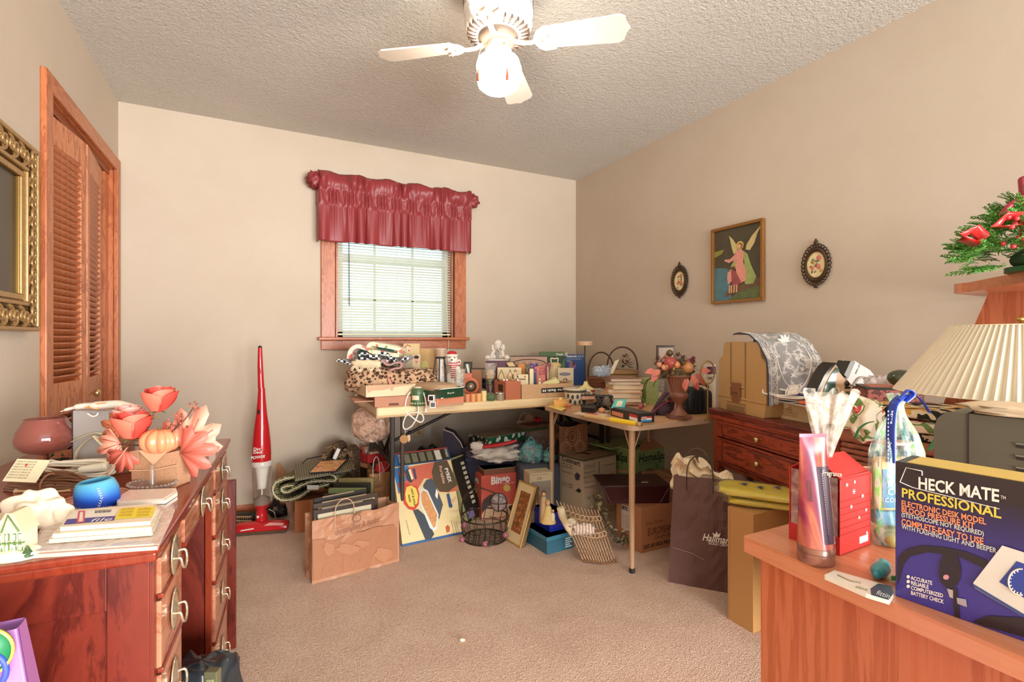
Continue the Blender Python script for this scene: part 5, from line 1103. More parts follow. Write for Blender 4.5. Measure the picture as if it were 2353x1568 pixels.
t = hbox('small_picture_frame', 'small black and green picture frame behind the orange candles', 1065, 1085, 832, 3.1, M('25271f', .4), 5, cat='picture frame')
t.part('picture', t.g().box((-7, -.6, t.h_-24), (6, 0, t.h_-4), M('5c604a', .4))); t.part('white_figure', t.g().xf((0, -1.4, t.h_-14), (0, R(-12), 0)).box((-2.4, 0, -12), (2.6, 1.2, 9), WH).nx())
t = hbox('low_brown_carton', 'low brown carton behind the black and white shoe', 1083, 1107, 849, 3.05, M('a8714c', .6), 14)
t.part('dark_rim', t.g().box((t.a-1, -1, t.h_), (t.b+6, 15, t.h_+2), M('2c2622', .5)))
t = T('square_glass_jar', 'clear square glass jar with a black wire stand left of the orange candle', 'jar', 1056, d=2.86, z=ZT)
h_ = t.z(848); t.part('glass_body', t.g().lathe([(12, 0), (13, h_*.45), (12, h_*.6), (13.5, h_)], FILM('dcd2c4', .45, .05), n=4)); t.part('wire_stand', t.g().tube([(14*cos(a), 14*sin(a), h_*.42) for a in [2*pi*i/16 for i in range(16)]], 1.2, BK, 5, closed=True)); t.part('contents', t.g().cyl((0, 0, 1), 8, h_*.3, M('c48c78', .5), 12))
t = T('tape_dispenser', 'round salmon orange timer with dark speckled dial and boxy top', 'timer', 1082, 906, z=ZT)
OR = M('dd7850', .45); c = 15+2
t.part('body', t.g().xf((0, 0, c+2), (R(90), 0, 0)).lathe([(0, -7), (18, -7), (20, -4), (20, 4), (18, 7), (0, 7)], OR, n=28).nx()); t.part('top_block', t.g().box((-20, -5, 35), (3, 8, 48), M('e07c62', .45)), bevel=.002)
t.part('dial', t.g().xf((1, -7.2, c+2), (R(90), 0, 0)).lathe([(13, 0), (12.5, 1.5), (9, 2), (8.5, 1), (0, 1)], M('3a2c22', .5, v=.4, s=300), n=28).lathe([(8, .8), (7, 1.6), (3, 1.8)], M('8a6a52', .5), n=20, caps=False).cyl((0, 0, 1), 2.6, 2, WH, 12).nx())
t = T('black_white_shoes', 'pair of small black and white saddle shoes lying beside the timer', 'shoes', 1112, 900, z=ZT)
for k in range(2): t.part('shoe', t.g().xf((0, k*14, 8+k*10), (0, R(20), R(20))).ball((0, 0, 4), (19, 8, 7), BK, 18, 10, .9).ball((-13, 0, 5), (8, 7.5, 6), WHP, 12, 8).box((-20, -8, -5), (20, 8, -2), WH).nx())
t = T('hurricane_candle', 'stemmed glass hurricane with a cream candle and green accent', 'candle holder', 1127, 906, z=ZT)
t.part('foot', t.g().lathe([(10, 0), (8, 2), (3, 4), (2.5, 14), (5, 18), (3, 22), (3, 28), (8, 34)], FILM('e6ead8', .5, .05), n=18)); t.part('green_leaf', t.g().leaf((-4, -4, 22), (0, 0, 1), 12, 8, M('5f8c3a', .5))); t.part('green_leaf', t.g().leaf((3, -4, 22), (.3, 0, 1), 12, 7, M('5f8c3a', .5)))
t.part('glass_bowl', t.g().lathe([(6, 32), (11, 38), (13.5, 46), (13, 60), (15.5, 72)], FILM('e9e0d4', .4, .04), n=24, caps=False)); t.part('candle', t.g().cyl((0, 0, 36), 9.5, 20, M('f0cf98', .6), 20).cyl((0, 0, 56), .6, 4, BK, 5))
t = T('wax_warmer_jar', 'squat green ceramic wax warmer with a cream label, cord hanging off the table', 'wax warmer', 960, 932, z=ZT)
GW = M('4f6b45', .35, v=.15, s=60)
t.part('jar_body', t.g().lathe([(15, 0), (17, 3), (17, 8), (15, 12), (15, 26), (16, 34), (12, 39), (9, 40)], GW, n=28)); t.part('lid', t.g().lathe([(10, 40), (10.5, 42), (7, 44), (0, 44)], M('c9bda4', .3), n=24)); t.part('label', t.g().grid(lambda u, v: (15.6*sin((u-.5)*1.1-.2), -15.6*cos((u-.5)*1.1-.2), 14+10*v), 8, 1, CRM))
g = t.g(); rn = random.Random(1)
for i in range(18): a = 2*pi*i/18; g.ball((17*cos(a), 17*sin(a), 6), 2, M('d9d4b0', .5), 6, 4)
q = t.part('beaded_band', g); q['kind'] = 'stuff'
cp = [(-14, 0, 34), (-22, -8, 22), (-26, -12, 4), (-24, -14, -12), (-8, -16, -26), (8, -16, -36), (16, -16, -30), (12, -16, -18), (-4, -16, -14), (-22, -16, -20), (-30, -16, -40), (-26, -16, -52), (-10, -16, -44), (2, -16, -22), (4, -14, -4), (0, -10, 4)]
t.part('power_cord', t.g().tube(smooth_path(cp, 6), 1.7, WH, 8)); t.part('power_cord', t.g().tube(smooth_path([(14, -4, 30), (20, -12, 12), (22, -14, 0), (22, -14, -8)], 5), 1.6, WH, 8).box((19.5, -16, -14), (24.5, -12, -5), WH).box((21, -14, -19), (22, -13, -14), M('b98a54', .3, .8)), bevel=0)
t = T('price_tag', 'round yellow tag with a paper flap hanging from the white cord', 'tag', 0, loc=t.p+Matrix.Rotation(RC, 3, 'Z') @ Vector((-26*t.s, -16*t.s, -62*t.s)), rot=RC)
g = G(.0024); g.tube([(0, 0, 8), (1, 0, 2), (-1, 0, -2)], .5, WH, 4).xf((-2, 0, -12), (R(90), 0, 0)).lathe([(0, 0), (9, 0), (9, 1.6), (0, 1.6)], M('e8c45c', .4), n=24).lathe([(8.6, 1.5), (9.6, 1.5), (9.6, 2), (8.6, 2)], M('b98a5c', .5), n=24).nx(); t.part('disc', g); t.part('paper_flap', G(.0024).poly([(5, 1, -4), (11, 1, -2), (12, 1, -14), (8, 1, -20)], M('e2bd94', .6)))
t = BOX('pink_plastic_tray', 'salmon pink plastic tray under the dark green tin', 'tray', (1004, 937), (1066, 931), 916, z=ZT, d=.12, mat=M('d98a68', .45), bevel=.005); h1 = t.hh
t.part('liner', t.m().box((.004, -.002, 0), (t.w-.004, 0, t.hh*.3), M('c09474', .6)))
t = BOX('green_tin_box', 'dark green tin box with a tan padded lid on the pink tray', 'tin', (1012, 917), (1065, 911), 894, z=ZT+h1, A=(990, 903), mat=M('24452c', .25, coat=.3), bevel=.001)
t.part('lid', t.m().ball((t.w*.45, t.dp*.5, t.hh), (t.w*.5, t.dp*.5, .022), M('b99670', .6), 20, 8, .5)); g = t.m(); t.tx(g, 'Boyds', (1028, 906), (1044, 904), 4, WH); t.part('lettering', g); t.part('label', t.m().box((.002, -.0012, .001), (.02, 0, .005), WH)); t.part('edge', t.m().box((-.001, -.001, t.hh-.004), (t.w+.001, t.dp, t.hh), WH))
t = T('photo_cubes', 'two stacked white-edged black photo cubes left of the pink tray', 'photo cube', 994, 937, z=ZT)
for k in range(2): t.part('cube_frame', t.g().xf((k*-2, 0, k*15), (0, 0, R(14-20*k))).box((-7, -6, 0), (7, 6, 14), WHP).box((-5, -6.4, 2), (5, -6, 12), M('2b2422', .4)).nx(), bevel=.0006)
for i, (px, hx, lb) in enumerate(((1074, 'e08a5c', 'salmon votive candle, leftmost of the votive row'), (1087, 'e59a62', 'peach votive candle, second of the votive row'), (1100, 'eaa868', 'light orange votive candle, third of the votive row'), (1112, 'ecd592', 'taller yellow votive candle at the right end of the votive row'))):
    t = T('votive_candle', lb, 'candle', px, 924-.8*i, z=ZT); hh = 18 if i < 3 else 23
    t.part('wax', t.g().lathe([(6, 0), (6.6, hh*.9), (6, hh), (0, hh)], M(hx, .45), n=16), None, bevel=0); t.part('wick', t.g().cyl((0, 0, hh), .4, 3, BK, 5))
t = T('green_ball_candle', 'textured green ball candle in front of the striped tin', 'candle', 1128, 921, z=ZT); t.part('wax', t.g().lathe([(7, 0), (10.5, 4), (11, 8), (9, 13), (4, 15), (0, 15.5)], M('56704a', .7, v=.3, s=200, bump=.6), n=20)); t.part('wick', t.g().cyl((0, 0, 15), .4, 3, BK, 5))
t = T('striped_tin', 'small silver-rimmed jar with striped sides beside the terracotta box', 'tin', 1149, 920, z=ZT); t.part('glass_body', t.g().lathe([(9, 0), (9.4, 14)], CELLS([(0, '4a3c34'), (.5, 'd9c4a4')], 90, .3, 'wave', bump=0), n=20)); t.part('lid', t.g().lathe([(10, 14), (10.4, 16), (10, 18), (0, 18)], M('cfc8bc', .2, .8), n=20))
TC = M('b96a48', .7, v=.05); tch = .1
t = BOX('terracotta_box', 'terracotta coloured cardboard box with a small dark window', 'box', (1162, 919), (1197, 917), 878, z=ZT, A=(1143, 912), mat=TC); tch = t.hh+.002; t.part('dark_window', t.m().box((-.0012, t.dp*.25, t.hh*.42), (0, t.dp*.65, t.hh*.8), M('33211c', .5))); t.part('lid_gap', t.m().box((.0, -.001, t.hh-.002), (t.w, t.dp, t.hh+.0015), M('c9755a', .6)))
# wide display carton
t = FB('display_carton', 'long open tan carton with a black lettered strip, full of small goods', 'box', (1199, 917), (1318, 911), ZT)
t.dp = .26; t.hh = t.h(885); t.part('carton', t.m().tray((0, 0, 0), (t.w, t.dp, t.hh), .004, M('cda377', .6)), bevel=.001)
g = t.m(); t.ps([(1244, 893), (1318, 889), (1318, 900), (1244, 904)], BK, g); t.part('black_strip', g)
g = t.m(); A_ = t.F(1316, 892.5, 0, .003); B_ = t.F(1247, 895.5, 0, .003); ex = B_-A_
g.text('Natures Bath M', .016, A_+Vector((0, 0, -.001)), ex, (0, 0, -1), WHP, bold=.03, sx=ex.length/(.016*max(v[0] for v in letters('Natures Bath M', 'LEFT', .03, 0)[0]))); t.part('lettering', g); t.part('seam', t.m().box((t.w*.47, -.0012, 0), (t.w*.475, 0, t.hh), CARTD))
DC = t; zi = ZT+.005
def item(name, label, cat, px, py, dY, z=None): # things standing in the display carton
    return T(name, label, cat, px, d=dY, z=(z or zi))
t = hbox('basket_picture_box', 'wide tan carton printed with a gathered basket picture behind the goods', 1173, 1257, 819, 3.05, M('c39a80', .6), 14)
g = t.g(); 
for i in range(9): g.flat([(-28+i*7.2, t.h_-12-abs(i-4)*1.2), (-22+i*7.2, t.h_-11-abs(i-3.2)*1.2), (-22+i*7.2, t.h_-34), (-28+i*7.2, t.h_-34)], -.5, M('cfa88c' if i % 2 else 'b98c70', .6))
g.tube([(-36+i*4.4, -.8, t.h_-16+9*sin(pi*i/17)**.5) for i in range(18)], .9, M('5c3a30', .6), 4); t.part('printed_picture', g); t.part('top_edge', t.g().box((t.a, -.4, t.h_-1), (t.b, 14, t.h_+.6), BK))
t = hbox('green_open_box', 'dark green open display box with a folded front flap behind the goods', 1240, 1298, 809, 3.2, M('2e4a2a', .5), 14)
t.part('flap', t.g().box((t.a, -1.4, t.h_-10), (t.b, 0, t.h_), M('4f7038', .5)).prism([(t.b-10, t.h_-36), (t.b, t.h_-12), (t.b, t.h_-38)], -1.2, 0, M('5a7d42', .5))); t.part('lettering', t.g().text('fresh 27', 6, (t.b-20, -2, t.h_-8), (1, 0, 0), (0, 0, 1), WH, bold=.03))
BLU = M('22488c', .35, v=.1)
t = hbox('blue_electronics_box', 'blue electronics carton with white lettering near the room corner', 1299, 1344, 815, 3.25, BLU, 16)
g = t.g(); g.text('Panasonic', 4.6, (t.a+2, -.6, t.h_-6), (1, 0, 0), (0, 0, 1), WHP, bold=.05); g.text('KX-TC', 4, (t.b-16, -.6, t.h_-6), (1, 0, 0), (0, 0, 1), WHP); g.text('Cordless Answering System', 2.2, (t.a+3, -.6, t.h_-11), (1, 0, 0), (0, 0, 1), WHP); g.text('Digital', 3, (t.a+3, -.6, t.h_-16), (1, 0, 0), (0, 0, 1), WHP); t.part('lettering', g)
t.part('printed_picture', t.g().disc(t.a+16, t.h_-26, 8, -.5, M('9c7a98', .5), 10).disc(t.a+19, t.h_-21, 3, -.8, M('6d2a3a', .5), 5)); t.part('corner_panel', t.g().box((t.b-1, -.5, t.h_-20), (t.b+3, 14, t.h_), M('b9aa90', .6)))
PL = M('e9d3a6', .6)
t = hbox('plum_flat_box', 'dark plum box with a pale lid that the plush poodle sits on', 1116, 1166, 829, 2.96, M('5c3442', .5, v=.3, s=80), 26, cat='box')
t.part('lid', t.g().box((t.a-1, -1, t.h_), (t.b+1, 27, t.h_+3), M('d8cfc0', .4)), bevel=.001); zp = ZT+(t.h_+3.2)*t.s; pd = t.p.copy()
POD = M('ddd0c2', .95, bump=.8, v=.15, s=90)
t = T('plush_poodle', 'sitting white plush poodle with a fluffy head on the plum box', 'plush toy', 1144, d=(pd.x*SA+pd.y*CA)+.03, z=zp)
t.part('body', t.g().ball((-2, 4, 10), (13, 10, 14), POD, 16, 10, 1, .12, 6)); t.part('grey_bib', t.g().ball((-1, -2, 9), (8, 6, 11), M('9c948c', .9), 12, 8))
t.part('head', t.g().ball((0, 0, 27), (9, 9, 8), POD, 16, 10).ball((3, -8, 24), (5, 5, 4.5), POD, 10, 8).ball((-1, 2, 36), (9.5, 9, 8), POD, 18, 12, 1, .4, 7).ball((-11, 2, 25), (5, 5, 9), POD, 12, 8, 1, .4, 7).ball((12, 2, 26), (4.5, 5, 8), POD, 12, 8, 1, .4, 6))
t.part('face', t.g().ball((5, -12.6, 24), 1.5, BK, 8, 6).ball((-2, -8, 28), 1, BK, 6, 5).ball((6, -7, 29), 1, BK, 6, 5))
for x_ in (-20, 18): t.part('leg', t.g().tube([(x_*.4, -2, 6), (x_, -10, 3.5), (x_*1.15, -14, 4)], [6, 4.5, 6.5], POD, 10).ball((x_*1.15, -15, 4), (7, 6, 4.6), POD, 10, 8))
for x_ in (-10, 9): t.part('arm', t.g().tube([(x_, 0, 18), (x_*1.4, -6, 9), (x_*1.3, -9, 4)], [4.5, 4, 4], POD, 8))
def small(name, label, cat, x0, x1, top, dd, mat, z=None, th=8, tilt=0, **k):
    t = T(name, label, cat, (x0+x1)/2, Y=dd-.1, z=z or zi); h_ = t.z(top); t.h_ = h_; t.a, t.b = t.x(x0), t.x(x1)
    g = t.g().xf((0, 0, 0), (0, R(tilt), 0)); g.box((t.a, 0, 0), (t.b, th, h_), mat); g.nx(); t.part('body', g, bevel=.001); return t
t = small('orange_carton', 'small bright orange carton standing in the display carton', 'box', 1191, 1206, 837, 3.02, M('e0873c', .5))
t = small('lattice_book', 'olive latticed thin book beside the orange carton', 'book', 1206, 1216, 838, 3.02, M('6e6640', .6)); t.part('lattice', t.g().tube([(t.a+1, -.5, t.h_-4), (t.b-1, -.5, t.h_-20)], .5, CRM, 4).tube([(t.a+1, -.5, t.h_-20), (t.b-1, -.5, t.h_-4)], .5, CRM, 4))
t = small('cream_wide_box', 'cream box with a small emblem left of the orange carton', 'box', 1143, 1198, 845, 2.98, PL, z=ZT); ccz = ZT+t.h_*t.s+.001; t.part('emblem', t.g().text('choice', 4, (8, -.4, t.h_-9), (1, 0, 0), (0, 0, 1), M('a8854a', .5)))
t = small('bread_plastic_radio', 'cream plastic radio with rounded top and small floral marks', 'radio', 1182, 1214, 861, 2.84, M('ecd9ac', .45), th=10); t.part('floral_marks', t.g().ball((-9, -.6, t.h_-5), (2, .6, 2), M('6f7a3a', .5), 6, 4).ball((8, -.6, t.h_-5), (2, .6, 2), M('a8742c', .5), 6, 4)); t.part('display', t.g().box((t.a+2, -.6, t.h_-12), (t.b-6, 0, t.h_-9.5), M('7a4a30', .4)))
t = small('pink_book', 'small salmon pink book with red script standing among the goods', 'book', 1234, 1257, 842, 2.88, M('d87a6a', .5), th=5, tilt=-6)
g = t.g(); 
for i, st in enumerate(('When', 'Angels', 'Speak')): g.text(st, 5.6, (t.a+5-i*.6, -.8, t.h_-8-i*6), (1, 0, .12), (0, 0, 1), M('9c2f30', .5), bold=.01)
t.part('lettering', g); t.part('pages', t.g().box((t.b+1, .6, 2), (t.b+3, 4.4, t.h_-1), CRM))
t = small('purple_card', 'purple patterned card behind the pink book', 'card', 1218, 1235, 836, 3.0, CELLS([(0, '4a2a78'), (.5, '9a7ab8'), (.8, '2c2c6a')], 120, .5, 'vor', bump=0), th=1.5)
t = small('red_card_packet', 'dark red packet tilted behind the pink book', 'packet', 1238, 1250, 833, 2.95, M('8d2428', .4), th=3, tilt=14)
t = small('blue_figurine_card', 'narrow dark blue box with a pink flower left of the pink book', 'box', 1225, 1233, 849, 2.86, M('39455c', .45), th=5); t.part('flower_print', t.g().ball((0, -.6, t.h_-5), (2.4, .5, 2.4), M('d86a8c', .5), 8, 5))
t = small('cream_candle_box', 'cream ribbed pillar standing at the middle of the goods', 'candle', 1217, 1226, 848, 2.84, M('f0dcb4', .5), th=7)
t = T('cream_tureen', 'cream ceramic tureen with a handled lid behind the display carton', 'tureen', 1274, Y=2.95, z=ZT); h_ = t.z(841)
t.part('bowl', t.g().lathe([(10, 0), (15, h_*.4), (14, h_)], M('e6cf9e', .35), n=24)); t.part('lid', t.g().lathe([(16, h_), (16, h_+3), (11, h_+7), (4, h_+8), (0, h_+8)], M('d9bd82', .35), n=24)); t.part('lid_handle', t.g().tube(smooth_path([(-7, 0, h_+6), (-8, 0, h_+17), (0, 0, h_+16), (8, 0, h_+17), (7, 0, h_+6)], 4), 1.5, M('ecdcb4', .35), 8))
t = small('cream_bowed_frame', 'cream curved picture frame with a dark oval in front of the tureen', 'picture frame', 1282, 1318, 846, 2.92, M('e0c8a4', .5), th=3); t.part('oval_picture', t.g().disc(-2, t.h_-14, 13, -.8, M('3a3038', .4), 3.4)); t.part('inner_oval', t.g().disc(-2, t.h_-14, 11, -1.1, M('8a8496', .4), 2))
t = T('ceramic_angel', 'small cream ceramic angel near the front of the goods', 'figurine', 1240, Y=2.70, z=zi); h_ = t.z(866); t.part('gown', t.g().lathe([(6, 0), (5, h_*.4), (2.5, h_*.75)], M('f0e4bc', .4), n=12)); t.part('head', t.g().ball((0, 0, h_*.85), 3, M('ecd2a8', .5), 8, 6)); t.part('wing', t.g().leaf((-1, 2, h_*.5), (-1, 0, .8), 8, 5, WHP).leaf((1, 2, h_*.5), (1, 0, .8), 8, 5, WHP))
t = T('cream_envelope', 'pale yellow envelope slanting out of the display carton', 'envelope', 1265, Y=2.71, z=zi); b_ = t.z(882)
t.part('paper', t.g().add([(-22, -2, b_-2), (-18, 2, b_+2), (12, 4, b_+15), (22, 2, b_+3), (10, -3, b_-3)], [(0, 1, 2, 3, 4)], M('e8dc9c', .6)), solid=.001); t.part('printed_line', t.g().tube([(-8, 0, b_+7), (18, 3, b_+14)], .5, M('b58a3a', .5), 4))
t = T('pressed_flowers', 'dried purple and green flowers beside the pale envelope', 'flowers', 1303, Y=2.71, z=zi); b_ = t.z(880); rn = random.Random(8)
for i in range(10): t.part('petal', t.g().leaf((rn.uniform(-8, 8), 0, b_+rn.uniform(0, 8)), (rn.uniform(-1, 1), -.5, .6), 7, 4, M(('8c3a52', 'c9b890', '7d8f62')[i % 3], .6)))
t = T('tent_photo_frame', 'beige tilted photo frame lying on top of the cream box', 'picture frame', 1176, Y=2.90, z=ccz); b_ = 0
t.part('frame', t.g().add([(-8, -2, b_), (12, -2, b_+1), (4, 8, b_+13), (-16, 8, b_+11)], [(0, 1, 2, 3)], M('3a2a20', .5)), solid=.002); t.part('photo', t.g().add([(-7, -2.8, b_+1.5), (9, -2.8, b_+2), (2, 6.4, b_+11.5), (-13, 6.4, b_+10)], [(0, 1, 2, 3)], M('dcc496', .5)), solid=.001)
t = T('gingerbread_ornaments', 'cluster of small gold and cream hanging charm ornaments above the terracotta box', 'ornament', 1168, Y=2.70, z=ZT+tch)
for x_, k in ((-16, 0), (4, 1), (16, 2)):
    t.part('charm', t.g().box((x_-4, -2, 8+k*2), (x_+4, 3, 16+k*2), M('d9b27c', .5)), bevel=.001); t.part('wire', t.g().tube([(x_, 0, 26), (x_-6, 0, 10), (x_-8, 0, -1)], .6, BK, 4).tube([(x_, 0, 26), (x_+6, 0, 10), (x_+8, 0, -1)], .6, BK, 4))
    t.part('dangle', t.g().ball((x_-7, -2, 2), (3, 2, 3), M(('4a3028', 'ecdcc0', 'c9a05c')[k], .5), 8, 6).ball((x_+6, -2, 1.8), (3, 2, 3), M(('ecdcc0', 'a87a4a', 'efe6d4')[k], .5), 8, 6))
# tall stand
t = T('display_stand', 'slim dark display pole with a flat tan drum top by the room corner', 'display stand', 1344, Y=2.72, z=ZT)
t.part('base', t.g().cyl((0, 0, 0), 16, 3, M('6a4a38', .4), 20)); zt_ = t.z(794); t.part('pole', t.g().tube([(0, 0, 2), (0, 0, zt_*.6), (0, 0, zt_)], 1.7, M('3c3a38', .35, .5), 8)); t.part('drum_top', t.g().cyl((0, 0, zt_), 18, 8, M('d2a57e', .5), 28).cyl((0, 0, zt_+8), 18.4, .8, M('e8d4b4', .5), 28))
# handled baskets
def basket(px, Y, w_, rimy, topy, lb, c1, seed, cone):
    t = T('handled_basket', lb, 'basket', px, Y=Y, z=ZT); hr_ = t.z(rimy); ht = t.z(topy); WK = M(c1, .6, v=.3, s=60)
    g = t.g(); n = 22
    for k in range(6):
        z_ = (k+.5)*hr_/6; r_ = w_*(.72+.28*z_/hr_); g.tube([(r_*cos(2*pi*i/n)+(1 if (i+k) % 2 else -1), r_*.75*sin(2*pi*i/n), z_) for i in range(n)], hr_/11, WK, 5, closed=True)
    q = t.part('woven_side', g); t.part('rim', t.g().tube([(w_*cos(2*pi*i/n), w_*.75*sin(2*pi*i/n), hr_) for i in range(n)], 2.4, WK, 7, closed=True))
    t.part('hoop_handle', t.g().tube([(w_*cos(a), 0, hr_+(ht-hr_)*sin(a)**.75 if sin(a) > 0 else hr_) for a in [pi*i/20 for i in range(21)]], 1.8, M('4a3226', .6), 7))
    rn = random.Random(seed)
    for i in range(34):
        a = rn.uniform(0, 6.28); e = rn.uniform(0, 1); t.part('evergreen_sprig', t.g().leaf((w_*.45*cos(a)*e+(6 if cone else 0), w_*.3*sin(a)*e-4, hr_+rn.uniform(2, (ht-hr_)*.42)), (cos(a), sin(a)-.4, rn.uniform(-.2, .9)), 12, 6, M(('2c4a22', '3f6a2e', '5c8040', '1f3018')[i % 4], .6)))
    if cone:
        g = t.g()
        for i in range(40):
            a = i*2.4; r_ = 9*math.sqrt(i/40); g.leaf((4+r_*cos(a), -16+.1*i, hr_+28+r_*sin(a)), (cos(a), -.6, sin(a)), 5, 5, M('c99a80' if i % 2 else '5a3526', .6))
        t.part('pine_cone', g, 'open pine cone')
    return t
basket(1381, 2.95, 30, 868, 810, 'smaller brown wicker basket with hoop handle and ivy, left of the two', '8a5638', 3, 0)
basket(1430, 2.70, 35, 852, 798, 'taller wicker basket with hoop handle, evergreens and a pine cone', 'a88458', 6, 1)
t = T('blue_plastic_packet', 'crinkled blue and clear plastic packet in front of the smaller basket', 'packet', 1382, d=3.0, z=.845); b_ = t.z(862)
t.part('contents', t.g().add([(-18, 0, b_-2), (14, -2, b_), (20, 2, b_+26), (4, 4, b_+16), (-8, 3, b_+12)], [(0, 1, 2, 3, 4)], M('7d8fa8', .4, v=.5, s=60)), solid=.003); t.part('film', t.g().ball((0, 0, b_+8), (21, 6, 12), FILM('cfd8e0', .4, .1), 18, 8, .8, .5, 3))
t = T('white_magazine', 'white folded magazine leaning in the taller basket', 'magazine', 1408, d=3.02, z=.86); b_ = t.z(860); t.solo(t.g().add([(-10, 0, b_), (0, 0, b_), (16, 4, b_+34), (6, 4, b_+30)], [(0, 1, 2, 3)], M('e6d6b8', .6)), solid=.004)
# stack of books
zb = ZC
for i, (x0, x1, yb, hx, lb) in enumerate(((1384, 1478, 920, '8f5a44', 'dark red hardback at the bottom of the book stack'), (1388, 1470, 912, 'd9b48a', 'wide cream book second from the bottom of the book stack'), (1385, 1468, 903, 'e2c39a', 'thick cream book third from the bottom of the book stack'), (1392, 1472, 892, 'e6a87a', 'peach paperback in the middle of the book stack'), (1398, 1472, 880, 'f0d4a4', 'pale yellow book below the top two of the book stack'), (1393, 1468, 872, 'c9a898', 'grey-pink hardback just below the topmost book'), (1390, 1467, 866, '9c6f5c', 'brown-spined hardback topmost of the book stack'))):
    d_ = 2.98; th = (.022, .024, .03, .02, .026, .018, .018)[i]
    t = T('hardback_book', lb, 'book', (x0+x1)/2, d=d_, z=zb, rot=RC+R((3, -4, 8, -6, 5, -3, 7)[i]), group='books stacked on the card table')
    w_ = (x1-x0)*t.s/2*.96; t.part('pages', t.m().box((-w_+.006, -.08+.002, .002), (w_-.003, .08-.003, th-.002), M('ecd9bc', .8, v=.1, s=200))); t.part('cover', t.m().box((-w_, -.082, 0), (w_, .082, .0025), M(hx, .5)).box((-w_, -.082, th-.0025), (w_, .082, th), M(hx, .5)).box((-w_, -.082, 0), (-w_+.004, .082, th), M(hx, .5)), bevel=.0006)
    zb += th+.0005
t = T('small_dark_book', 'small dark brown book lying beside the display carton', 'book', 1352, d=2.98, z=ZT+.002, rot=RC+R(12)); t.part('cover', t.m().box((-.06, -.05, 0), (.05, .06, .003), M('3a2a24', .4)).box((-.06, -.05, .024), (.05, .06, .028), M('33241f', .35)), bevel=.001); t.part('pages', t.m().box((-.057, -.047, .003), (.047, .057, .024), M('d9a88c', .8)))
# ---------------------------------------------------------------- on the card table
t = T('enamel_pot', 'cream enamel mug pot with dark leaf pattern at the card table corner', 'pot', 1321, 929, z=ZC)
h_ = 36; t.part('bowl', t.g().lathe([(17, 0), (21, 3), (24, h_*.7), (25.5, h_-2)], M('e6d4b4', .25, coat=.4), n=30, caps=False).lathe([(16, 1), (20, 4), (24, h_-2)], M('e0bb8c', .4), n=30, caps=False)); t.part('rim', t.g().lathe([(25, h_-3), (27.5, h_-1), (27, h_+1), (24.5, h_)], M('e9dcc4', .3), n=30, caps=False).lathe([(25.2, h_-8), (26, h_-3)], M('5a5240', .4), n=30, caps=False))
g = t.g(); rn = random.Random(12)
for i in range(16):
    a = -2.6+i*.23; z_ = (8, 20)[i % 2]+rn.uniform(-2, 2); r_ = 22.4+z_*.08+.6; g.poly([((r_)*cos(a+du*.13), (r_)*sin(a+du*.13), z_+dv*5.4) for du, dv in ((-1, -.2), (-.3, -.9), (.6, -.8), (1, .1), (.5, .9), (-.5, .9))], M('2e3a42', .4))
t.part('leaf_pattern', g); t.part('handle', t.g().tube(smooth_path([(26, 0, 30), (36, 0, 28), (36, 0, 16), (25, 0, 10)], 4), 2, M('d9d4c8', .3), 7))
t = T('sippy_cup', 'cream ceramic canister with yellow spouted lid and red band', 'cup', 1346, 926, z=ZC); CRX = M('edc896', .4)
t.part('cup_body', t.g().lathe([(17.5, 0), (18, 2), (19, 26)], CRX, n=28)); t.part('red_band', t.g().lathe([(20, 26), (20.6, 28), (20, 31)], M('b3282a', .35), n=28)); t.part('lid', t.g().lathe([(20, 31), (19, 33), (12, 37), (6, 41), (4.6, 46), (4, 49), (0, 49)], M('e6d38c', .4), n=28)); t.part('painted_bird', t.g().tube(smooth_path([(-13, -14, 12), (-10, -16, 14), (-8, -17, 10)], 3), 1, M('c98a3c', .5), 5).tube([(-9, -16.4, 15), (-10, -16, 20)], .7, M('8a4a28', .5), 4))
t = T('black_cable_bundle', 'tangled bundle of black cables in the middle of the card table', 'cable', 1372, 943, z=ZC)
t.part('cable', tangle(t.g(), (-2, 6, 2), 28, 16, 9, 1.6, BKG, 22, 3)); t.part('cable', tangle(t.g(), (18, 12, 6), 17, 10, 26, 1.6, M('3a3634', .4), 22, 5)); t.part('connector', t.g().ball((22, 2, 18), (9, 7, 14), M('6f6050', .5, v=.4, s=120), 14, 8, .8))
t = T('grey_coil_cord', 'pale grey braided cord coiled behind the black cables', 'cord', 1376, 926, z=ZC); t.part('cord', tangle(t.g(), (0, 10, 8), 15, 8, 22, 2, M('b3a898', .6), 20, 9))
t = T('power_adapter', 'black power adapter with a white label in front of the cables', 'adapter', 1352, 949, z=ZC, rot=RC+R(-28)); t.part('housing', t.m().box((-.035, -.02, 0), (.04, .022, .032), BKG), bevel=.004); t.part('label', t.m().box((-.0362, -.014, .006), (-.035, .014, .028), WHP))
t = T('amber_glass_ball', 'striped amber glass ornament at the front of the card table', 'ornament', 1383, 950, z=ZC); t.part('glass', t.g().ball((0, 0, 6.5), (9, 8, 6.5), M('d88a58', .2, v=.6, s=90, coat=.5), 16, 10)); t.part('cap', t.g().cyl((0, 0, 12.5), 2.4, 2, GOLD, 8))
t = T('wooden_mouse', 'grey-brown little wooden animal beside the amber ornament', 'figurine', 1395, 951, z=ZC); t.part('body', t.g().ball((0, 0, 4), (7, 5, 4.4), M('a88c74', .6), 12, 8)); t.part('ear', t.g().ball((-5, -2, 8), 1.6, M('8c6a58', .6), 6, 5))
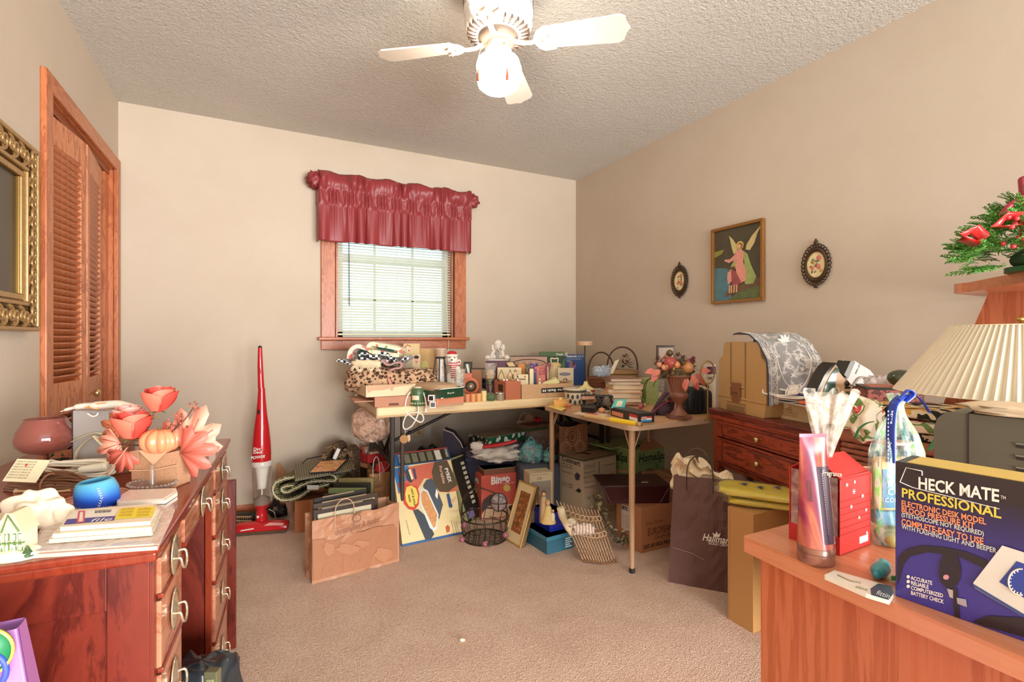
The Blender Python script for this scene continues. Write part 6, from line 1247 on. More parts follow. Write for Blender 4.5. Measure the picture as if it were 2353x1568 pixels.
t = T('yellow_cardboard_crown', 'yellow paper cup carton at the left corner of the card table', 'box', 1288, 936, z=ZC); t.part('carton', t.g().prism([(-14, 0), (14, 2), (17, 13), (-16, 17)], -3, 12, M('e2a64c', .5, v=.1)), bevel=.001); t.part('lid', t.g().box((-17, -4, 15), (18, 13, 17.5), M('d89a52', .5)).ball((0, 2, 19), (5, 4, 4), M('ecc878', .5), 10, 6))
t = T('terracotta_pot', 'tiny terracotta pot in front of the enamel pot', 'pot', 1307, 940, z=ZC); t.part('pot', t.g().lathe([(4.4, 0), (6.5, 8), (7.4, 8), (7.6, 12), (6, 12), (5, 3), (0, 3)], M('c27a58', .7), n=16)); t.part('soil', t.g().cyl((0, 0, 8), 6, 1, M('8a5a44', .9), 12))
t = slab('yellow_paper_sheet', 'thin yellow paper lying at the far left corner of the card table', 'paper', [(1258, 934), (1290, 944), (1302, 938), (1272, 930)], ZC, .002, M('e8d070', .6))
t = slab('paper_scraps', 'pale printed leaflet lying under the adapter at the table front edge', 'leaflet', [(1318, 950), (1382, 962), (1400, 952), (1340, 944)], ZC, .003, M('dcbfa0', .6, v=.2, s=60)); t.part('red_print', t.m().prism(inset(t.pl, .4), .003, .0036, M('cf6a58', .5), 'z'))
t = T('yellow_film_roll', 'long yellow and tan rolled poster at the front edge of the card table', 'roll', 1430, 965, z=ZC)
A_, B_ = pt(1345, 955, ZC+.012)[0], pt(1475, 976, ZC+.012)[0]; t.p = (A_+B_)/2; t.p.z = ZC; v = B_-A_; t.rot = math.atan2(v.y, v.x); L_ = v.length
t.part('roll', t.m().tube([(-L_/2, 0, .011), (L_/2, 0, .011)], .0105, M('c9a46c', .5), 14)); t.part('yellow_sleeve', t.m().tube([(-L_*.02, 0, .0115), (L_*.42, 0, .0115)], .0115, M('ecc62c', .35), 14)); t.part('paper_end', t.m().tube([(L_*.42, 0, .0112), (L_*.5, 0, .0112)], [.0118, .010], M('a8855c', .6), 10))
t = FB('black_label_box', 'long black carton with red, white and blue label panels on the card table', 'box', (1403, 955), (1468, 973), ZC); t.hh = t.h(935) if t.h(935) < .07 else .05
t.part('carton', t.m().box((0, 0, 0), (t.w, .085, t.hh), M('2a2624', .35)), bevel=.001)
g = t.m(); t.ps([(1406, 944), (1432, 951), (1432, 961), (1406, 953)], M('d98a5c', .5), g); t.part('front_label', g); g = t.m(); t.ps([(1446, 950), (1465, 955), (1465, 962), (1446, 957)], M('c23a34', .5), g); t.ps([(1446, 957), (1465, 962), (1465, 969), (1446, 964)], WHP, g, e=.0014); t.part('front_labels', g)
g = t.m(); xw = t.w+.001
for z0_, z1_, mt in ((.004, .013, M('2f8ac2', .5)), (.013, .021, WHP), (.021, .029, M('c23a34', .5))): g.box((xw-.001, .012, z0_), (xw, .07, z1_), mt)
g.text('DESIGN', .006, (xw+.0006, .014, .0145), (0, 1, 0), (0, 0, 1), BK, bold=.04); g.text('COLOR', .006, (xw+.0006, .014, .023), (0, 1, 0), (0, 0, 1), WHP, bold=.04)
t.part('end_labels', g)
t = T('green_tissue_box', 'pale green patterned tissue cube behind the black label box', 'tissue box', 1489, 927, z=ZC, rot=RC+R(20)); GN = CELLS([(0, 'a8b878'), (.7, '7d9a50')], 160, .6, 'dist', bump=0)
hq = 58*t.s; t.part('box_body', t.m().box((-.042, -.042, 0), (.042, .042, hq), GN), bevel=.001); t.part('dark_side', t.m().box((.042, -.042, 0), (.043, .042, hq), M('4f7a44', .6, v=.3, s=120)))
t = T('cyan_card', 'turquoise and white picture card propped on the black label box', 'card', 1422, 938, z=ZC+.04); t.part('card', t.g().add([(-19, -4, 0), (12, -4, 1), (20, 6, 20), (-6, 6, 19)], [(0, 1, 2, 3)], M('5ab8b0', .5)), solid=.001); t.part('picture', t.g().add([(-8, -4, 3.4), (6, -3, 4.6), (11, 4, 16), (-2, 4, 16)], [(0, 1, 2, 3)], M('e6d8b4', .5, v=.4, s=90)), solid=.0014)
t = T('bee_plush', 'small cream stuffed bee with two antennae near the green cube', 'plush toy', 1452, 922, z=ZC); YB_ = M('e8c890', .9, bump=.5)
t.part('body', t.g().ball((6, 4, 8), (13, 8, 8), YB_, 14, 8)); t.part('head', t.g().ball((-9, 0, 10), (8, 7, 7.5), YB_, 14, 8).ball((-12, -6, 11), 1, BK, 6, 4)); t.part('antenna', t.g().tube([(-4, 0, 16), (-3, 0, 22)], 1, M('c9a46c', .6), 5).ball((-3, 0, 23), 2.2, WH, 8, 6).tube([(4, 0, 15), (6, 0, 21)], 1, M('c9a46c', .6), 5).ball((6, 0, 22), 2.2, WH, 8, 6))
t = T('wood_trinket', 'long pink-brown wooden trinket lying behind the turquoise card', 'trinket', 1452, 934, z=ZC); t.part('stick', t.g().tube([(-18, 0, 6), (16, 2, 4), (26, 2, 3)], [3, 4, 2.5], M('b08068', .6, v=.2, s=80), 8)); t.part('knob', t.g().ball((-18, 0, 6), 4, M('c9957a', .5), 8, 6))
t = T('artificial_stem', 'tall green leafy artificial stem standing before the green cube', 'artificial plant', 1479, 936, z=ZC)
t.part('stem', t.g().tube(smooth_path([(0, 0, 0), (-2, 0, 24), (0, 0, 46), (8, 0, 62), (18, 2, 66)], 4), 1, M('33301c', .6), 5))
for x_, y_, z_, dx, dz, l in ((0, -1, 10, -.4, 1, 20), (-2, 0, 30, -.7, 1, 14), (2, 0, 50, .6, .8, 12), (22, -8, 0, .5, .6, 20), (-14, -4, 4, 1, .2, 16)): t.part('leaf', t.g().leaf((x_, y_, z_+1), (dx, -.2, dz), l, 9, M('6f9a4c', .5)))
t = T('rose_bud', 'tiny pink rosebud lying at the foot of the green cube', 'flower', 1472, 940, z=ZC); t.part('petals', t.g().ball((0, 0, 5), (5.5, 5, 5), M('c2586a', .6), 10, 8, 1, .4, 4)); t.part('leaf', t.g().leaf((3, 0, 3), (1, 0, .1), 12, 5, M('4f7a34', .6)))
# urn arrangement
t = T('urn_arrangement', 'brown fluted urn filled with fruit, pine cones and autumn leaves', 'flower arrangement', 1560, 962, z=ZC); UR = M('7d4c36', .45, v=.2, s=40)
t.part('plinth', t.g().box((-25, -16, 0), (25, 18, 9), M('6f4430', .45)), bevel=.003); t.part('pedestal', t.g().lathe([(20, 9), (17, 14), (8, 24), (7, 34), (12, 38), (13, 42), (20, 48), (22, 56), (16, 62)], UR, n=28))
g = t.g()
def ur(u, v):
    a = 2*pi*u; r_ = (17+9*v**1.3)*(1+.05*sin(a*20)); return (r_*cos(a), r_*sin(a), 60+36*v)
g.grid(ur, 120, 8, UR); t.part('fluted_bowl', g); t.part('rim', t.g().lathe([(27, 95), (29, 98), (27, 101), (20, 100)], UR, n=28))
t.part('foliage_mound', cloth((-4, 2, 112), (34, 22, 20), .6, 4, CELLS([(0, '3a3020'), (.4, '6a5a34'), (.6, '8a5a40'), (.75, 'a88c5c')], 60, .8, 'noise', bump=1), 3, 40, 22, .9, t.g()))
def fruit(c, r_, hx, nm='fruit'): t.part(nm, t.g().ball(c, r_, M(hx, .3, v=.25, s=60), 14, 10).tube([(c[0], c[1], c[2]+r_*.8), (c[0]+1, c[1], c[2]+r_*1.2)], .6, BK, 4))
for c, r_, hx in (((-24, -14, 128), 15, 'a8483e'), ((-12, -20, 124), 8.5, 'd98a58'), ((-38, -14, 118), 7, 'd9966a'), ((14, -18, 118), 13, 'c08450'), ((-48, -8, 124), 7, 'c98a70'), ((-30, -6, 140), 6, '8a5c30'), ((-20, 4, 150), 8, '5a4528'), ((4, -4, 128), 9, 'b06048')): fruit(c, r_, hx)
rn = random.Random(14)
for i in range(26):
    a = rn.uniform(0, 6.28); e = rn.uniform(.3, 1); fruit((40*cos(a)*e-6, 18*sin(a)*e-10, 116+rn.uniform(-6, 24)*(1.2-e)), rn.uniform(4, 8), ('a85a48', 'b87048', '8a4038', 'c08a58', '6a4a30')[i % 5])
for i in range(16): t.part('berry', t.g().ball((26+rn.uniform(-6, 8), -8+rn.uniform(-6, 6), 132+rn.uniform(-12, 10)), 3.4, M('6a2438', .25), 8, 6))
for cx_, cz_ in ((-4, 140), (8, 134), (-50, 132)):
    g = t.g()
    for i in range(34): a = i*2.4; r_ = 9*math.sqrt(i/34); g.leaf((cx_+r_*cos(a), -10+.12*i, cz_+r_*sin(a)), (cos(a), -.7, sin(a)), 5, 5, M('8a4c40' if i % 2 else '4a2c20', .6))
    t.part('pine_cone', g)
for i in range(44):
    a = rn.uniform(0, 6.28); e = rn.uniform(.5, 1); t.part('pine_needle_tuft', t.g().leaf((34*cos(a)*e-4, 20*sin(a)*e-4, 108+rn.uniform(-4, 26)), (cos(a), sin(a)-.3, rn.uniform(-.5, .8)), rn.uniform(12, 20), 6, M(('8a7a48', 'a89a64', '6a5a34')[i % 3], .7)))
for x_, z_, dx, dz in ((10, 96, -.2, -1), (22, 100, .3, -1), (30, 104, .8, -.8), (4, 88, .1, -1), (40, 110, 1, .1), (26, 88, .5, -1), (36, 96, .8, -.9), (-50, 112, -1, -.6), (-56, 104, -.8, -.9), (-62, 112, -1, -.2)):
    t.part('autumn_leaf', t.g().leaf((x_, -22, z_), (dx, -.3, dz), 24, 15, M(('b8564a', 'c96a52', 'a8442f')[(x_) % 3], .45), up=(0, -1, .3)))
for x_ in (-40, -22): t.part('twig', t.g().tube(smooth_path([(x_, -12, 108), (x_-16, -16, 100), (x_-34, -14, 90), (x_-40, -12, 74)], 4), 1, M('4a2c20', .7), 5))
t = T('plaid_necktie', 'navy, red and white plaid cloth folded in front of the urn', 'cloth', 1528, 955, z=ZC)
PLD = CELLS([(0, '161c34'), (.32, '1c2440'), (.42, 'b02a38'), (.5, '1a2238'), (.62, 'b02a38'), (.7, 'd8ccc0'), (.74, '161c34')], 34, .7, 'wave', sc=(1, .6, 1.2), rot=(R(20), R(30), R(45)), bump=0)
t.part('cloth_fold', fol(t.g(), smooth_path([(-28, 2), (-16, 22), (-4, 42), (8, 50), (18, 44), (12, 36), (18, 28), (14, 8), (8, 0)], 5), 5, -6, 14, PLD)); t.part('cloth_body', t.g().ball((-4, 2, 14), (20, 10, 16), PLD, 20, 10, .8, .4, 3)); t.part('red_edge', t.g().tube(smooth_path([(-30, -8, 8), (-10, -10, 26), (10, -10, 34), (30, -8, 30)], 4), 1.6, M('b8343c', .6), 6, flat=.5))
t = T('square_candle_holder', 'clear and white cube candle holder in front of the green cube', 'candle holder', 1513, 925, z=ZC); t.part('glass', t.g().box((-11, -8, 10), (11, 10, 52), FILM('dcd8d0', .35, .05)), bevel=.001); t.part('tag', t.g().box((-12, -10, 10), (4, -9, 24), M('ecdcae', .6))); t.part('handle', t.g().tube([(-3, -9, 24), (-3, -9, 54)], .9, WH, 5))
t = T('camera_bag', 'black padded camera bag with a rounded grey side behind the urn', 'bag', 1604, 951, z=ZC, rot=RC+R(8)); t.part('bag_body', t.g().ball((-8, 6, 30), (24, 18, 32), M('151a1e', .4), 24, 12, .45)); t.part('side_pocket', t.g().ball((14, 4, 28), (18, 14, 27), M('33322e', .55), 24, 12, .4), 'dark grey rounded side'); t.part('flap_ribs', t.g().box((-14, -14, 4), (-10, -11, 54), BK).box((-6, -14, 4), (-2, -11, 54), BK), bevel=.001); t.part('handle', t.g().tube(smooth_path([(-6, 0, 58), (0, 0, 68), (16, 0, 66), (26, 0, 60)], 4), 2.4, BK, 7))
t = hbox('framed_keepsake', 'small open wooden shadow box with papers behind the urn fruit', 1511, 1549, 795, 2.34, M('8a7466', .5), 6, z=ZC, cat='shadow box'); t.part('paper', t.g().box((t.a+3, -.8, t.h_-40), (t.b-3, 0, t.h_-5), M('d9c4b4', .6))); t.part('red_cord', t.g().tube([(t.a-4, -3, t.h_-46), (t.a+12, -4, t.h_-28), (t.a+24, -3, t.h_-14)], 1.4, M('b0343c', .5), 5)); t.part('dark_rim', t.g().box((t.a-1, -1.4, t.h_-2), (t.b+1, 6.5, t.h_+1), M('4a3a34', .5)).box((t.a-1.5, -1.4, t.h_-44), (t.a, 6, t.h_), M('5a4a40', .5)))
t = hbox('purple_label_box', 'white carton with a purple square label left of the tan machine case', 1619, 1645, 838, 1.98, M('dccbb4', .5), 6, z=ZC, cat='box'); t.part('purple_label', t.g().box((t.x(1624), -.5, t.z(860)), (t.b, 0, t.z(843)), M('5a2440', .4))); t.part('lettering', t.g().text('NET', 6, (t.x(1626), -.7, t.z(872)), (1, 0, 0), (0, 0, 1), M('4a2a34', .5), bold=.02))
t = T('brass_hoop_stand', 'thin brass looped hoop standing beside the purple label box', 'hoop', 1626, z=ZC, d=2.38); t.part('hoop', t.g().tube([(16*cos(a), 0, t.z(856)+26*sin(a)) for a in [2*pi*i/28 for i in range(28)]], 1.6, M('9c7a42', .35, .7), 7, closed=True)); t.part('stem', t.g().tube([(0, 0, 0), (0, 0, t.z(882))], 1.6, M('9c7a42', .35, .7), 6).cyl((0, 0, 0), 8, 2, M('9c7a42', .35, .7), 14))
# ---------------------------------------------------------------- on the sewing cabinet
SC_ = SEW; rs = Matrix.Rotation(SC_.rot, 3, 'Z')
def onsew(x, y, z=0): v = SC_.p+rs @ Vector((x, y, 0)); v.z = ZS+z; return v
TANC = M('c29a62', .45, v=.03)
t = T('sewing_machine_case', 'tan plastic portable sewing machine case with a brown latch on the cabinet', 'case', 0, loc=onsew(.012, .05), rot=SC_.rot-R(4))
cw, cd, ch = .265, .235, 0
F0 = t.F(1641, 780); hh = t.F(1700, 786)[2]-.0; hh = max(.30, min(.42, hh)); cw = max(.2, min(.36, t.F(1765, 900)[0]))
base = [(.012, 0), (cw-.012, 0), (cw, .062), (0, .062)]
t.part('case_base', t.m().prism(base[::-1], 0, cd, TANC, 'y'), bevel=.006)
t.part('base_recess', t.m().box((cw*.2, -.003, .004), (cw*.62, 0, .04), M('b08a58', .5)).box((cw*.22, -.0045, .006), (cw*.6, -.003, .03), M('8f7048', .5)).box((cw*.2, -.006, .044), (cw*.62, 0, .058), TANC), bevel=.002)
sh_ = [(0, .066), (cw, .066), (cw-.002, hh*.72), (cw-.035, hh*.80), (cw-.045, hh-.012), (cw-.06, hh), (.06, hh), (.045, hh-.012), (.035, hh*.80), (.002, hh*.72)]
t.part('case_lid', t.m().prism(sh_[::-1], .002, cd-.002, TANC, 'y'), bevel=.008, seg=3)
g = t.m(); g.box((cw*.29, -.003, .19*hh), (cw*.292+.0015, .002, hh-.004), M('8f7048', .5)).box((cw*.60, -.003, .19*hh), (cw*.602+.0015, .002, hh-.004), M('8f7048', .5)).box((cw*.29, -.004, hh*.36), (cw*.602, .0, hh*.372), M('dbb884', .5)).box((-.004, -.004, .062), (cw+.004, cd+.004, .07), TANC)
t.part('moulded_ribs', g, bevel=.0006)
t.part('side_panel', t.m().box((cw-.002, .05, .10), (cw+.001, cd-.03, hh*.68), TANC), bevel=.001)
t.part('latch', t.m().box((cw*.36, -.014, .05), (cw*.52, -.002, hh*.42), M('8a5a3c', .35)).box((cw*.37, -.017, hh*.27), (cw*.51, -.012, hh*.285), M('5e3826', .4)), 'brown plastic latch', bevel=.004)
t.part('carry_handle', t.m().tube(smooth_path([(cw*.32, cd*.5, hh-.004), (cw*.38, cd*.5, hh+.02), (cw*.62, cd*.5, hh+.02), (cw*.7, cd*.5, hh-.004)], 5), .008, M('2c2a30', .4), 8))
case = t; zc_top = ZS+hh
# lace cloth over the case's right half
LACE = CELLS([(0, '8d8a88'), (.5, '979390'), (.56, 'c9c3bb'), (.6, 'd2ccc4'), (.66, '8f8b88')], 26, .9, 'noise', interp='LINEAR', bump=.5, det=3)
t = T('lace_table_runner', 'grey and white lace runner draped over the sewing machine case', 'table runner', 0, loc=case.p.copy(), rot=case.rot)
def lace(u, v):
    # u: along the fall 0..1, v: across depth
    L = [(cw*.40, hh+.034), (cw*.52, hh+.042), (cw*.72, hh+.034), (cw*.9, hh-.002), (cw+.02, hh*.78), (cw+.03, hh*.60), (cw+.03, hh*.42), (cw+.032, hh*.22)]
    k = u*(len(L)-1); i = min(int(k), len(L)-2); f = k-i; x = L[i][0]+(L[i+1][0]-L[i][0])*f; z = L[i][1]+(L[i+1][1]-L[i][1])*f
    y = -.012+v*(cd+.02) ; fold = .004*sin(v*14)*(u)
    z += .012*cos((v-.5)*6)*(u > .97)
    return (x+fold, y, z)
t.part('lace_cloth', t.m().grid(lace, 40, 24, LACE), solid=.0022)
g = t.m(); WL = M('e4ded4', .9, bump=.4)
for v0 in (.06, .16, .84, .94): g.tube([lace(i/30, v0) for i in range(31)], .0022, WL, 4)
def lp(u, v): p = Vector(lace(u, v)); return p+Vector((.003, 0, .002))
for k in range(16):
    for v0 in (.11, .89): g.tube([lp(min(.99, .02+k/16.5+.022*cos(a)), v0+.032*sin(a)) for a in [2*pi*i/10 for i in range(10)]], .0014, WL, 4, closed=True)
g.tube([lp(min(.98, .52+.36*sin(a)), .5+.32*cos(a)) for a in [pi*i/24-.0 for i in range(25)]], .003, WL, 5)
for i in range(9):
    a = 2*pi*i/9; g.leaf(lp(.42, .5), (.0, cos(a), sin(a)), .035, .014, WL, up=(1, 0, 0))
for u_, v_ in ((.62, .35), (.68, .62), (.74, .45), (.55, .66)):
    for i in range(5): a = 2*pi*i/5; g.leaf(lp(u_, v_), (0, cos(a), sin(a)), .014, .007, WL, up=(1, 0, 0))
for k in range(7): g.tube([lp(.97, .12+k*.12+.03*cos(a)) + Vector((0, 0, .012*sin(a))) for a in [2*pi*i/10 for i in range(10)]], .0016, WL, 4, closed=True)
t.part('lace_flowers', g)
t.part('satin_edge', t.m().tube([lace(i/30, 0) for i in range(31)], .003, M('26324c', .6), 5), 'navy bound edge')
# white carton and things on it
t = FB('white_printed_carton', 'cream white carton with a barcode and small print, right of the sewing case', 'box', (1761, 955), (1880, 977), ZS)
t.hh = t.h(916); t.dp = .24; t.w = max(t.w, .24); t.part('box_body', t.m().box((0, 0, 0), (t.w, t.dp, t.hh), M('e4cb9c', .55)), bevel=.001); wc = t
g = t.m(); g.text('REORDER NOW', .008, (.05, -.0012, t.hh*.52), (1, 0, 0), (0, 0, 1), M('c0814a', .5), bold=.02)
for i in range(3): g.text('Questions about your package call', .006, (.05, -.0012, t.hh*(.40-.1*i)), (1, 0, 0), (0, 0, 1), M('c0814a', .5), bold=.01)
g.tube([(.125+.012*cos(a), -.001, t.hh*.55+.012*sin(a)) for a in [2*pi*i/20 for i in range(20)]], .0007, M('9a7a54', .5), 4, closed=True); g.text('ST', .01, (.119, -.0012, t.hh*.48), (1, 0, 0), (0, 0, 1), M('9a7a54', .5))
t.part('lettering', g); g = t.m()
for i in range(9): g.box((.008+i*.0032, -.001, t.hh*.25), (.008+i*.0032+(.002 if i % 3 else .001), 0, t.hh*.6), BK)
q = t.part('barcode', g); q['kind'] = 'stuff'; t.part('blue_corner', t.m().box((0, -.001, 0), (.04, 0, .006), M('3a6a8c', .5))); t.part('lid_seam', t.m().box((-.001, -.001, t.hh-.004), (t.w+.001, t.dp, t.hh+.001), M('d9bb88', .5)).box((.01, -.0015, t.hh-.006), (.07, 0, t.hh-.002), BK))
zk = ZS+t.hh+.002
t = T('folded_papers', 'pile of folded papers and dark folders on the white printed carton', 'papers', 1840, d=1.98, z=zk, rot=SC_.rot); 
for i, hx in enumerate(('d8cdbc', '2c2e38', 'cfc2ae', '8c5048')): t.part('sheet', t.m().xf((0, .01*i, .005*i), (0, 0, R(5*i-8))).box((-.11, -.02, 0), (.13, .17, .004), M(hx, .6)).nx(), bevel=.001)
t.part('blue_fold', t.m().ball((-.06, .04, .03), (.055, .03, .014), M('2c3c78', .7), 14, 8))
t = T('plastic_hangers', 'white plastic clothes hangers lying below the lace runner', 'hanger', 1805, d=2.05, z=zk+.030, rot=SC_.rot)
t.part('hanger_bar', t.m().tube(smooth_path([(-.1, -.02, .02), (-.085, -.03, .0), (.04, -.03, .004), (.13, -.02, .008), (.14, 0, .016), (.02, .02, .018), (-.09, .0, .024)], 4), .004, WHP, 8)); t.part('hanger_bar', t.m().tube(smooth_path([(-.07, -.01, .002), (.0, -.035, -.004), (.1, -.03, .0), (.14, -.02, .01)], 4), .0035, WH, 8))
t = T('white_bead_trim', 'looped white cord trim lying on the hangers', 'trim', 1822, d=2.0, z=zk+.045, rot=SC_.rot); g = t.m()
for i in range(5): g.tube([(i*.012+.02*cos(a)*.5, 0+.01*sin(a)-.02, .012+.018*sin(a)+i*.002) for a in [2*pi*k/12 for k in range(12)]], .0028, WHP, 6, closed=True)
t.solo(g)
t = T('orange_scissors', 'orange-handled scissors lying on the papers beside the iron', 'scissors', 1870, d=1.84, z=zk+.022, rot=RC)
OS = M('e0683c', .35); t.part('handle_loop', t.m().tube([(-.025+.026*cos(a), .014*sin(a), .006) for a in [2*pi*i/18 for i in range(18)]], .0055, OS, 8, closed=True)); t.part('handle_loop', t.m().tube([(.03+.034*cos(a), .014*sin(a)+.002, .008) for a in [2*pi*i/18 for i in range(18)]], .006, OS, 8, closed=True)); t.part('blade', t.m().tube([(-.03, .01, .004), (-.10, .03, .003)], [.005, .001], M('b9bcc0', .2, .9), 6, flat=.4))
# iron standing on its heel
t = T('steam_iron', 'cream and green steam iron standing on its heel with a coiled cord', 'iron', 1905, z=zk-.005, d=1.78); zz = t.z
def q_(a, b): return (t.x(a), t.z(b))
sole = [q_(1860, 908), q_(1862, 900), q_(1880, 862), q_(1894, 842), q_(1904, 833), q_(1908, 834), q_(1898, 846), q_(1886, 864), q_(1870, 900), q_(1867, 909)]
t.part('soleplate', t.g().prism(sole, -22, 22, M('3a3632', .2, .8), 'y'))
skirt = [q_(1866, 908), q_(1870, 900), q_(1886, 864), q_(1898, 846), q_(1907, 835), q_(1914, 846), q_(1900, 862), q_(1888, 880), q_(1880, 908)]
t.part('skirt', t.g().prism(skirt, -19, 19, M('e2c294', .35), 'y'), bevel=.003)
tank = [q_(1876, 908), q_(1884, 884), q_(1896, 860), q_(1908, 843), q_(1916, 850), q_(1908, 862), q_(1906, 886), q_(1914, 898), q_(1910, 906), q_(1894, 911)]
t.part('water_tank', t.g().prism(tank, -21, 21, M('3f5c48', .15, coat=.6), 'y'), 'dark green water tank', bevel=.004)
hd_ = [q_(1916, 850), q_(1926, 862), q_(1936, 874), q_(1946, 892), q_(1944, 915), q_(1946, 938), q_(1924, 938), q_(1922, 906), q_(1910, 896), q_(1906, 878), q_(1908, 860)]
t.part('handle', t.g().prism(hd_, -13, 13, M('e8c29a', .35), 'y'), bevel=.006, seg=3)
t.part('dial', t.g().xf((t.x(1936), -14, t.z(881)), (R(90), 0, 0)).lathe([(0, 0), (5, 0), (4.6, 2.4), (0, 2.4)], M('2f2a22', .3), n=16, sq=1.3).nx().box((t.x(1932), -15, t.z(892)), (t.x(1944), -12, t.z(888)), BK)); t.part('cord_grip', t.g().box((t.x(1932), -14, t.z(908)), (t.x(1946), 6, t.z(898)), M('6b6a52', .5)), bevel=.003)
t.part('coiled_cord', tangle(t.g(), (t.x(1910), 30, 8), 34, 14, 8, 2.2, M('d6b88c', .5), 14, 4)); t.part('coiled_cord', tangle(t.g(), (t.x(1960), 18, 10), 26, 12, 12, 2.4, M('d9c49c', .5), 12, 6))
# steamer
t = T('garment_steamer', 'white handheld garment steamer tipped back with a dark metal head and green buttons', 'steamer', 1965, z=ZS+.05, d=1.98)
bo = [q_(1930, 868), q_(1936, 862), q_(1950, 828), q_(1954, 831), q_(1985, 850), q_(1998, 866), q_(2000, 880), q_(1995, 898), q_(1980, 892), q_(1962, 886), q_(1944, 884)]
t.part('housing', t.g().prism(bo, -20, 20, M('d8cec2', .3), 'y'), bevel=.007, seg=3); t.part('steam_head', t.g().prism([q_(1925, 860), q_(1940, 829), q_(1951, 830), q_(1934, 869)], -22, 22, M('3a3832', .25, .7), 'y'), 'dark metal steam head', bevel=.002)
t.part('handle_arch', t.g().tube(smooth_path([(t.x(1946), -21, t.z(884)), (t.x(1958), -22, t.z(868)), (t.x(1972), -22, t.z(866)), (t.x(1984), -21, t.z(872))], 4), 2.4, M('b9aea2', .3), 6)); t.part('button', t.g().ball((t.x(2003), -4, t.z(866)), (5, 4, 5), M('3f7a5c', .3), 12, 8)); t.part('button', t.g().ball((t.x(2004), -4, t.z(889)), (6, 4, 4), M('3f7a5c', .3), 12, 8))
t.part('lettering', t.g().xf((t.x(1953), -20.6, t.z(859)), (0, R(-66), 0)).text('steam pro', 4.6, (0, 0, 0), (1, 0, 0), (0, 0, 1), M('4a4038', .5), bold=.02).nx()); t.part('support', t.g().box((t.x(1965), -8, 0), (t.x(1988), 12, t.z(890)), M('d2b88a', .5)), bevel=.003)
# ---------------------------------------------------------------- wicker hamper with cloths
WKR = M('9a5a40', .6, v=.35, s=80)
t = T('wicker_hamper', 'low brown wicker hamper holding folded tablecloths behind the cosmetics', 'hamper', 0, loc=(1.70, .69, 0), rot=0)
HW, HD, HH = .19, .27, .79
t.part('lining', t.m().box((.006, .006, 0), (HW-.006, HD-.006, HH-.01), M('4a2618', .8)))
me = None
for k in range(44):
    z_ = .010+k*.0178
    pts = [(0, 0), (HW, 0), (HW, HD), (0, HD)]; P = []
    for i in range(4):
        a, b = Vector(pts[i]+(0,)), Vector(pts[(i+1) % 4]+(0,))
        for j in range(10): p = a.lerp(b, j/10); n_ = Vector((b-a)).cross(Vector((0, 0, 1))).normalized(); P.append(tuple(p+n_*(.004 if (j+k) % 2 else -.001)+Vector((0, 0, z_))))
    t.part('reed_band', t.m().tube(P, .0085, WKR, 5, closed=True))
t.part('rim', t.m().tube([(0, 0, HH), (HW, 0, HH), (HW, HD, HH), (0, HD, HH)], .014, M('a8674a', .5), 8, closed=True))
ZEB = CELLS([(0, '1c1812'), (.42, '26201a'), (.47, 'eadcb8'), (.54, 'f0e2c0'), (.57, 'e0a83c'), (.64, 'd8943a'), (.7, '2a2018')], 18, .8, 'noise', bump=0, det=1)
ROS = CELLS([(0, 'efe0c4'), (.4, 'ead8b8'), (.47, '6f8a4a'), (.53, 'f0e2c8'), (.58, 'c23a3c'), (.66, 'e2716a'), (.72, '4a6a34')], 15, .8, 'noise', bump=0, det=1)
for i, (nm, lb, mt, x0, x1, y0, y1, z0, th) in enumerate((('folded_tablecloth', 'zebra-trimmed folded tablecloth at the bottom of the hamper pile', CELLS([(0, '2a221a'), (.5, 'cdbb98')], 60, .8, 'noise', bump=0), -.01, .20, .0, .27, HH+.016, .022), ('folded_tablecloth', 'folded tablecloth with red poinsettias and green leaves in the middle of the hamper pile', ROS, -.03, .22, -.02, .30, HH+.040, .034), ('folded_tablecloth', 'yellow, white and black flowered tablecloth topmost on the hamper', ZEB, -.02, .24, -.03, .26, HH+.078, .030))):
    q = T(nm, lb, 'tablecloth', 0, loc=(t.p.x, t.p.y, z0), rot=0, group='folded tablecloths on the hamper')
    g = q.m(); g.ball(((x0+x1)/2, (y0+y1)/2, th/2), ((x1-x0)/2, (y1-y0)/2, th/2), mt, 48, 12, .32, .1, 5, i); q.part('cloth_layers', g)
    q.part('hem', q.m().tube([(x0+.004, y0+.004, th*.5), (x1-.004, y0+.006, th*.45)], .004, M(('b8603c', 'e6d3ac', 'c9683c')[i], .6), 6))
q = T('white_ruffled_cloth', 'cream cloth with red flowers bunched at the left side of the hamper', 'cloth', 2000, d=1.50, z=.80)
q.solo(cloth((0, 10, 40), (36, 26, 44), .45, 2.6, ROS, 3, 36, 22, .7, q.g()))
q = T('green_ribbon', 'dark green satin ribbon hanging over the wicker hamper', 'ribbon', 2140, d=1.26, z=.80); q.solo(q.g().tube(smooth_path([(24, -8, q.z(975)), (14, -10, q.z(985)), (0, -12, q.z(1008)), (-18, -14, q.z(1032))], 4), 5.5, M('1f7a34', .4), 6, flat=.15))
q = T('green_ribbon', 'dark green ribbon curling at the left of the hamper behind the gift bags', 'ribbon', 1975, d=1.2, z=.80); q.solo(q.g().tube(smooth_path([(26, -8, q.z(968)), (8, -10, q.z(972)), (-10, -12, q.z(985)), (-20, -14, q.z(1006))], 4), 4, M('1f6a30', .4), 6, flat=.2))
t = T('patterned_box', 'dark-lidded box with pink patterned sides on the tablecloths', 'box', 2035, d=1.66, z=HH+.100, rot=RC+R(-24)); 
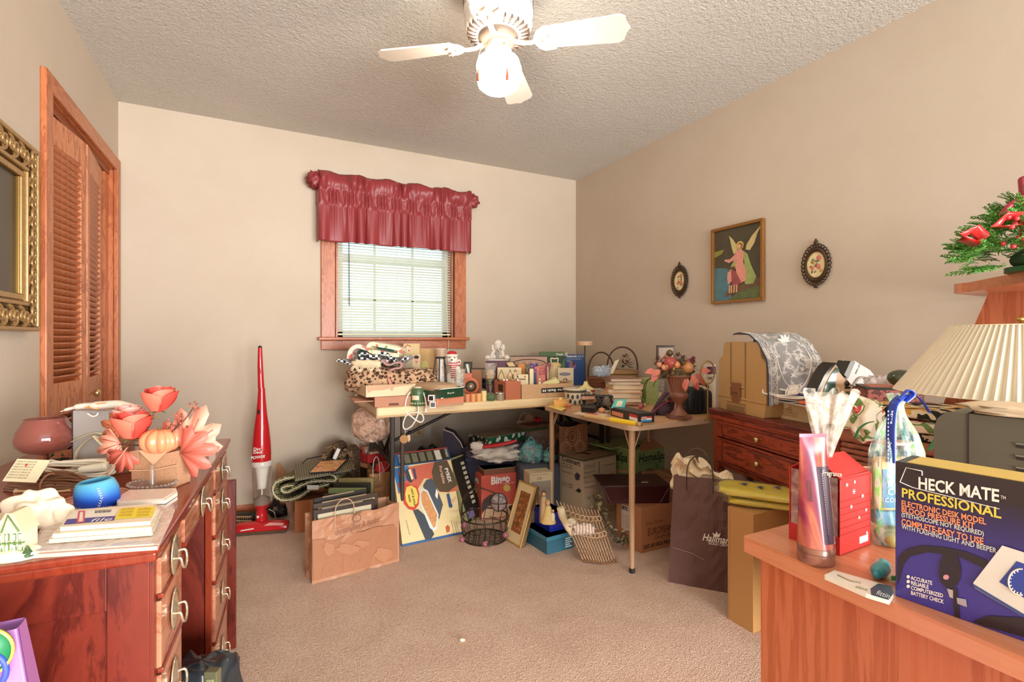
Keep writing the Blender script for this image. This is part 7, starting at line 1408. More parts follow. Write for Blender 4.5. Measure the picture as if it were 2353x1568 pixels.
t.part('box_body', t.m().box((-.06, -.05, 0), (.09, .09, .045), CELLS([(0, 'b0685c'), (.6, '6a3a34')], 160, .6, 'vor', bump=0)), bevel=.001); t.part('lid', t.m().box((-.066, -.056, .045), (.10, .10, .052), M('2c3024', .4)).box((-.05, -.045, .052), (.085, .085, .053), M('d27a68', .5, v=.4, s=20)), bevel=.0008); z_b = HH+.100+.054
t = T('green_glass_ball', 'glossy dark green round glass ornament with a patterned tag', 'ornament', 2079, d=1.62, z=z_b+.0); t.part('glass', t.g().ball((0, 10, 20), (29, 26, 20), M('3a4426', .12, coat=.6), 28, 16)); t.part('tag', t.g().xf((4, -19, 8), (0, R(-4), 0)).box((-14, 0, -14), (13, 1, 14), M('cfc690', .5, v=.3, s=120)).ball((-3, -.6, 1), (4, .5, 5), M('b8506a', .5), 8, 5).nx())
t = T('clear_film_wrap', 'crumpled clear film lying behind the green glass ornament', 'wrapping', 2030, d=1.75, z=z_b-.02); t.solo(t.g().ball((0, 10, 16), (34, 20, 14), FILM('e8ded4', .5), 24, 12, .8, .6, 3))
# hardbacks under the lamp
for i in range(7):
    q = T('paperback_book', ('dark spined book nearest the lamp base, first from the left', 'tan spined book, second from the left under the shade', 'black spined book, third from the left under the shade', 'brown spined book, fourth from the left under the shade', 'cream spined book, fifth from the left under the shade', 'black spined book, sixth from the left under the shade', 'grey spined book at the right end of the row under the shade')[i], 'book', 0, loc=(1.91, .665-.028*i, ZR), rot=R(-90), group='books standing under the lamp shade')
    q.part('cover', q.m().box((0, -.002, 0), (.024, .12, .215), M(('2c2420', '9a7a54', '1d1b1a', '6a4a34', 'cdb68e', '26221f', '6d6a64')[i], .5)), bevel=.001); q.part('spine_band', q.m().box((.001, -.003, .15), (.023, -.002, .165), M('c9a25c', .5)))
# pleated lamp
t = T('pleated_table_lamp', 'table lamp with a wide cream pleated shade under the hutch shelf', 'table lamp', 0, loc=(1.70, .535, ZR), rot=0)
SHD = M('e0d2b8', .7, v=.03); NP = 88
def shade(u, v):
    a = 2*pi*u; r_ = .25-.118*v; k = abs((u*NP) % 1-.5)*2; r_ += (k-.5)*.011*(1-.35*v); return (r_*cos(a), r_*sin(a), .2125+.172*v)
t.part('pleated_shade', t.m().grid(shade, NP*4, 3, SHD, smooth=False), solid=.0012)
t.part('shade_rim', t.m().tube([(.132*cos(a), .132*sin(a), .3845) for a in [2*pi*i/60 for i in range(60)]], .002, CRM, 5, closed=True).tube([(.25*cos(a), .25*sin(a), .2125) for a in [2*pi*i/60 for i in range(60)]], .0015, CRM, 5, closed=True))
t.part('lamp_base', t.m().lathe([(.075, 0), (.07, .012), (.03, .02), (.045, .06), (.05, .10), (.025, .15), (.012, .17), (.012, .27)], M('9a7a4c', .3, .5), n=28)); t.part('harp', t.m().tube([(0, -.01, .2), (.0, -.045, .27), (0, -.03, .36), (0, 0, .392), (0, .03, .36), (0, .045, .27), (0, .01, .2)], .0022, GOLD, 6).ball((0, 0, .40), .008, GOLD, 10, 8))
# grey vented appliance
GC = M('5a5444', .42, v=.05)
t = T('grey_vented_case', 'olive grey moulded plastic machine case with vent slots behind the printed box', 'appliance', 0, loc=(1.225, .515, ZR), rot=R(-80))
o = [(.0, 0), (.34, 0), (.34, .20), (.02, .205), (.006, .19), (.0, .17)]
t.part('casing', t.m().prism(o[::-1], 0, .28, GC, 'y'), bevel=.014, seg=3); t.part('seam', t.m().box((.052, -.0015, .005), (.054, .002, .204), M('2c2820', .5)).box((.052, -.001, .203), (.054, .27, .2065), M('2c2820', .5)))
for i in range(6): t.part('vent_slot', t.m().box((.12+.0, -.0022, .150-i*.022), (.19, .002, .156-i*.022), M('241f18', .6)).box((.118, -.003, .156-i*.022), (.192, 0, .159-i*.022), M('7a7462', .4)), bevel=.0006)
t = T('folded_white_cloth', 'cream folded cloth lying on top of the grey vented case', 'cloth', 0, loc=(1.30, .36, ZR+.207), rot=R(-80)); t.solo(t.m().ball((0, .02, .008), (.12, .09, .009), M('e3c9a6', .85, v=.1), 24, 10, .5, .3, 3))
# ---------------------------------------------------------------- on the corner desk
# blood pressure kit box
t = FB('blood_pressure_kit_box', 'dark purple blood pressure kit box with large white and gold lettering', 'box', (2057, 1370), (2353, 1475), ZR)
k_w = .262; t.hh = t.h(1060); h_ = t.hh; t.dp = .062
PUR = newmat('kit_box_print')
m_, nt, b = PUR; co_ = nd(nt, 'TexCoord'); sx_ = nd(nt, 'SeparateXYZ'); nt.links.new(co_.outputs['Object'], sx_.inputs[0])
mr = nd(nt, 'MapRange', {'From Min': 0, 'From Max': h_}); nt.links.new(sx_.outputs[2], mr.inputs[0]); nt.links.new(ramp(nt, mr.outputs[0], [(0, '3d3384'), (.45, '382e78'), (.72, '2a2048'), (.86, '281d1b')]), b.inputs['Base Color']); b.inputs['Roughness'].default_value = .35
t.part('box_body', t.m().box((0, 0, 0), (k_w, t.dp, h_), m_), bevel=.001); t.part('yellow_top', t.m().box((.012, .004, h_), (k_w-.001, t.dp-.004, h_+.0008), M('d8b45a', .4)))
F = t.F; g = t.m(); LW = M('efe0d0', .4); LG = M('d6c04a', .4); LO = M('e88a58', .4); LGR = M('c9c6b4', .4)
t.tx(g, 'HECK MATE', (2109, 1122), (2296, 1154), 27, LW, bold=.035); t.tx(g, 'PROFESSIONAL', (2071, 1142), (2301, 1192), 22, LG, bold=.03)
t.tx(g, 'TM', (2299, 1146), (2311, 1149), 8, LW)
t.tx(g, 'ELECTRONIC DESK MODEL', (2071, 1162), (2266, 1206), 13, LO, bold=.04); t.tx(g, 'BLOOD PRESSURE KIT', (2071, 1176), (2240, 1216), 13, LO, bold=.04); t.tx(g, '(STETHOSCOPE NOT REQUIRED)', (2071, 1187), (2261, 1232), 10, LGR, bold=.03)
t.tx(g, 'COMPLETE-EASY TO USE', (2071, 1205), (2260, 1252), 14, LO, bold=.04); t.tx(g, 'WITH FLASHING LIGHT AND BEEPER', (2072, 1215), (2290, 1272), 11, LGR, bold=.02)
for i, st in enumerate(('ACCURATE', 'RELIABLE', 'COMPUTERIZED', 'BATTERY CHECK')): t.tx(g, st, (2093 if i < 3 else 2093, 1332+i*11.5), ((2142, 2134, 2167, 2169)[i], (1345, 1354, 1374, 1388)[i]), 9, LW, bold=.03)
t.part('lettering', g)
g = t.m()
for i in range(3): t.ps([(2087+4*cos(a), 1326+11*i+4*sin(a)) for a in [2*pi*k/10 for k in range(10)]], LW, g)
t.part('bullet_dots', g)
g = t.m(); P = [tuple(F(a, b_, 0, .001)) for a, b_ in ((2119, 1093), (2119, 1083), (2082, 1075), (2068, 1108), (2098, 1121), (2296, 1170))]; g.tube(P, .0021, LW, 4, flat=.25); t.part('large_initial', g)
PD = M('241a20', .25); g = t.m()
cu = [(2061, 1315), (2064, 1280), (2085, 1262), (2120, 1254), (2170, 1258), (2220, 1268), (2268, 1288), (2268, 1310), (2210, 1283), (2196, 1275), (2180, 1275), (2130, 1270), (2090, 1280), (2075, 1300), (2068, 1330), (2062, 1345)]
for k in range(len(cu)//2-1):
    n_ = len(cu); t.ps([cu[k], cu[k+1], cu[n_-2-k], cu[n_-1-k]], PD, g)
t.ps([(2185+ (30 if 0 else 27)*cos(a)*.95-2, 1312+42*sin(a)) for a in [2*pi*k/20 for k in range(20)]], PD, g, e=.0014)
t.ps([(2170, 1268), (2200, 1275), (2205, 1300), (2160, 1298)], PD, g, e=.0013); t.ps([(2188, 1350), (2200, 1353), (2206, 1422), (2194, 1418)], PD, g, e=.0013)
t.ps([(2235, 1430), (2270, 1416), (2353, 1420), (2353, 1465), (2262, 1440)], PD, g, e=.0013)
t.ps([(2174+7*cos(a), 1327+6*sin(a)) for a in [2*pi*k/10 for k in range(10)]], M('c98a90', .2), g, e=.002); t.ps([(2176, 1353), (2190, 1357), (2190, 1376), (2182, 1373)], M('b9b2b0', .2, .6), g, e=.002); t.ps([(2198, 1374), (2220, 1378), (2222, 1396), (2200, 1388)], M('a8a4a8', .3, .5), g, e=.002)
t.part('printed_bulb', g)
g = t.m(); MG = M('d9cfc0', .4)
t.ps([(2236, 1340), (2303, 1254), (2353, 1270), (2353, 1420), (2240, 1352)], MG, g, e=.0024); t.ps([(2236, 1342), (2353, 1412), (2353, 1420), (2238, 1350)], M('3a4a78', .4), g, e=.0028); t.ps([(2296, 1338), (2336, 1290), (2353, 1296), (2353, 1375)], M('2c3f8c', .4), g, e=.0028)
t.part('printed_monitor', g); g = t.m(); g.tube([tuple(F(2345+28*cos(a), 1338+30*sin(a), 0, .0034)) for a in [pi*.45+pi*1.1*k/18 for k in range(19)]], .0009, LW, 4)
for k in range(10): a = pi*.5+pi*k/10; g.tube([tuple(F(2345+22*cos(a), 1338+24*sin(a), 0, .0034)), tuple(F(2345+27*cos(a), 1338+29*sin(a), 0, .0034))], .0007, LW, 4)
t.part('printed_dial', g)
# lotion tube standing
t = T('lotion_tube', 'tall pink and purple bronze-capped lotion tube standing at the desk corner', 'lotion tube', 1875, 1290, z=ZR, rot=RC+R(0))
TB1, ntb, bb = newmat('tube_print'); co_ = nd(ntb, 'TexCoord'); sx_ = nd(ntb, 'SeparateXYZ'); ntb.links.new(co_.outputs['Object'], sx_.inputs[0]); nn = nd(ntb, 'TexNoise', {'Scale': 9, 'Detail': 3, 'Distortion': .8}); mp = nd(ntb, 'Mapping', {'Scale': (3, 1, .6)}); ntb.links.new(co_.outputs['Object'], mp.inputs[0]); ntb.links.new(mp.outputs[0], nn.inputs[0])
ntb.links.new(ramp(ntb, nn.outputs[0], [(.3, '5a2c4a'), (.42, 'a03c4c'), (.52, 'c87458'), (.62, 'b23c40'), (.75, '4a3a58')]), bb.inputs['Base Color']); bb.inputs['Roughness'].default_value = .22; bb.inputs['Metallic'].default_value = .0
t.part('cap', t.g().lathe([(36, 0), (38, 3), (38.5, 38), (37, 40)], M('9c6a58', .25, .5), n=36).lathe([(38.6, 25), (38.9, 26), (38.6, 27)], M('6a4438', .4), n=36, caps=False))
ht_ = t.z(1003)
def tub(u, v):
    a = 2*pi*u; z_ = 40+(ht_-40)*v; rx_ = 37.5-7*v; ry = 37*(1-v)**.8+1.0; return (rx_*cos(a)-8*v, ry*sin(a), z_)
t.part('tube_body', t.g().grid(tub, 40, 16, TB1)); t.part('crimped_end', t.g().box((-39, -1.4, ht_-2), (24, 1.4, ht_+6), M('7a4a58', .3, .4)))
LAB = M('4a3040', .35); g = t.g()
def on(u0, v0, e=.6): x, y, z_ = tub(u0, v0); return (x*1.0+e*.3, y-e, z_)
g.grid(lambda u, v: on(.74+.2*u, .05+.68*v, .8), 8, 10, LAB); t.part('back_label', g)
g = t.g()
for i in range(26):
    v_ = .14+.021*i; g.add([on(.785, v_, 1.4), on(.925, v_-.004, 1.4), on(.925, v_+.005, 1.4), on(.785, v_+.009, 1.4)], [(0, 1, 2, 3)], M('d9c4b8', .4))
q = t.part('small_print', g); q['kind'] = 'stuff'
t.part('barcode', t.g().add([on(.86, .04, 1.2), on(.93, .04, 1.2), on(.93, .11, 1.2), on(.86, .11, 1.2)], [(0, 1, 2, 3)], WHP)); t.part('lettering', t.g().text('Fragrance', 12, on(.79, .66, 1.8), (1, 0, -.1), (0, 0, 1), M('e0cfc0', .4), bold=.02, sx=.7)); t.part('front_mark', t.g().add([on(.62, .42, 1.2), on(.66, .42, 1.2), on(.66, .60, 1.2), on(.62, .60, 1.2)], [(0, 1, 2, 3)], M('6d3a3c', .4)))
# red gift box house with cellophane
t = FB('red_candle_gift_box', 'red gift box with white snowflakes and a candle inside, tied with cellophane', 'gift box', (1931, 1279), (2001, 1252), ZR); 
GB = M('c4322f', .35, v=.05); t.hh = t.h(1088); w_, h_ = t.w, t.hh; D = .085
pts = [(0, 0), (w_, 0), (w_*1.0, h_*.92), (w_*.86, h_*1.0), (w_*.0, h_*.93)]
g = t.m(); g.box((0, 0, 0), (w_, .002, h_*.94), GB).box((0, 0, 0), (w_, D, .003), GB).box((0, D-.002, 0), (w_, D, h_*.94), GB).box((-.001, 0, 0), (0.001, D, h_*.22), GB).box((w_-.002, 0, 0), (w_, D, h_*.94), GB)
t.part('box_body', g, bevel=.0006); t.part('roof', t.m().add([(0, -.001, h_*.92), (w_, -.001, h_*.9), (w_, D*.5, h_*1.12), (0, D*.5, h_*1.14), (0, D+.001, h_*.92), (w_, D+.001, h_*.9)], [(0, 1, 2, 3), (3, 2, 5, 4)], GB), solid=.002)
t.part('candle', t.m().cyl((w_*.35, D*.5, .004), .026, h_*.52, M('d98a78', .4), 24), 'peach candle'); t.part('inner_sleeve', t.m().cyl((w_*.35, D*.5, h_*.52), .028, h_*.2, M('b32a2c', .3), 20)); t.part('clear_window', t.m().box((-.0006, .004, h_*.2), (0, D-.004, h_*.93), FILM('f4dcd4', .22, .05)))
g = t.m(); rn = random.Random(4)
for a, b_, r_ in ((1962, 1130, 4), (1946, 1115, 3), (1982, 1140, 3), (1956, 1165, 3), (1964, 1108, 2.5), (1974, 1190, 2.5), (1990, 1172, 2.5), (1992, 1225, 2.5), (1984, 1234, 2)):
    for k in range(3):
        an = pi*k/3; p0, p1 = t.F(a-r_*cos(an), b_-r_*sin(an)*1.6, 0, .0012), t.F(a+r_*cos(an), b_+r_*sin(an)*1.6, 0, .0012); g.tube([p0, p1], .0005, WHP, 4)
q = t.part('snowflake_print', g); t.part('price_label', t.m().box((w_*.6, -.0012, h_*.07), (w_*.88, 0, h_*.15), WHP)); g = t.m()
for i in range(6): g.box((0, -.001, h_*(.25+.08*i)), (w_, 0, h_*(.252+.08*i)), M('a82826', .4))
t.part('scored_lines', g)
t = T('cellophane_bunch', 'flared bunch of clear cellophane rising from the red gift box', 'cellophane', 0, loc=t.p+Matrix.Rotation(t.rot, 3, 'Z') @ Vector((w_*.35, D*.5, h_*1.08)), rot=RC); H0 = t.z(905)
def cel(u, v):
    a = 2*pi*u; r_ = (10+46*v**1.2*(1+.25*noise.noise(Vector((cos(a)*2, sin(a)*2, 2)))))*(1+.22*sin(a*9+v*4)); return (r_*cos(a)*1.0+16*v, r_*sin(a)*.45, -14+v*(H0+14)*(1+.14*noise.noise(Vector((cos(a)*2.5, sin(a)*2.5, 7)))))
t.part('film', t.g().grid(cel, 90, 18, FILM('ead8c4', .3, .08), smooth=False)); t.part('gathered_neck', t.g().tube([(11*cos(a), 8*sin(a), 2) for a in [2*pi*i/14 for i in range(14)]], 2, FILM('ffffff', .8), 5, closed=True))
# second cellophane parcel with blue ribbon
t = T('cocoa_gift_set', 'clear wrapped cocoa gift set with teal label tied by a blue ribbon', 'gift set', 2058, 1262, z=ZR+.0); 
t.p.x += .02; b0 = t.z(1248)
t.part('gold_truffle_base', t.g().ball((-6, 18, 20), (40, 26, 20), M('c9b472', .4, .2), 24, 12, .8)); t.part('gold_ball', t.g().ball((-26, -2, 18), (20, 18, 18), M('a89a58', .35), 18, 12)); t.part('gold_ball', t.g().ball((-40, 14, 26), (13, 13, 15), M('8f7c3c', .35), 16, 10))
t.part('blue_packet', t.g().box((-56, 2, 46), (10, 30, 82), M('4a86a4', .3, v=.3, s=30)), bevel=.006); t.part('cream_packet', t.g().box((-54, 0, 82), (30, 28, 205), M('e8b878', .4)), bevel=.006)
g = t.g(); g.box((-46, -1.2, 90), (20, 0, 180), M('2f7a9c', .3, v=.5, s=40)); t.part('teal_label', g)
t.part('lettering', t.g().text('Frosted', 14, (-36, -2.4, 140), (1, 0, 0), (0, 0, 1), M('cfe6e2', .4), bold=.01).text('COCOA', 16, (-36, -2.4, 121), (1, 0, 0), (0, 0, 1), M('cfe6e2', .4), bold=.03).text('COMFORT', 11, (-42, -2.4, 104), (1, 0, 0), (0, 0, 1), M('cfe6e2', .4), bold=.02)); t.part('cup_rim', t.g().lathe([(36, 236), (38, 240), (36, 242), (0, 240)], M('d8a08c', .4), (-4, 16, 0), 28, sq=.6))
IR = newmat('iridescent_film'); m2, nt2, b2 = IR; n2 = nd(nt2, 'TexNoise', {'Scale': 14, 'Detail': 2, 'Distortion': 1.5}); nt2.links.new(coords(nt2, (3, 3, 1)), n2.inputs[0]); nt2.links.new(ramp(nt2, n2.outputs[0], [(.3, 'b49ad0'), (.42, '8ad0c0'), (.52, 'e8e6dc'), (.6, '7fd060'), (.72, 'd8a8c8')]), b2.inputs['Base Color']); b2.inputs['Roughness'].default_value = .1
mr2 = nd(nt2, 'MapRange', {'From Min': .4, 'From Max': .62, 'To Min': .12, 'To Max': .62}); nt2.links.new(n2.outputs[0], mr2.inputs[0]); nt2.links.new(mr2.outputs[0], b2.inputs['Alpha'])
def cel2(u, v):
    a = 2*pi*u; prof = [(0, 56), (.3, 60), (.62, 56), (.74, 42), (.86, 17), (.92, 13), (1, 24)]
    for (v0, r0), (v1, r1) in zip(prof, prof[1:]):
        if v <= v1: break
    r_ = r0+(r1-r0)*max(0, min(1, (v-v0)/(v1-v0))); r_ *= 1+.10*sin(a*11+v*3)*min(1, v*2); return (-4+6*v+r_*cos(a), 16+r_*sin(a)*.6, 4+v*t.z(912))
t.part('film', t.g().grid(cel2, 90, 26, m2, smooth=False), 'iridescent clear wrap')
zR = t.z(905); BR_ = M('1f3a9a', .35)
g = t.g(); g.tube(smooth_path([(4, 4, zR-6), (-12, -4, zR-14), (-26, -8, zR-30), (-32, -8, zR-80), (-32, -8, zR-160)], 5), 11, BR_, 6, flat=.12).tube(smooth_path([(8, 4, zR-6), (26, -4, zR-4), (44, -6, zR-22), (58, -6, zR-44)], 5), 9, BR_, 6, flat=.14).tube(smooth_path([(-14, -8, zR-14), (4, -12, zR+8), (16, -10, zR-2), (0, -8, zR-18)], 4), 9, M('2c4cb4', .3), 6, flat=.2); t.part('ribbon', g, 'blue stitched ribbon')
g = t.g()
for i in range(14): 
    for x_ in (-41, -23): g.box((x_, -11.2, zR-160+i*9), (x_+1.4, -10, zR-156+i*9), WHP)
q = t.part('stitches', g); q['kind'] = 'stuff'; t.part('ribbon_lettering', t.g().text('Books', 9, (-27, -10.8, zR-70), (0, 0, 1), (-1, 0, 0), WHP, bold=.01).text('Works', 9, (-27, -10.8, zR-140), (0, 0, 1), (-1, 0, 0), WHP, bold=.01))
t = T('tan_oval_rim', 'tan oval wooden bowl rim showing between the two wrapped gifts', 'bowl', 2015, d=1.05, z=ZR); t.part('bowl', t.g().lathe([(20, 0), (52, 40), (56, 62), (54, 66)], M('c88a66', .5), (6, 8, 10), 32, sq=.6, caps=False)); t.part('rim', t.g().tube([(6+56*cos(a), 8+34*sin(a), 76) for a in [2*pi*i/32 for i in range(32)]], 2.4, M('dda580', .5), 6, closed=True))
# tube of toothpaste, teal lighter
t = slab('small_flat_tube', 'flat cream and navy cosmetic sample packet lying at the desk edge', 'packet', [(1893, 1322), (1918, 1311), (2048, 1348), (2053, 1364), (2043, 1380), (1990, 1364)], ZR, .006, M('e6ddca', .3), bevel=.002)
L = t.pl; t.part('navy_end', t.m().prism([(x, y) for x, y in [tuple(Vector(pt(a, b, ZR+.006)[0])[i]-t.p[i] for i in (0, 1)) for a, b in ((2018, 1342), (2048, 1348), (2053, 1364), (2043, 1380), (2002, 1368), (2000, 1354))]][::-1], .006, .0066, M('2c3f52', .4), 'z'))
def onT(a, b, h): p = pt(a, b, ZR+h)[0]; return Vector((p.x-t.p.x, p.y-t.p.y, h))
g = t.m(); A_, B_, C_ = onT(2012, 1366, .0072), onT(2042, 1376, .0072), onT(2016, 1352, .0072); g.text('fitting', (C_-A_).length*.8, A_, B_-A_, C_-A_, WHP, sx=.34, shear=.3); A_, B_, C_ = onT(1964, 1350, .0068), onT(1992, 1358, .0068), onT(1968, 1344, .0068); g.text('aloe', (C_-A_).length, A_, B_-A_, C_-A_, M('6f8a3a', .5), sx=.6); t.part('lettering', g)
t.part('printed_plant', t.m().tube([onT(1925, 1322, .0066), onT(1955, 1336, .0066), onT(1978, 1340, .0066)], .0012, M('9a8a6a', .5), 4))
t = T('teal_massager', 'turquoise capped plastic bottle lying behind the small flat packet', 'bottle', 2062, 1342, z=ZR); t.p.y += .01; t.part('bottle', t.g().tube([(-30, 0, 16), (-20, 8, 18), (0, 24, 18), (14, 40, 18)], [11, 17, 18, 16], M('4a9ca0', .3), 18)); t.part('cap', t.g().ball((-30, -2, 16), (11, 8, 12), M('3a8a94', .3), 14, 10)); t.part('green_tab', t.g().box((0, -6, 2), (16, -3, 14), M('5fb04a', .4)), bevel=.002)
# ---------------------------------------------------------------- hutch shelf greenery
t = T('christmas_centerpiece', 'green cedar centerpiece with red berries, bows and a red candle on the hutch shelf', 'centerpiece', 0, loc=(1.72, .50, 1.268), rot=RC)
t.part('tray', t.m().cyl((0, 0, 0), .07, .012, M('1e5a2a', .4), 28)); t.part('foam', t.m().ball((0, 0, .03), (.07, .05, .03), M('26401a', .9), 16, 10))
CG = [M('5a9a3c', .6), M('7ab84e', .6), M('3f7a30', .6), M('9acb68', .6)]
def sprig_mesh(k):
    g = G(); rn = random.Random(k); L_ = .075
    g.tube([(0, 0, 0), (0, L_*.5, .004), (0, L_, 0)], .001, CG[2], 4)
    for i in range(13):
        f = .12+i*.068
        for sd in (-1, 1):
            p = Vector((0, L_*f, .003)); l = .026*(1.15-f); d = Vector((sd*.8, .6, rn.uniform(-.4, .5)))
            g.leaf(p, d, l, .0042, CG[(i+k) % 4], n=2); g.leaf(p+d*l*.4, (sd*.2, 1, rn.uniform(-.3, .5)), l*.6, .0036, CG[(i+1) % 4], n=2)
    return mesh('cedar_sprig', g)
SM = [sprig_mesh(k) for k in range(4)]; rn = random.Random(21)
for i in range(260):
    th = rn.uniform(0, 2*pi); e = rn.uniform(0, 1)**.5; rad = .155*e; hh = .012+.15*(1-e)**.7+rn.uniform(0, .02)
    o = obj('cedar_sprig', SM[i % 4], t.root()); o.location = (rad*cos(th), rad*sin(th)*.6, hh)
    o.rotation_euler = (R(rn.uniform(-15, 55)), R(rn.uniform(-40, 40)), th-pi/2+rn.uniform(-.7, .7)); k = rn.uniform(.8, 1.15); o.scale = (k, k, k)
for i in range(5):
    o = obj('cedar_sprig', SM[i % 4], t.root()); o.location = (-.12-.012*i, -.03+.012*i, .01); o.rotation_euler = (R(-14), 0, R(96+12*i)); o.scale = (1.15,)*3
RBM = M('c82a26', .3, coat=.3)
for x_, y_, z_, a in ((-.205, -.035, .075, 10), (-.14, -.06, .105, -12), (-.07, -.04, .165, 60), (.06, -.12, .09, 0)):
    g = t.m().xf((x_, y_, z_), (0, R(a), R(a)), (1.35, 1.35, 1.35)); g.tube([(-.022, 0, 0), (-.008, -.006, .012), (.02, 0, .006), (.018, .008, -.008), (-.01, .006, -.004)], .011, RBM, 6, flat=.18, closed=True).nx(); t.part('bow_loop', g, 'red ribbon loop')
for i in range(22): t.part('berry', t.m().ball((rn.uniform(-.17, .0), -.07+rn.uniform(-.02, .02), rn.uniform(.04, .12)), .0058, M('c83a3a', .3), 8, 6))
t.part('red_garland', t.m().tube(smooth_path([(-.125, -.02, .13), (-.11, -.03, .155), (-.08, -.03, .17), (-.05, -.03, .17)], 4), .007, M('9a2030', .5, v=.4, s=200), 8)); t.part('candle', t.m().lathe([(.022, .06), (.020, .16), (.024, .225), (.022, .23), (0, .23)], M('a8203a', .35), (-.04, -.01, 0), 16), 'dark red candle')
# ---------------------------------------------------------------- wall pictures
GF = M('9a6a34', .35, .55, v=.35, s=140); 
t = T('angel_picture', 'gold-framed print of a pink-robed winged figure above dark green water', 'picture', 0, loc=(XR-.003, 0, 0), rot=R(-90)); 
p0 = pt(1640, X=XR); p1 = pt(1760, X=XR); t.p = Vector((XR-.003, p0[0].y, EYE+(CY-700)*p0[1])); ww_ = p0[0].y-p1[0].y; hh = (700-530)*p0[1]; t.w = ww_
rectframe(t, ww_, hh, .016, .02, GF, -.022); t.part('backing', t.m().box((.002, -.004, .002), (ww_-.002, 0, hh-.002), M('3a2a1c', .7)))
PX, PZ = ww_, hh
def pp(pts, mt, g, e): g.flat([(x*PX, z*PZ) for x, z in pts], -e, mt)
g = t.m(); i0 = .016/PX; i1 = .016/PZ; pp([(i0, i1), (1-i0, i1), (1-i0, 1-i1), (i0, 1-i1)], M('4c4430', .45, v=.35, s=14), g, .006); t.part('canvas', g)
g = t.m()
pp([(i0, i1), (.40, i1), (.36, .22), (.42, .34), (.30, .46), (i0, .48)], M('4f7880', .4, v=.4, s=24), g, .007); pp([(i0, .62), (.2, .66), (.24, .71), (i0, .70)], M('8a8a40', .4), g, .007)
pp([(.24, .08), (.95, .20), (.97, .30), (.7, .26), (.45, .2), (.3, .15)], M('6a5034', .5, v=.3, s=20), g, .0075); pp([(.32, .04), (.96, .04), (.96, .20), (.6, .17)], M('5f6a3c', .5, v=.4, s=30), g, .0072)
t.part('painted_ground', g); g = t.m()
pp([(.34, .88), (.42, .82), (.50, .73), (.50, .66), (.44, .62), (.40, .70), (.37, .80)], M('c9b878', .45), g, .008); pp([(.97, .95), (.90, .90), (.78, .82), (.68, .72), (.66, .66), (.74, .64), (.82, .72), (.88, .84)], M('cdb87c', .45), g, .008)
def pc(x, z, r_, mt, e): pp([(x+r_*cos(2*pi*k/12), z+r_*.72*sin(2*pi*k/12)) for k in range(12)], mt, g, e)
GM, RP = M('9aa660', .45, v=.25, s=40), M('dc9480', .45, v=.2, s=40)
pp([(.60, .66), (.70, .60), (.76, .46), (.86, .30), (.80, .22), (.66, .22), (.60, .34), (.64, .5)], GM, g, .0085); pp([(.47, .62), (.42, .52), (.33, .43), (.40, .40), (.50, .46)], GM, g, .0085)
pp([(.50, .67), (.58, .68), (.63, .62), (.62, .5), (.68, .38), (.66, .27), (.56, .24), (.50, .32), (.47, .46), (.45, .55), (.34, .52), (.28, .55), (.29, .57), (.37, .57), (.46, .62)], RP, g, .009)
pc(.555, .725, .075, M('c9b050', .5), .0088); pc(.56, .72, .05, M('8a5434', .5), .0092); pc(.545, .715, .036, M('dba888', .5), .0096); pc(.28, .56, .02, M('dba888', .5), .0096)
pp([(.38, .42), (.46, .42), (.52, .34), (.58, .26), (.50, .20), (.42, .22), (.38, .3)], M('9a4a4c', .5, v=.3, s=60), g, .0098); pp([(.32, .40), (.39, .42), (.40, .28), (.33, .24), (.31, .32)], M('d89a84', .5), g, .0102)
for x, z in ((.36, .455), (.43, .445)): pc(x, z, .035, M('6a4030', .5), .0104)
for x in (.34, .38, .43, .48): pp([(x, .13), (x+.03, .13), (x+.035, .23), (x+.005, .23)], M('d8a07c', .5), g, .0104)
t.part('painted_figures', g)
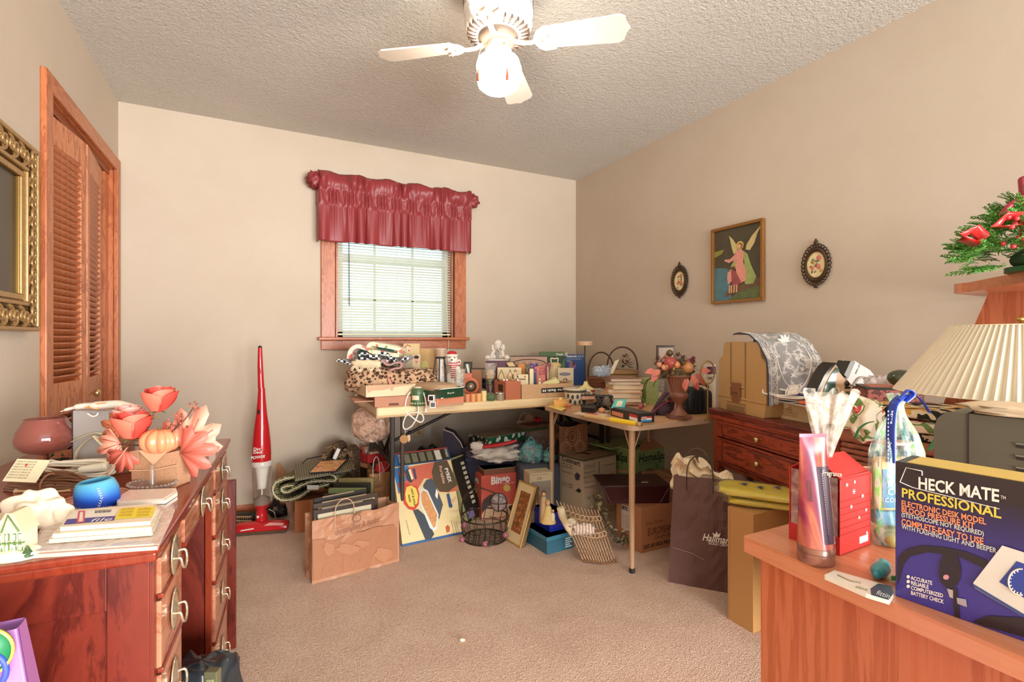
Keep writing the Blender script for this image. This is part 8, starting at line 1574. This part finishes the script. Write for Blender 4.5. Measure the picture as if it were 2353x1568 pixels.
for px, cy_, w_, h_, lb in ((1564, 646, 38, 72, 'smaller-looking oval filigree framed flower plaque nearer the room corner'), (1878, 609, 67, 98, 'oval filigree framed flower plaque right of the angel picture')):
    p, s_ = pt(px, X=XR); a = pt(px-w_/2, X=XR)[0].y; b_ = pt(px+w_/2, X=XR)[0].y; ow = abs(a-b_); oh = h_*s_
    t = T('oval_floral_plaque', lb, 'wall plaque', 0, loc=(XR-.003, p.y, EYE+(CY-cy_)*s_), rot=R(-90), group='oval flower plaques on the right wall')
    rx_, rz_ = ow/2, oh/2; BRZ = M('4a3624', .4, .5, v=.4, s=200); q = lambda r_, a: (rx_*r_*cos(a), rz_*r_*sin(a))
    def ring3(r0, r1, y0, y1, mt):
        g = t.m(); n = 48; vs = []
        for i in range(n): a = 2*pi*i/n; x, z = q(r0, a); X_, Z_ = q(r1, a); xm, zm = q((r0+r1)/2, a); vs += [(x, y0, z), (xm, y1, zm), (X_, y0, Z_)]
        g.add(vs, [(3*i+j, 3*((i+1) % n)+j, 3*((i+1) % n)+j+1, 3*i+j+1) for i in range(n) for j in (0, 1)], mt, True); return g
    t.part('oval_frame', ring3(.60, .86, -.004, -.018, BRZ)); t.part('inner_bead', ring3(.58, .64, -.006, -.012, M('9a7a48', .35, .5)))
    g = t.m()
    for i in range(30):
        a = 2*pi*i/30; x, z = q(.90, a); g.tube([(x+.009*cos(b2_), -.008, z+.009*sin(b2_)) for b2_ in [2*pi*k/9+a for k in range(9)]], .0028, BRZ, 5, closed=True)
    x, z = q(1.02, pi/2); g.ball((0, -.008, z), (.012, .006, .014), BRZ, 10, 8).ball((0, -.008, z+.012), (.005, .005, .01), BRZ, 8, 6); x, z = q(1.0, -pi/2); g.ball((0, -.008, z), (.012, .006, .01), BRZ, 10, 8)
    t.part('filigree', g); t.part('porcelain', t.m().flat([q(.60, 2*pi*i/36) for i in range(36)], -.006, M('e8d8a4', .35)))
    rn = random.Random(px)
    for i in range(7): x, z = ((.0, .22), (.14, .1), (-.12, .08), (.06, -.08), (-.14, -.12), (.16, -.14), (0, -.28))[i]; 
    g = t.m(); 
    for x, z, r_ in ((.12, .22, .15), (.1, -.06, .15), (-.14, -.1, .13), (-.05, .05, .1), (.2, -.2, .1)): g.ball((x*rx_*2*.8, -.008, z*rz_*1.4), (rx_*r_, .002, rz_*r_*.8), M('d87870' if r_ > .11 else 'e0a060', .5), 10, 6)
    t.part('painted_blossom', g); g = t.m()
    for i in range(12): g.leaf((rn.uniform(-.3, .3)*rx_, -.0085, rn.uniform(-.35, .3)*rz_), (rn.uniform(-1, 1), 0, rn.uniform(-1, 1)), rx_*.26, rx_*.12, M('4a5a3c' if i % 2 else '7d8c5c', .5), up=(0, -1, 0), fold=0)
    t.part('painted_leaf', g)
# ornate gold mirror frame on the left wall
GO = M('a88352', .38, .55, v=.35, s=90); GOD = M('7a5a24', .4, .7)
ya, yb_ = 1.55, pt(58, X=XL)[0].y; s_ = pt(58, X=XL)[1]; zb_, zt_ = EYE+(CY-762)*s_, EYE+(CY-345)*s_
t = T('ornate_gold_frame', 'ornate gilded scrollwork picture frame on the left wall beside the closet', 'picture frame', 0, loc=(XL+.003, ya, zb_), rot=R(90)); FW_, FH_ = yb_-ya, zt_-zb_
def bars(g, o0, o1, y0, y1, mt):
    g.box((o0, y0, o0), (FW_-o0, y1, o1), mt).box((o0, y0, FH_-o1), (FW_-o0, y1, FH_-o0), mt).box((o0, y0, o1), (o1, y1, FH_-o1), mt).box((FW_-o1, y0, o1), (FW_-o0, y1, FH_-o1), mt); return g
t.part('frame_base', bars(t.m(), 0, .118, -.02, 0, GOD), bevel=.003); t.part('outer_moulding', bars(t.m(), .0, .014, -.036, -.018, GO), bevel=.005); t.part('inner_moulding', bars(t.m(), .082, .094, -.034, -.018, GO), bevel=.004); t.part('inner_moulding', bars(t.m(), .100, .118, -.026, -.018, GO), bevel=.003)
def scroll():
    g = G()
    for sg in (1, -1):
        P = []
        for i in range(22):
            a = i*.42; r_ = .026*(1-i/26); P.append((.004*sg+r_*cos(a)*sg, -.006-.006*sin(i/7), r_*sin(a)*1.0+.014*sg))
        g.tube(P, [.0055-.0001*i for i in range(22)], GO, 7)
    g.ball((0, -.008, 0), (.008, .007, .008), GO, 8, 6); g.leaf((.012, -.006, .0), (.6, -.2, .8), .034, .016, GO, up=(0, -1, 0)).leaf((-.012, -.006, 0), (-.6, -.2, -.8), .034, .016, GO, up=(0, -1, 0)); return mesh('carved_scroll', g)
sm2 = scroll(); n = int((FH_-.10)/.062)
for x_ in (.047, FW_-.047):
    for i in range(n+1): o = obj('carved_scroll', sm2, t.root()); o.location = (x_, -.022, .05+i*(FH_-.10)/n)
n = int((FW_-.2)/.062)
for z_ in (.047, FH_-.047):
    for i in range(1, n): o = obj('carved_scroll', sm2, t.root()); o.location = (.047+i*(FW_-.094)/n, -.022, z_); o.rotation_euler = (0, R(90), 0)
t.part('dark_picture', t.m().box((.118, -.012, .118), (FW_-.118, -.008, FH_-.118), M('2c2418', .3, v=.5, s=8)))
# ---------------------------------------------------------------- on the old desk
t = T('brandy_snifter', 'large smoky mauve glass brandy snifter at the back of the old desk', 'glass', 104, 1074, z=ZD)
SG = M('a0564a', .08, v=.03, coat=.6, al=.5)
t.part('bowl', t.g().lathe([(3, 26), (14, 30), (38, 38), (52, 52), (55, 66), (51, 84), (43, 100), (37, 111), (36, 112), (36, 111), (42, 99), (50, 83), (53.5, 66), (50, 53), (37, 40), (0, 32)], SG, n=44, caps=False)); t.part('stem', t.g().lathe([(3, 26), (2.4, 14), (6, 4), (26, 1.5), (28, 0)], SG, n=28)); t.part('rim', t.g().tube([(36.5*cos(a), 36.5*sin(a), 112) for a in [2*pi*i/36 for i in range(36)]], .8, M('8c5a50', .15), 5, closed=True))
t = T('potpourri_wreath', 'little wreath of moss and dried berries beside the snifter foot', 'wreath', 138, 1068, z=ZD); rn = random.Random(3)
t.part('base_ring', t.g().tube([(24*cos(a), 14*sin(a), 6) for a in [2*pi*i/20 for i in range(20)]], 6, M('4a4a2c', .9), 8, closed=True))
for i in range(34): a = rn.uniform(0, 6.28); t.part('dried_leaf', t.g().leaf((24*cos(a), 13*sin(a)-3, 8+rn.uniform(0, 14)), (rn.uniform(-1, 1), -.3, rn.uniform(0, 1)), 11, 7, M(('5a6a34', '8a6a3c', 'b85a5c', '3c4a26')[i % 4], .8)))
WC = M('eadcc4', .45); BC = M('7a5038', .45)
t = T('white_extension_cord', 'coiled cream extension cord with a rectangular socket block', 'extension cord', 172, 1100, z=ZD)
g = t.g()
rc = random.Random(5); j = lambda k: rc.uniform(-k, k)
for i in range(7): g.tube(smooth_path([(-80+j(8), 4+i*4, 5+i*5), (-30+j(12), -10+i*7, 5+j(4)+i*4), (40+j(14), -8+i*6, 7+i*4), (78+j(10), 8+i*3, 10+i*4), (40+j(16), 26, 14+i*4), (-40+j(14), 28, 8+i*4)], 5), 2.7, WC, 7)
t.part('cord', g); t.part('socket_block', t.g().xf((48, -4, 26), (R(10), R(-8), R(8))).box((-32, -8, -7), (28, 10, 7), M('efe2c8', .4)).nx(), bevel=.005); t.part('cord_loop', t.g().tube(smooth_path([(-72, 0, 20), (-60, 2, 34), (-20, 6, 36), (40, 6, 40), (84, 4, 34), (84, -4, 12), (60, -10, 2)], 5), 3.6, WC, 7))
t = T('brown_extension_cord', 'bundle of brown extension cord tied in loops in front of the cream cord', 'extension cord', 110, 1128, z=ZD)
g = t.g()
for i in range(7): g.tube(smooth_path([(-105, 4+i*5, 4+i*5), (-50+j(16), -10+i*6, 7+j(4)+i*4), (20+j(18), -8+i*6, 7+i*5), (66+j(12), 4+i*3, 4+i*4), (72+j(10), 14, 10+i*3), (20+j(16), 22, 18+i*3), (-60+j(10), 26, 14+i*3)], 5), 2.6, BC, 7)
t.part('cord', g); t.part('tie_wrap', t.g().tube([(-6+3*cos(a), 8+26*sin(a)*.8, 16+20*cos(a)) for a in [2*pi*i/16 for i in range(16)]], 2.6, M('a06a4c', .4), 6, closed=True)); t.part('plug_end', t.g().tube(smooth_path([(60, -8, 3), (30, -18, 3), (-20, -16, 3), (-60, -14, 3)], 4), [3]*4+[3]*4+[3]*4+[6], M('c9a27c', .4), 7))
t = T('product_card', 'cream instruction card with brown print and a red dot tied to the cords', 'card', 44, 1116, z=ZD+.02); g = t.g().xf((0, 0, 8), (R(-35), 0, R(-8))); g.box((-46, 0, 0), (44, 1, 54), M('efe2bc', .5))
t.part('card', g.nx()); g = t.g().xf((0, 0, 8), (R(-35), 0, R(-8)))
for i in range(7): g.text('WARNING DO NOT OVERLOAD CORD', 4.2, (-42, -.4, 46-i*6.4), (1, 0, 0), (0, 0, 1), M('8a6a4c', .5), sx=.55)
g.nx(); t.part('lettering', g); t.part('red_dot', t.g().xf((0, 0, 8), (R(-35), 0, R(-8))).disc(-10, 40, 3.4, -.6, M('d0402c', .4)).nx())
t = T('folded_white_cloth', 'rumpled cream white cloth hat shape in front of the cords', 'cloth', 74, 1216, z=ZD); CLW = M('f0dfc6', .85, bump=.2, v=.05)
t.solo(t.g().ball((-6, 14, 30), (62, 36, 44), CLW, 60, 30, .9, .55, 1.9, 4))
t = T('ceramic_cottage', 'green and cream ceramic village cottage on a snowy base at the desk edge', 'figurine', 26, 1282, z=ZD, rot=RC+R(12)); CC = M('dcd2ac', .35); CGr = M('5f7a44', .4)
t.part('snow_base', t.g().ball((-4, 0, 8), (62, 40, 14), M('f0ecc8', .4), 30, 12, .8, .2, 3)); t.part('walls', t.g().box((-48, -14, 12), (34, 28, 66), CC)); t.part('roof', t.g().prism([(-22, 66), (34, 66), (14, 108), (2, 108)], -20, 32, M('d2bc98', .5), 'y').prism([(-56, 64), (38, 62), (18, 92), (-50, 96)], -22, 30, M('d9c09e', .5), 'y'), bevel=.001)
for x_ in (-40, -26, -12, 2, 16, 28):
    for z_ in (20, 44): q = t.part('window_frame', t.g().box((x_-5, -16, z_), (x_+4, -13, z_+16), CGr)); t.part('window_pane', t.g().box((x_-3, -17, z_+2), (x_+2, -15.6, z_+14), M('dfe8c8', .3)), parent=q)
for z_ in (38, 62): t.part('balcony_rail', t.g().box((-50, -20, z_), (36, -15, z_+3), CGr))
for i in range(9): t.part('rail_post', t.g().box((-48+i*10, -19, 30), (-46+i*10, -17, 62), CC))
for x_, y_, h_ in ((-58, -26, 46), (-44, -34, 30), (44, -20, 26)):
    t.part('fir_tree', t.g().lathe([(12, 8), (7, 8+h_*.3), (9, 8+h_*.32), (4, 8+h_*.65), (5, 8+h_*.67), (0, 8+h_)], M('3f5a34', .6, v=.3, s=100), (x_, y_, 0), 12))
t.part('gable_trim', t.g().tube([(-4, -23, 66), (8, -23, 104), (30, -23, 66)], 2, CGr, 6))
t = T('blue_can_cooler', 'blue gradient foam can cooler with white baseball stitching lying open upward', 'can cooler', 223, 1170, z=ZD)
m3, nt3, b3 = newmat('blue_foam'); c3 = nd(nt3, 'TexCoord'); s3 = nd(nt3, 'SeparateXYZ'); nt3.links.new(c3.outputs['Object'], s3.inputs[0]); r3 = nd(nt3, 'MapRange', {'From Min': 0, 'From Max': 68*t.s}); nt3.links.new(s3.outputs[2], r3.inputs[0]); nt3.links.new(ramp(nt3, r3.outputs[0], [(0, '1238c8'), (.4, '1a58cc'), (.8, '4a9cc4'), (1, '5aa4b8')]), b3.inputs['Base Color']); b3.inputs['Roughness'].default_value = .5
g = t.g().xf((0, 6, 2), (R(4), R(-6), 0)); g.lathe([(34, 0), (42, 6), (45, 20), (44, 42), (38, 60), (33, 64), (31, 64), (34, 56), (38, 40), (38, 8), (0, 6)], m3, n=40, caps=False, sq=.85); g.nx(); t.part('foam_body', g)
g = t.g()
for sx_ in (-1, 1):
    for i in range(9):
        a = R(-90+sx_*(42-2*abs(i-4))); z_ = 10+i*5.4; r_ = 45.5-abs(i-3)*.7; g.tube([(r_*cos(a+.06)+0, r_*.85*sin(a+.06)+5, z_+2), (r_*cos(a)+0, r_*.85*sin(a)+5, z_-1), (r_*cos(a-.06), r_*.85*sin(a-.06)+5, z_+2)], .9, WHP, 4)
q = t.part('stitching', g); q['kind'] = 'stuff'
t = slab('pink_plastic_tray', 'thin brown plastic tray corner under the blue can cooler', 'tray', [(132, 1156), (180, 1162), (262, 1150), (300, 1128), (282, 1124), (190, 1136)], ZD, .005, M('b8806a', .4), bevel=.001); t.part('raised_rim', t.m().tube([Vector(p+(.006,)) for p in t.pl], .002, M('d0a08a', .4), 5, closed=True))
t = slab('white_glasses_case', 'slim white hinged case with a dark clasp behind the packaged cards', 'case', [(268, 1156), (380, 1150), (408, 1132), (404, 1122), (298, 1126), (272, 1143)], ZD, .016, M('ecdfcf', .3), bevel=.005)
t.part('seam', t.m().prism(inset(t.pl, 1.006), .007, .0085, M('4a3a34', .5), 'z')); t.part('lid_panel', t.m().prism(inset(t.pl, .86), .016, .0175, M('d9c8b8', .25), 'z'), bevel=.0008)
p = pt(328, 1156, ZD+.008)[0]-t.p; t.part('clasp', t.m().xf((p.x, p.y, .008), (0, 0, RC)).box((-.012, -.003, -.004), (.012, .003, .004), M('5a4a38', .4, .5)).nx(), bevel=.001)
t = slab('plastic_sleeve', 'large clear plastic sleeve with a pink magazine under the card stack', 'magazine', [(62, 1276), (362, 1256), (398, 1180), (395, 1166), (150, 1172), (98, 1222)], ZD, .006, M('d9b8a4', .35, v=.15, s=14)); 
t.part('magazine', t.m().prism(inset(t.pl, .94), .006, .009, M('e2c2ac', .3, v=.3, s=10), 'z')); t.part('blue_strip', t.m().prism([(x, y) for x, y in [tuple(Vector(pt(a, b, ZD+.009)[0])[i]-t.p[i] for i in (0, 1)) for a, b in ((80, 1268), (356, 1250), (360, 1242), (96, 1256))]][::-1], .009, .0095, M('a8a0b8', .3), 'z')); t.part('film', t.m().prism(inset(t.pl, 1.03), .0098, .0104, FILM('f4e8e0', .3, .08), 'z'))
zz = ZD+.011
for i, (hx, pts) in enumerate((('d8c3a8', [(112, 1240), (350, 1222), (372, 1172), (360, 1160), (180, 1178)]), ('e2d2b4', [(120, 1228), (348, 1212), (366, 1168), (350, 1158), (170, 1172)]), ('ecdcbc', [(138, 1212), (345, 1198), (362, 1168), (348, 1158), (160, 1174)]))):
    t = slab('blister_pack', ('clear plastic packet at the bottom of the card stack on the old desk', 'clear plastic packet in the middle of the card stack on the old desk', 'topmost packet with barcode and yellow warning panel on the card stack')[i], 'packet', pts, zz, .007, M(hx, .4, v=.1, s=30), group='stacked plastic packets on the old desk', bevel=.001); zz += .0075
    t.part('film_edge', t.m().prism(inset(t.pl, 1.03), .002, .0032, FILM('f6ece0', .4, .08), 'z'))
def tp(a, b, h=.0072): p = pt(a, b, zz)[0]; return Vector((p.x-t.p.x, p.y-t.p.y, h))
def tq(nm, hx, pts, h=.0074): 
    g = t.m().poly([tp(a, b, h) for a, b in pts], M(hx, .4)); t.part(nm, g)
tq('yellow_panel', 'e8dc3c', [(262, 1194), (350, 1188), (356, 1164), (276, 1169)]); tq('blue_panel', '4a4a9a', [(146, 1206), (262, 1196), (266, 1186), (154, 1194)]); tq('white_panel', 'f0e8d8', [(154, 1193), (262, 1186), (272, 1170), (170, 1176)]); tq('pink_band', 'dc5a78', [(176, 1203), (194, 1201), (196, 1174), (180, 1175)], .0078); tq('cream_window', 'f2e4c8', [(181, 1200), (190, 1199), (191, 1178), (184, 1178)], .0080)
g = t.m()
for i in range(12): g.poly([tp(218+i*3.2, 1180-.2*i, .008), tp(219.4+i*3.2+(i % 3 == 0), 1180-.2*i, .008), tp(220.4+i*3.2, 1174-.2*i, .008), tp(219+i*3.2, 1174-.2*i, .008)], BK)
q = t.part('barcode', g); q['kind'] = 'stuff'; g = t.m()
for i, y_ in enumerate((1172, 1179, 1186)): 
    for x0 in (278-i*3, 316-i*2): A_, B_, C_ = tp(x0, y_+2), tp(x0+30, y_), tp(x0+1, y_-3); g.text('CAUTION', (C_-A_).length, A_+Vector((0, 0, .001)), B_-A_, C_-A_, M('c9802c', .5), sx=(B_-A_).length/((C_-A_).length*max(v[0] for v in letters('CAUTION', 'LEFT', 0, 0)[0])))
A_, B_, C_ = tp(205, 1201), tp(232, 1199), tp(207, 1193); g.text('file', (C_-A_).length, A_+Vector((0, 0, .001)), B_-A_, C_-A_, WHP, sx=1, shear=.3); t.part('lettering', g)
t = T('glass_ring_holder', 'cut glass ring dish with a tall clear centre spike in front of the burlap box', 'dish', 350, 1127, z=ZD); GL = GLASS('f4ece4', .02, 1.45, .9, .75)
t.part('dish', t.g().lathe([(20, 0), (44, 8), (52, 16), (50, 16), (40, 9), (0, 3)], GL, n=40, caps=False, sq=.7)); t.part('spike', t.g().lathe([(10, 3), (6, 14), (5, 40), (4, 56), (0, 60)], GL, n=20))
g = t.g()
for i in range(34): a = 2*pi*i/34; g.ball((51*cos(a), 36*sin(a), 17), 3, GL, 6, 4)
q = t.part('beaded_edge', g); q['kind'] = 'stuff'
# grey box with draped swan cloth
t = T('grey_gift_box', 'tall grey glossy box panel with a cream ribbon bow behind the roses', 'gift box', 206, 1072, z=ZD, rot=RC+R(-4)); t.part('box_body', t.g().box((-42, 0, 0), (44, 34, 128), M('b3aaa4', .3)), bevel=.002); t.part('dark_edge', t.g().box((-44, -.5, 0), (-41.5, 34, 128), M('4a3a36', .4)))
RBC = M('ecdcb4', .35, .1); t.part('ribbon_bow', t.g().tube(smooth_path([(-34, -8, 58), (-14, -10, 66), (16, -8, 78), (40, -6, 76), (44, -6, 66), (20, -8, 70), (-6, -8, 54), (-24, -8, 30), (-26, -8, 4)], 5), 6, RBC, 6, flat=.2).tube(smooth_path([(20, -8, 72), (36, -10, 58), (46, -8, 48)], 5), 6, RBC, 6, flat=.2))
t = T('white_draped_scarf', 'white cloth wing shape with gold streaks draped across the grey box top', 'scarf', 222, d=(t.p.x*SA+t.p.y*CA)-.01, z=ZD+128*t.s+.0); SCF = M('f0e4d2', .5, v=.1, s=20)
t.part('cloth', t.g().tube(smooth_path([(-82, 0, -1), (-60, 0, 6), (-30, -2, 12), (10, -4, 14), (50, -2, 16), (76, 0, 10), (92, 0, 4)], 5), [1.5]*3+[5]*5+[9]*6+[12]*8+[11]*5+[4]*4, SCF, 14, flat=.75)); t.part('gold_streak', t.g().poly([(-22, -11, 10), (14, -15, 20), (36, -14, 22), (20, -15, 12), (0, -14, 8)], M('d9925c', .4)).poly([(0, -14, 8), (22, -15, 14), (16, -14.5, 6)], M('e8b06a', .4))); t.part('cord_loop', t.g().tube(smooth_path([(-12, -10, -4), (0, -12, -10), (10, -12, -8), (12, -10, -2)], 4), 1.8, WHP, 6))
# cartons behind flowers
t = BOX('brown_box', 'brown cardboard carton behind the roses beside the grey box', 'box', (254, 1092), (300, 1087), 1003, z=ZD, d=.08, mat=M('a06a4c', .6)); t.part('seam', t.m().box((t.w*.4, -.001, 0), (t.w*.42, 0, t.hh), CARTD))
t = BOX('brown_lettered_box', 'low brown box with black lettering panel between the leaf and white box', 'box', (420, 1076), (455, 1070), 1008, z=ZD, d=.13, mat=M('b07c60', .55)); t.part('white_side', t.m().box((t.w, 0, 0), (t.w+.001, t.dp, t.hh), M('ecd6b8', .5))); g = t.m(); g.text('ZONE', .022, (t.w+.002, .03, .02), (0, 1, 0), (0, 0, 1), BK, bold=.03); t.part('lettering', g); t.part('lid', t.m().box((-.001, -.001, t.hh-.01), (t.w+.001, t.dp+.001, t.hh+.001), M('bc8a6c', .5)))
t = BOX('white_flat_box', 'cream white box at the far end of the old desk', 'box', (480, 1034), (496, 1031), 994, z=ZD, d=.12, mat=M('ecdcc4', .5)); t.part('lid', t.m().box((-.002, -.002, t.hh-.012), (t.w+.002, t.dp+.002, t.hh), M('f2e6d2', .45)), bevel=.001); t.part('printed_line', t.m().box((.004, .01, t.hh+.0002), (t.w-.004, .014, t.hh+.001), M('9a8a7a', .5)))
# flower arrangement
BUR = CELLS([(0, '8f6246'), (.5, 'b58563'), (.75, 'a37352')], 220, .9, 'noise', interp='LINEAR', bump=1)
t = T('rose_pumpkin_arrangement', 'coral roses, a small pumpkin and autumn leaves in a burlap-wrapped box', 'flower arrangement', 357, 1119, z=ZD); s = t
t.part('burlap_box', t.g().xf((0, 20, 0), (0, 0, R(-4))).prism([(-54, 0), (54, 0), (58, 84), (30, 78), (-30, 86), (-56, 80)], -22, 22, BUR, 'y').nx(), bevel=.003); t.part('twine', t.g().tube([(-56, -4, 38), (0, -6, 40), (57, -10, 52)], 1.6, M('c9a078', .7), 6)); t.part('burlap_flap', t.g().add([(-34, -8, 86), (34, -8, 84), (2, -9, 52)], [(0, 1, 2)], M('c39672', .85)).add([(-56, -5, 82), (-34, -9, 86), (-30, -9, 64)], [(0, 1, 2)], M('ab7a58', .85)), solid=.002)
PK = M('e08a60', .35, coat=.2); g = t.g()
def pum(u, v):
    a = 2*pi*u; ph = pi*v; k = .82+.18*abs(sin(a*5)); return (8+44*k*sin(ph)**.8*cos(a), 4+38*k*sin(ph)**.8*sin(a), 106-30*cos(ph)*(.9 if v > .5 else 1)-(6 if v > .93 else 0)*1)
g.grid(pum, 80, 14, PK); t.part('pumpkin', g); t.part('pumpkin_stem', t.g().cyl((8, 2, 128), 4, 8, M('6a5a34', .7), 8, 3))
RO = M('d9483c', .4, v=.12, s=40); ROL = M('e8745c', .4, v=.1, s=40); ROP = M('e89a8c', .45)
def rose(cx_, cy_, cz_, r_, lean, mts):
    q = t.part('rose', t.g().ball((cx_, cy_, cz_), (r_*.72, r_*.7, r_*.9), mts[0], 16, 10))
    for i in range(9):
        a = i*2.4; lv = i//3; rr_ = r_*(.55+.17*lv); hgt = r_*(1.25-.12*lv)
        def pet(u, v): aa = a+(u-.5)*2.2; w_ = rr_*(.55+.6*sin(v*pi*.62)); o = rr_*.28*v**3*(1-abs(2*u-1)**2*.5); return (cx_+(w_+o)*cos(aa)+lean*v*r_, cy_+(w_+o)*sin(aa), cz_-r_*.75+hgt*1.45*v*(1-.25*abs(2*u-1)**2.5))
        t.part('petal', t.g().grid(pet, 8, 7, mts[i % 2]), parent=q)
    for k in range(4): a = k*1.57; t.part('sepal', t.g().leaf((cx_, cy_, cz_-r_*.8), (cos(a), sin(a), -.1), r_*.7, r_*.3, M('6a7a3c', .6)), parent=q)
rose(-49, -6, 140, 34, .0, (RO, ROL)); rose(-8, 20, 196, 31, .15, (RO, ROL)); rose(-82, 26, 158, 26, 0, (ROP, M('efb09c', .45)))
def maple(c, r_, rot_, mt):
    pts = []
    for k in range(5):
        a = R(-64+32*k)+rot_; L_ = r_*(1, 1.15, 1.3, 1.15, 1)[k]*1.0
        pts += [(c[0]+r_*.8*sin(a-R(16)), c[2]+r_*.8*cos(a-R(16))), (c[0]+L_*.86*sin(a-R(10)), c[2]+L_*.86*cos(a-R(10))), (c[0]+L_*sin(a), c[2]+L_*cos(a)), (c[0]+L_*.86*sin(a+R(10)), c[2]+L_*.86*cos(a+R(10)))]
    o = [(c[0], c[2])]+pts; g = t.g(); n = len(o); vs = [(x, c[1]+.002*((x-c[0])**2+(z-c[2])**2)**1.0*.6, z) for x, z in o]
    g.add(vs, [(0, i, i+1) for i in range(1, n-1)], mt, True)
    for k in range(5): a = R(-64+32*k)+rot_; L_ = r_*.9; x, z = c[0]+L_*sin(a), c[2]+L_*cos(a); g.tube([(c[0], c[1]-.6, c[2]), (x, c[1]+.0012*(L_*L_)-.6, z)], .6, M('b8604c', .5), 4)
    return t.part('maple_leaf', g, solid=.001)
LF = M('e8957c', .5, v=.15, s=30); LF2 = M('dc6a58', .5, v=.15, s=30)
maple((64, 6, 84), 84, R(22), LF); maple((60, -4, 78), 66, R(84), LF2); maple((-66, -4, 84), 44, R(200), LF2); maple((-80, 0, 100), 48, R(250), LF); maple((-84, 10, 128), 44, R(-70), M('c9714c', .5))
t.part('ribbon_tail', t.g().tube(smooth_path([(-58, -8, 92), (-72, -12, 70), (-88, -12, 48), (-104, -14, 24), (-106, -14, 6)], 5), 6, M('d99a80', .4), 6, flat=.18))
rn = random.Random(6)
for (x0, z0, x1, z1) in ((40, 130, 86, 186), (30, 120, 58, 158), (10, 120, 34, 146)):
    t.part('twig', t.g().tube(smooth_path([(x0, 8, z0), ((x0+x1)/2+4, 8, (z0+z1)/2), (x1, 6, z1)], 4), 1.2, M('5c3a2c', .7), 5))
    for i in range(12): t.part('dried_berry', t.g().ball((x1+rn.uniform(-14, 14), 4+rn.uniform(-6, 6), z1-6+rn.uniform(-16, 16)), 2.8, M('b8604a' if i % 2 else '8a4a3c', .5), 6, 5))
for i in range(8): t.part('dark_twig', t.g().tube([(rn.uniform(-60, 40), 4, 92), (rn.uniform(-90, 60), -2, rn.uniform(96, 150))], 1.1, M('4a2a20', .7), 4))
t.part('green_leaf', t.g().leaf((-6, -4, 160), (1, -.3, .2), 24, 14, M('8fae5c', .5))); t.part('green_leaf', t.g().leaf((-2, 2, 156), (-1, -.3, -.1), 20, 12, M('5f6a34', .5))); t.part('green_leaf', t.g().leaf((-46, -22, 100), (-.6, -.4, -.2), 22, 10, M('8f9a4c', .5)))
# ---------------------------------------------------------------- bottom left: purple gift bag, bag under the desk
t = T('purple_gift_bag', 'tall lilac purple gift bag with a green ornament picture, bottom left corner', 'gift bag', 0, loc=(-.597, .80, 0), rot=R(2)); LIL = M('b478b8', .45, v=.05)
h_ = .735
g = t.m(); w0, w1 = .425, .325
g.add([(0, 0, 0), (w0, 0, 0), (w0, .12, 0), (0, .12, 0), (0, .03, h_), (w1, .03, h_), (w1, .06, h_), (0, .06, h_)], [(0, 3, 2, 1), (0, 1, 5, 4), (1, 2, 6, 5), (2, 3, 7, 6), (3, 0, 4, 7)], LIL); t.part('bag_body', g, bevel=.002)
t.part('side_gusset', t.m().add([(w0+.001, .01, 0), (w0+.001, .11, 0), (w1+.001, .058, h_), (w1+.001, .034, h_)], [(0, 1, 2, 3)], M('a86aa0', .5)))
c_ = Vector((w1-.028, .018, h_-.075)); t.part('ornament_disc', t.m().xf(tuple(c_+Vector((0, .0, .06))), (R(90), 0, 0)).lathe([(0, 0), (.03, 0), (.03, .006), (0, .006)], M('1f7a4a', .4), n=36).lathe([(.029, .005), (.032, .005), (.032, .008), (.029, .008)], M('d0b44a', .4), n=36, caps=False).nx())
t.part('snow_patch', t.m().xf(tuple(c_+Vector((0, -.006, .046))), (0, 0, 0)).ball((0, 0, 0), (.022, .003, .01), M('e6e2d4', .5), 14, 8).ball((.006, 0, .022), (.004, .003, .004), WHP, 8, 6).nx())
t.part('handle', t.m().tube([(w1-.036+.032*cos(a), .012, .695+.03*sin(a)) for a in [2*pi*i/24 for i in range(24)]], .0035, M('3c50c0', .5), 8, closed=True), 'blue cord handle'); t.part('ribbon_bit', t.m().box((w1-.075, .012, h_-.055), (w1-.02, .02, h_-.048), WHP))
t = T('black_camera_bag', 'black vinyl bag with strap and olive buckle beside the old desk kneehole', 'bag', 0, loc=(-.115, 1.40, 0), rot=RC); BV = M('2c3034', .3, v=.3, s=14, coat=.3)
t.part('bag_body', t.m().ball((-.03, .03, .155), (.085, .07, .155), BV, 30, 18, .6, .2, 3)); t.part('strap', t.m().tube(smooth_path([(-.10, -.02, .29), (-.05, -.04, .325), (.0, -.045, .33), (.04, -.04, .31), (.05, -.04, .25)], 5), .007, M('1e2022', .4), 6, flat=.5)); t.part('strap', t.m().tube(smooth_path([(-.10, -.045, .24), (-.06, -.06, .30), (-.02, -.06, .30), (.02, -.06, .26), (.03, -.06, .20)], 5), .005, M('9a9890', .4), 6, flat=.5)); t.part('buckle', t.m().box((.028, -.055, .262), (.058, -.035, .335), M('6a6448', .4)).box((.034, -.058, .272), (.052, -.054, .32), M('8f8a64', .35)), bevel=.004)
t = T('carpet_lint', 'tiny white scrap of lint lying alone on the open carpet', 'lint', 1062, 1474, z=0); t.solo(t.g().ball((0, 0, 3), (7, 4, 3.4), M('e6d6c0', .9), 10, 6, .9, .5, 3))
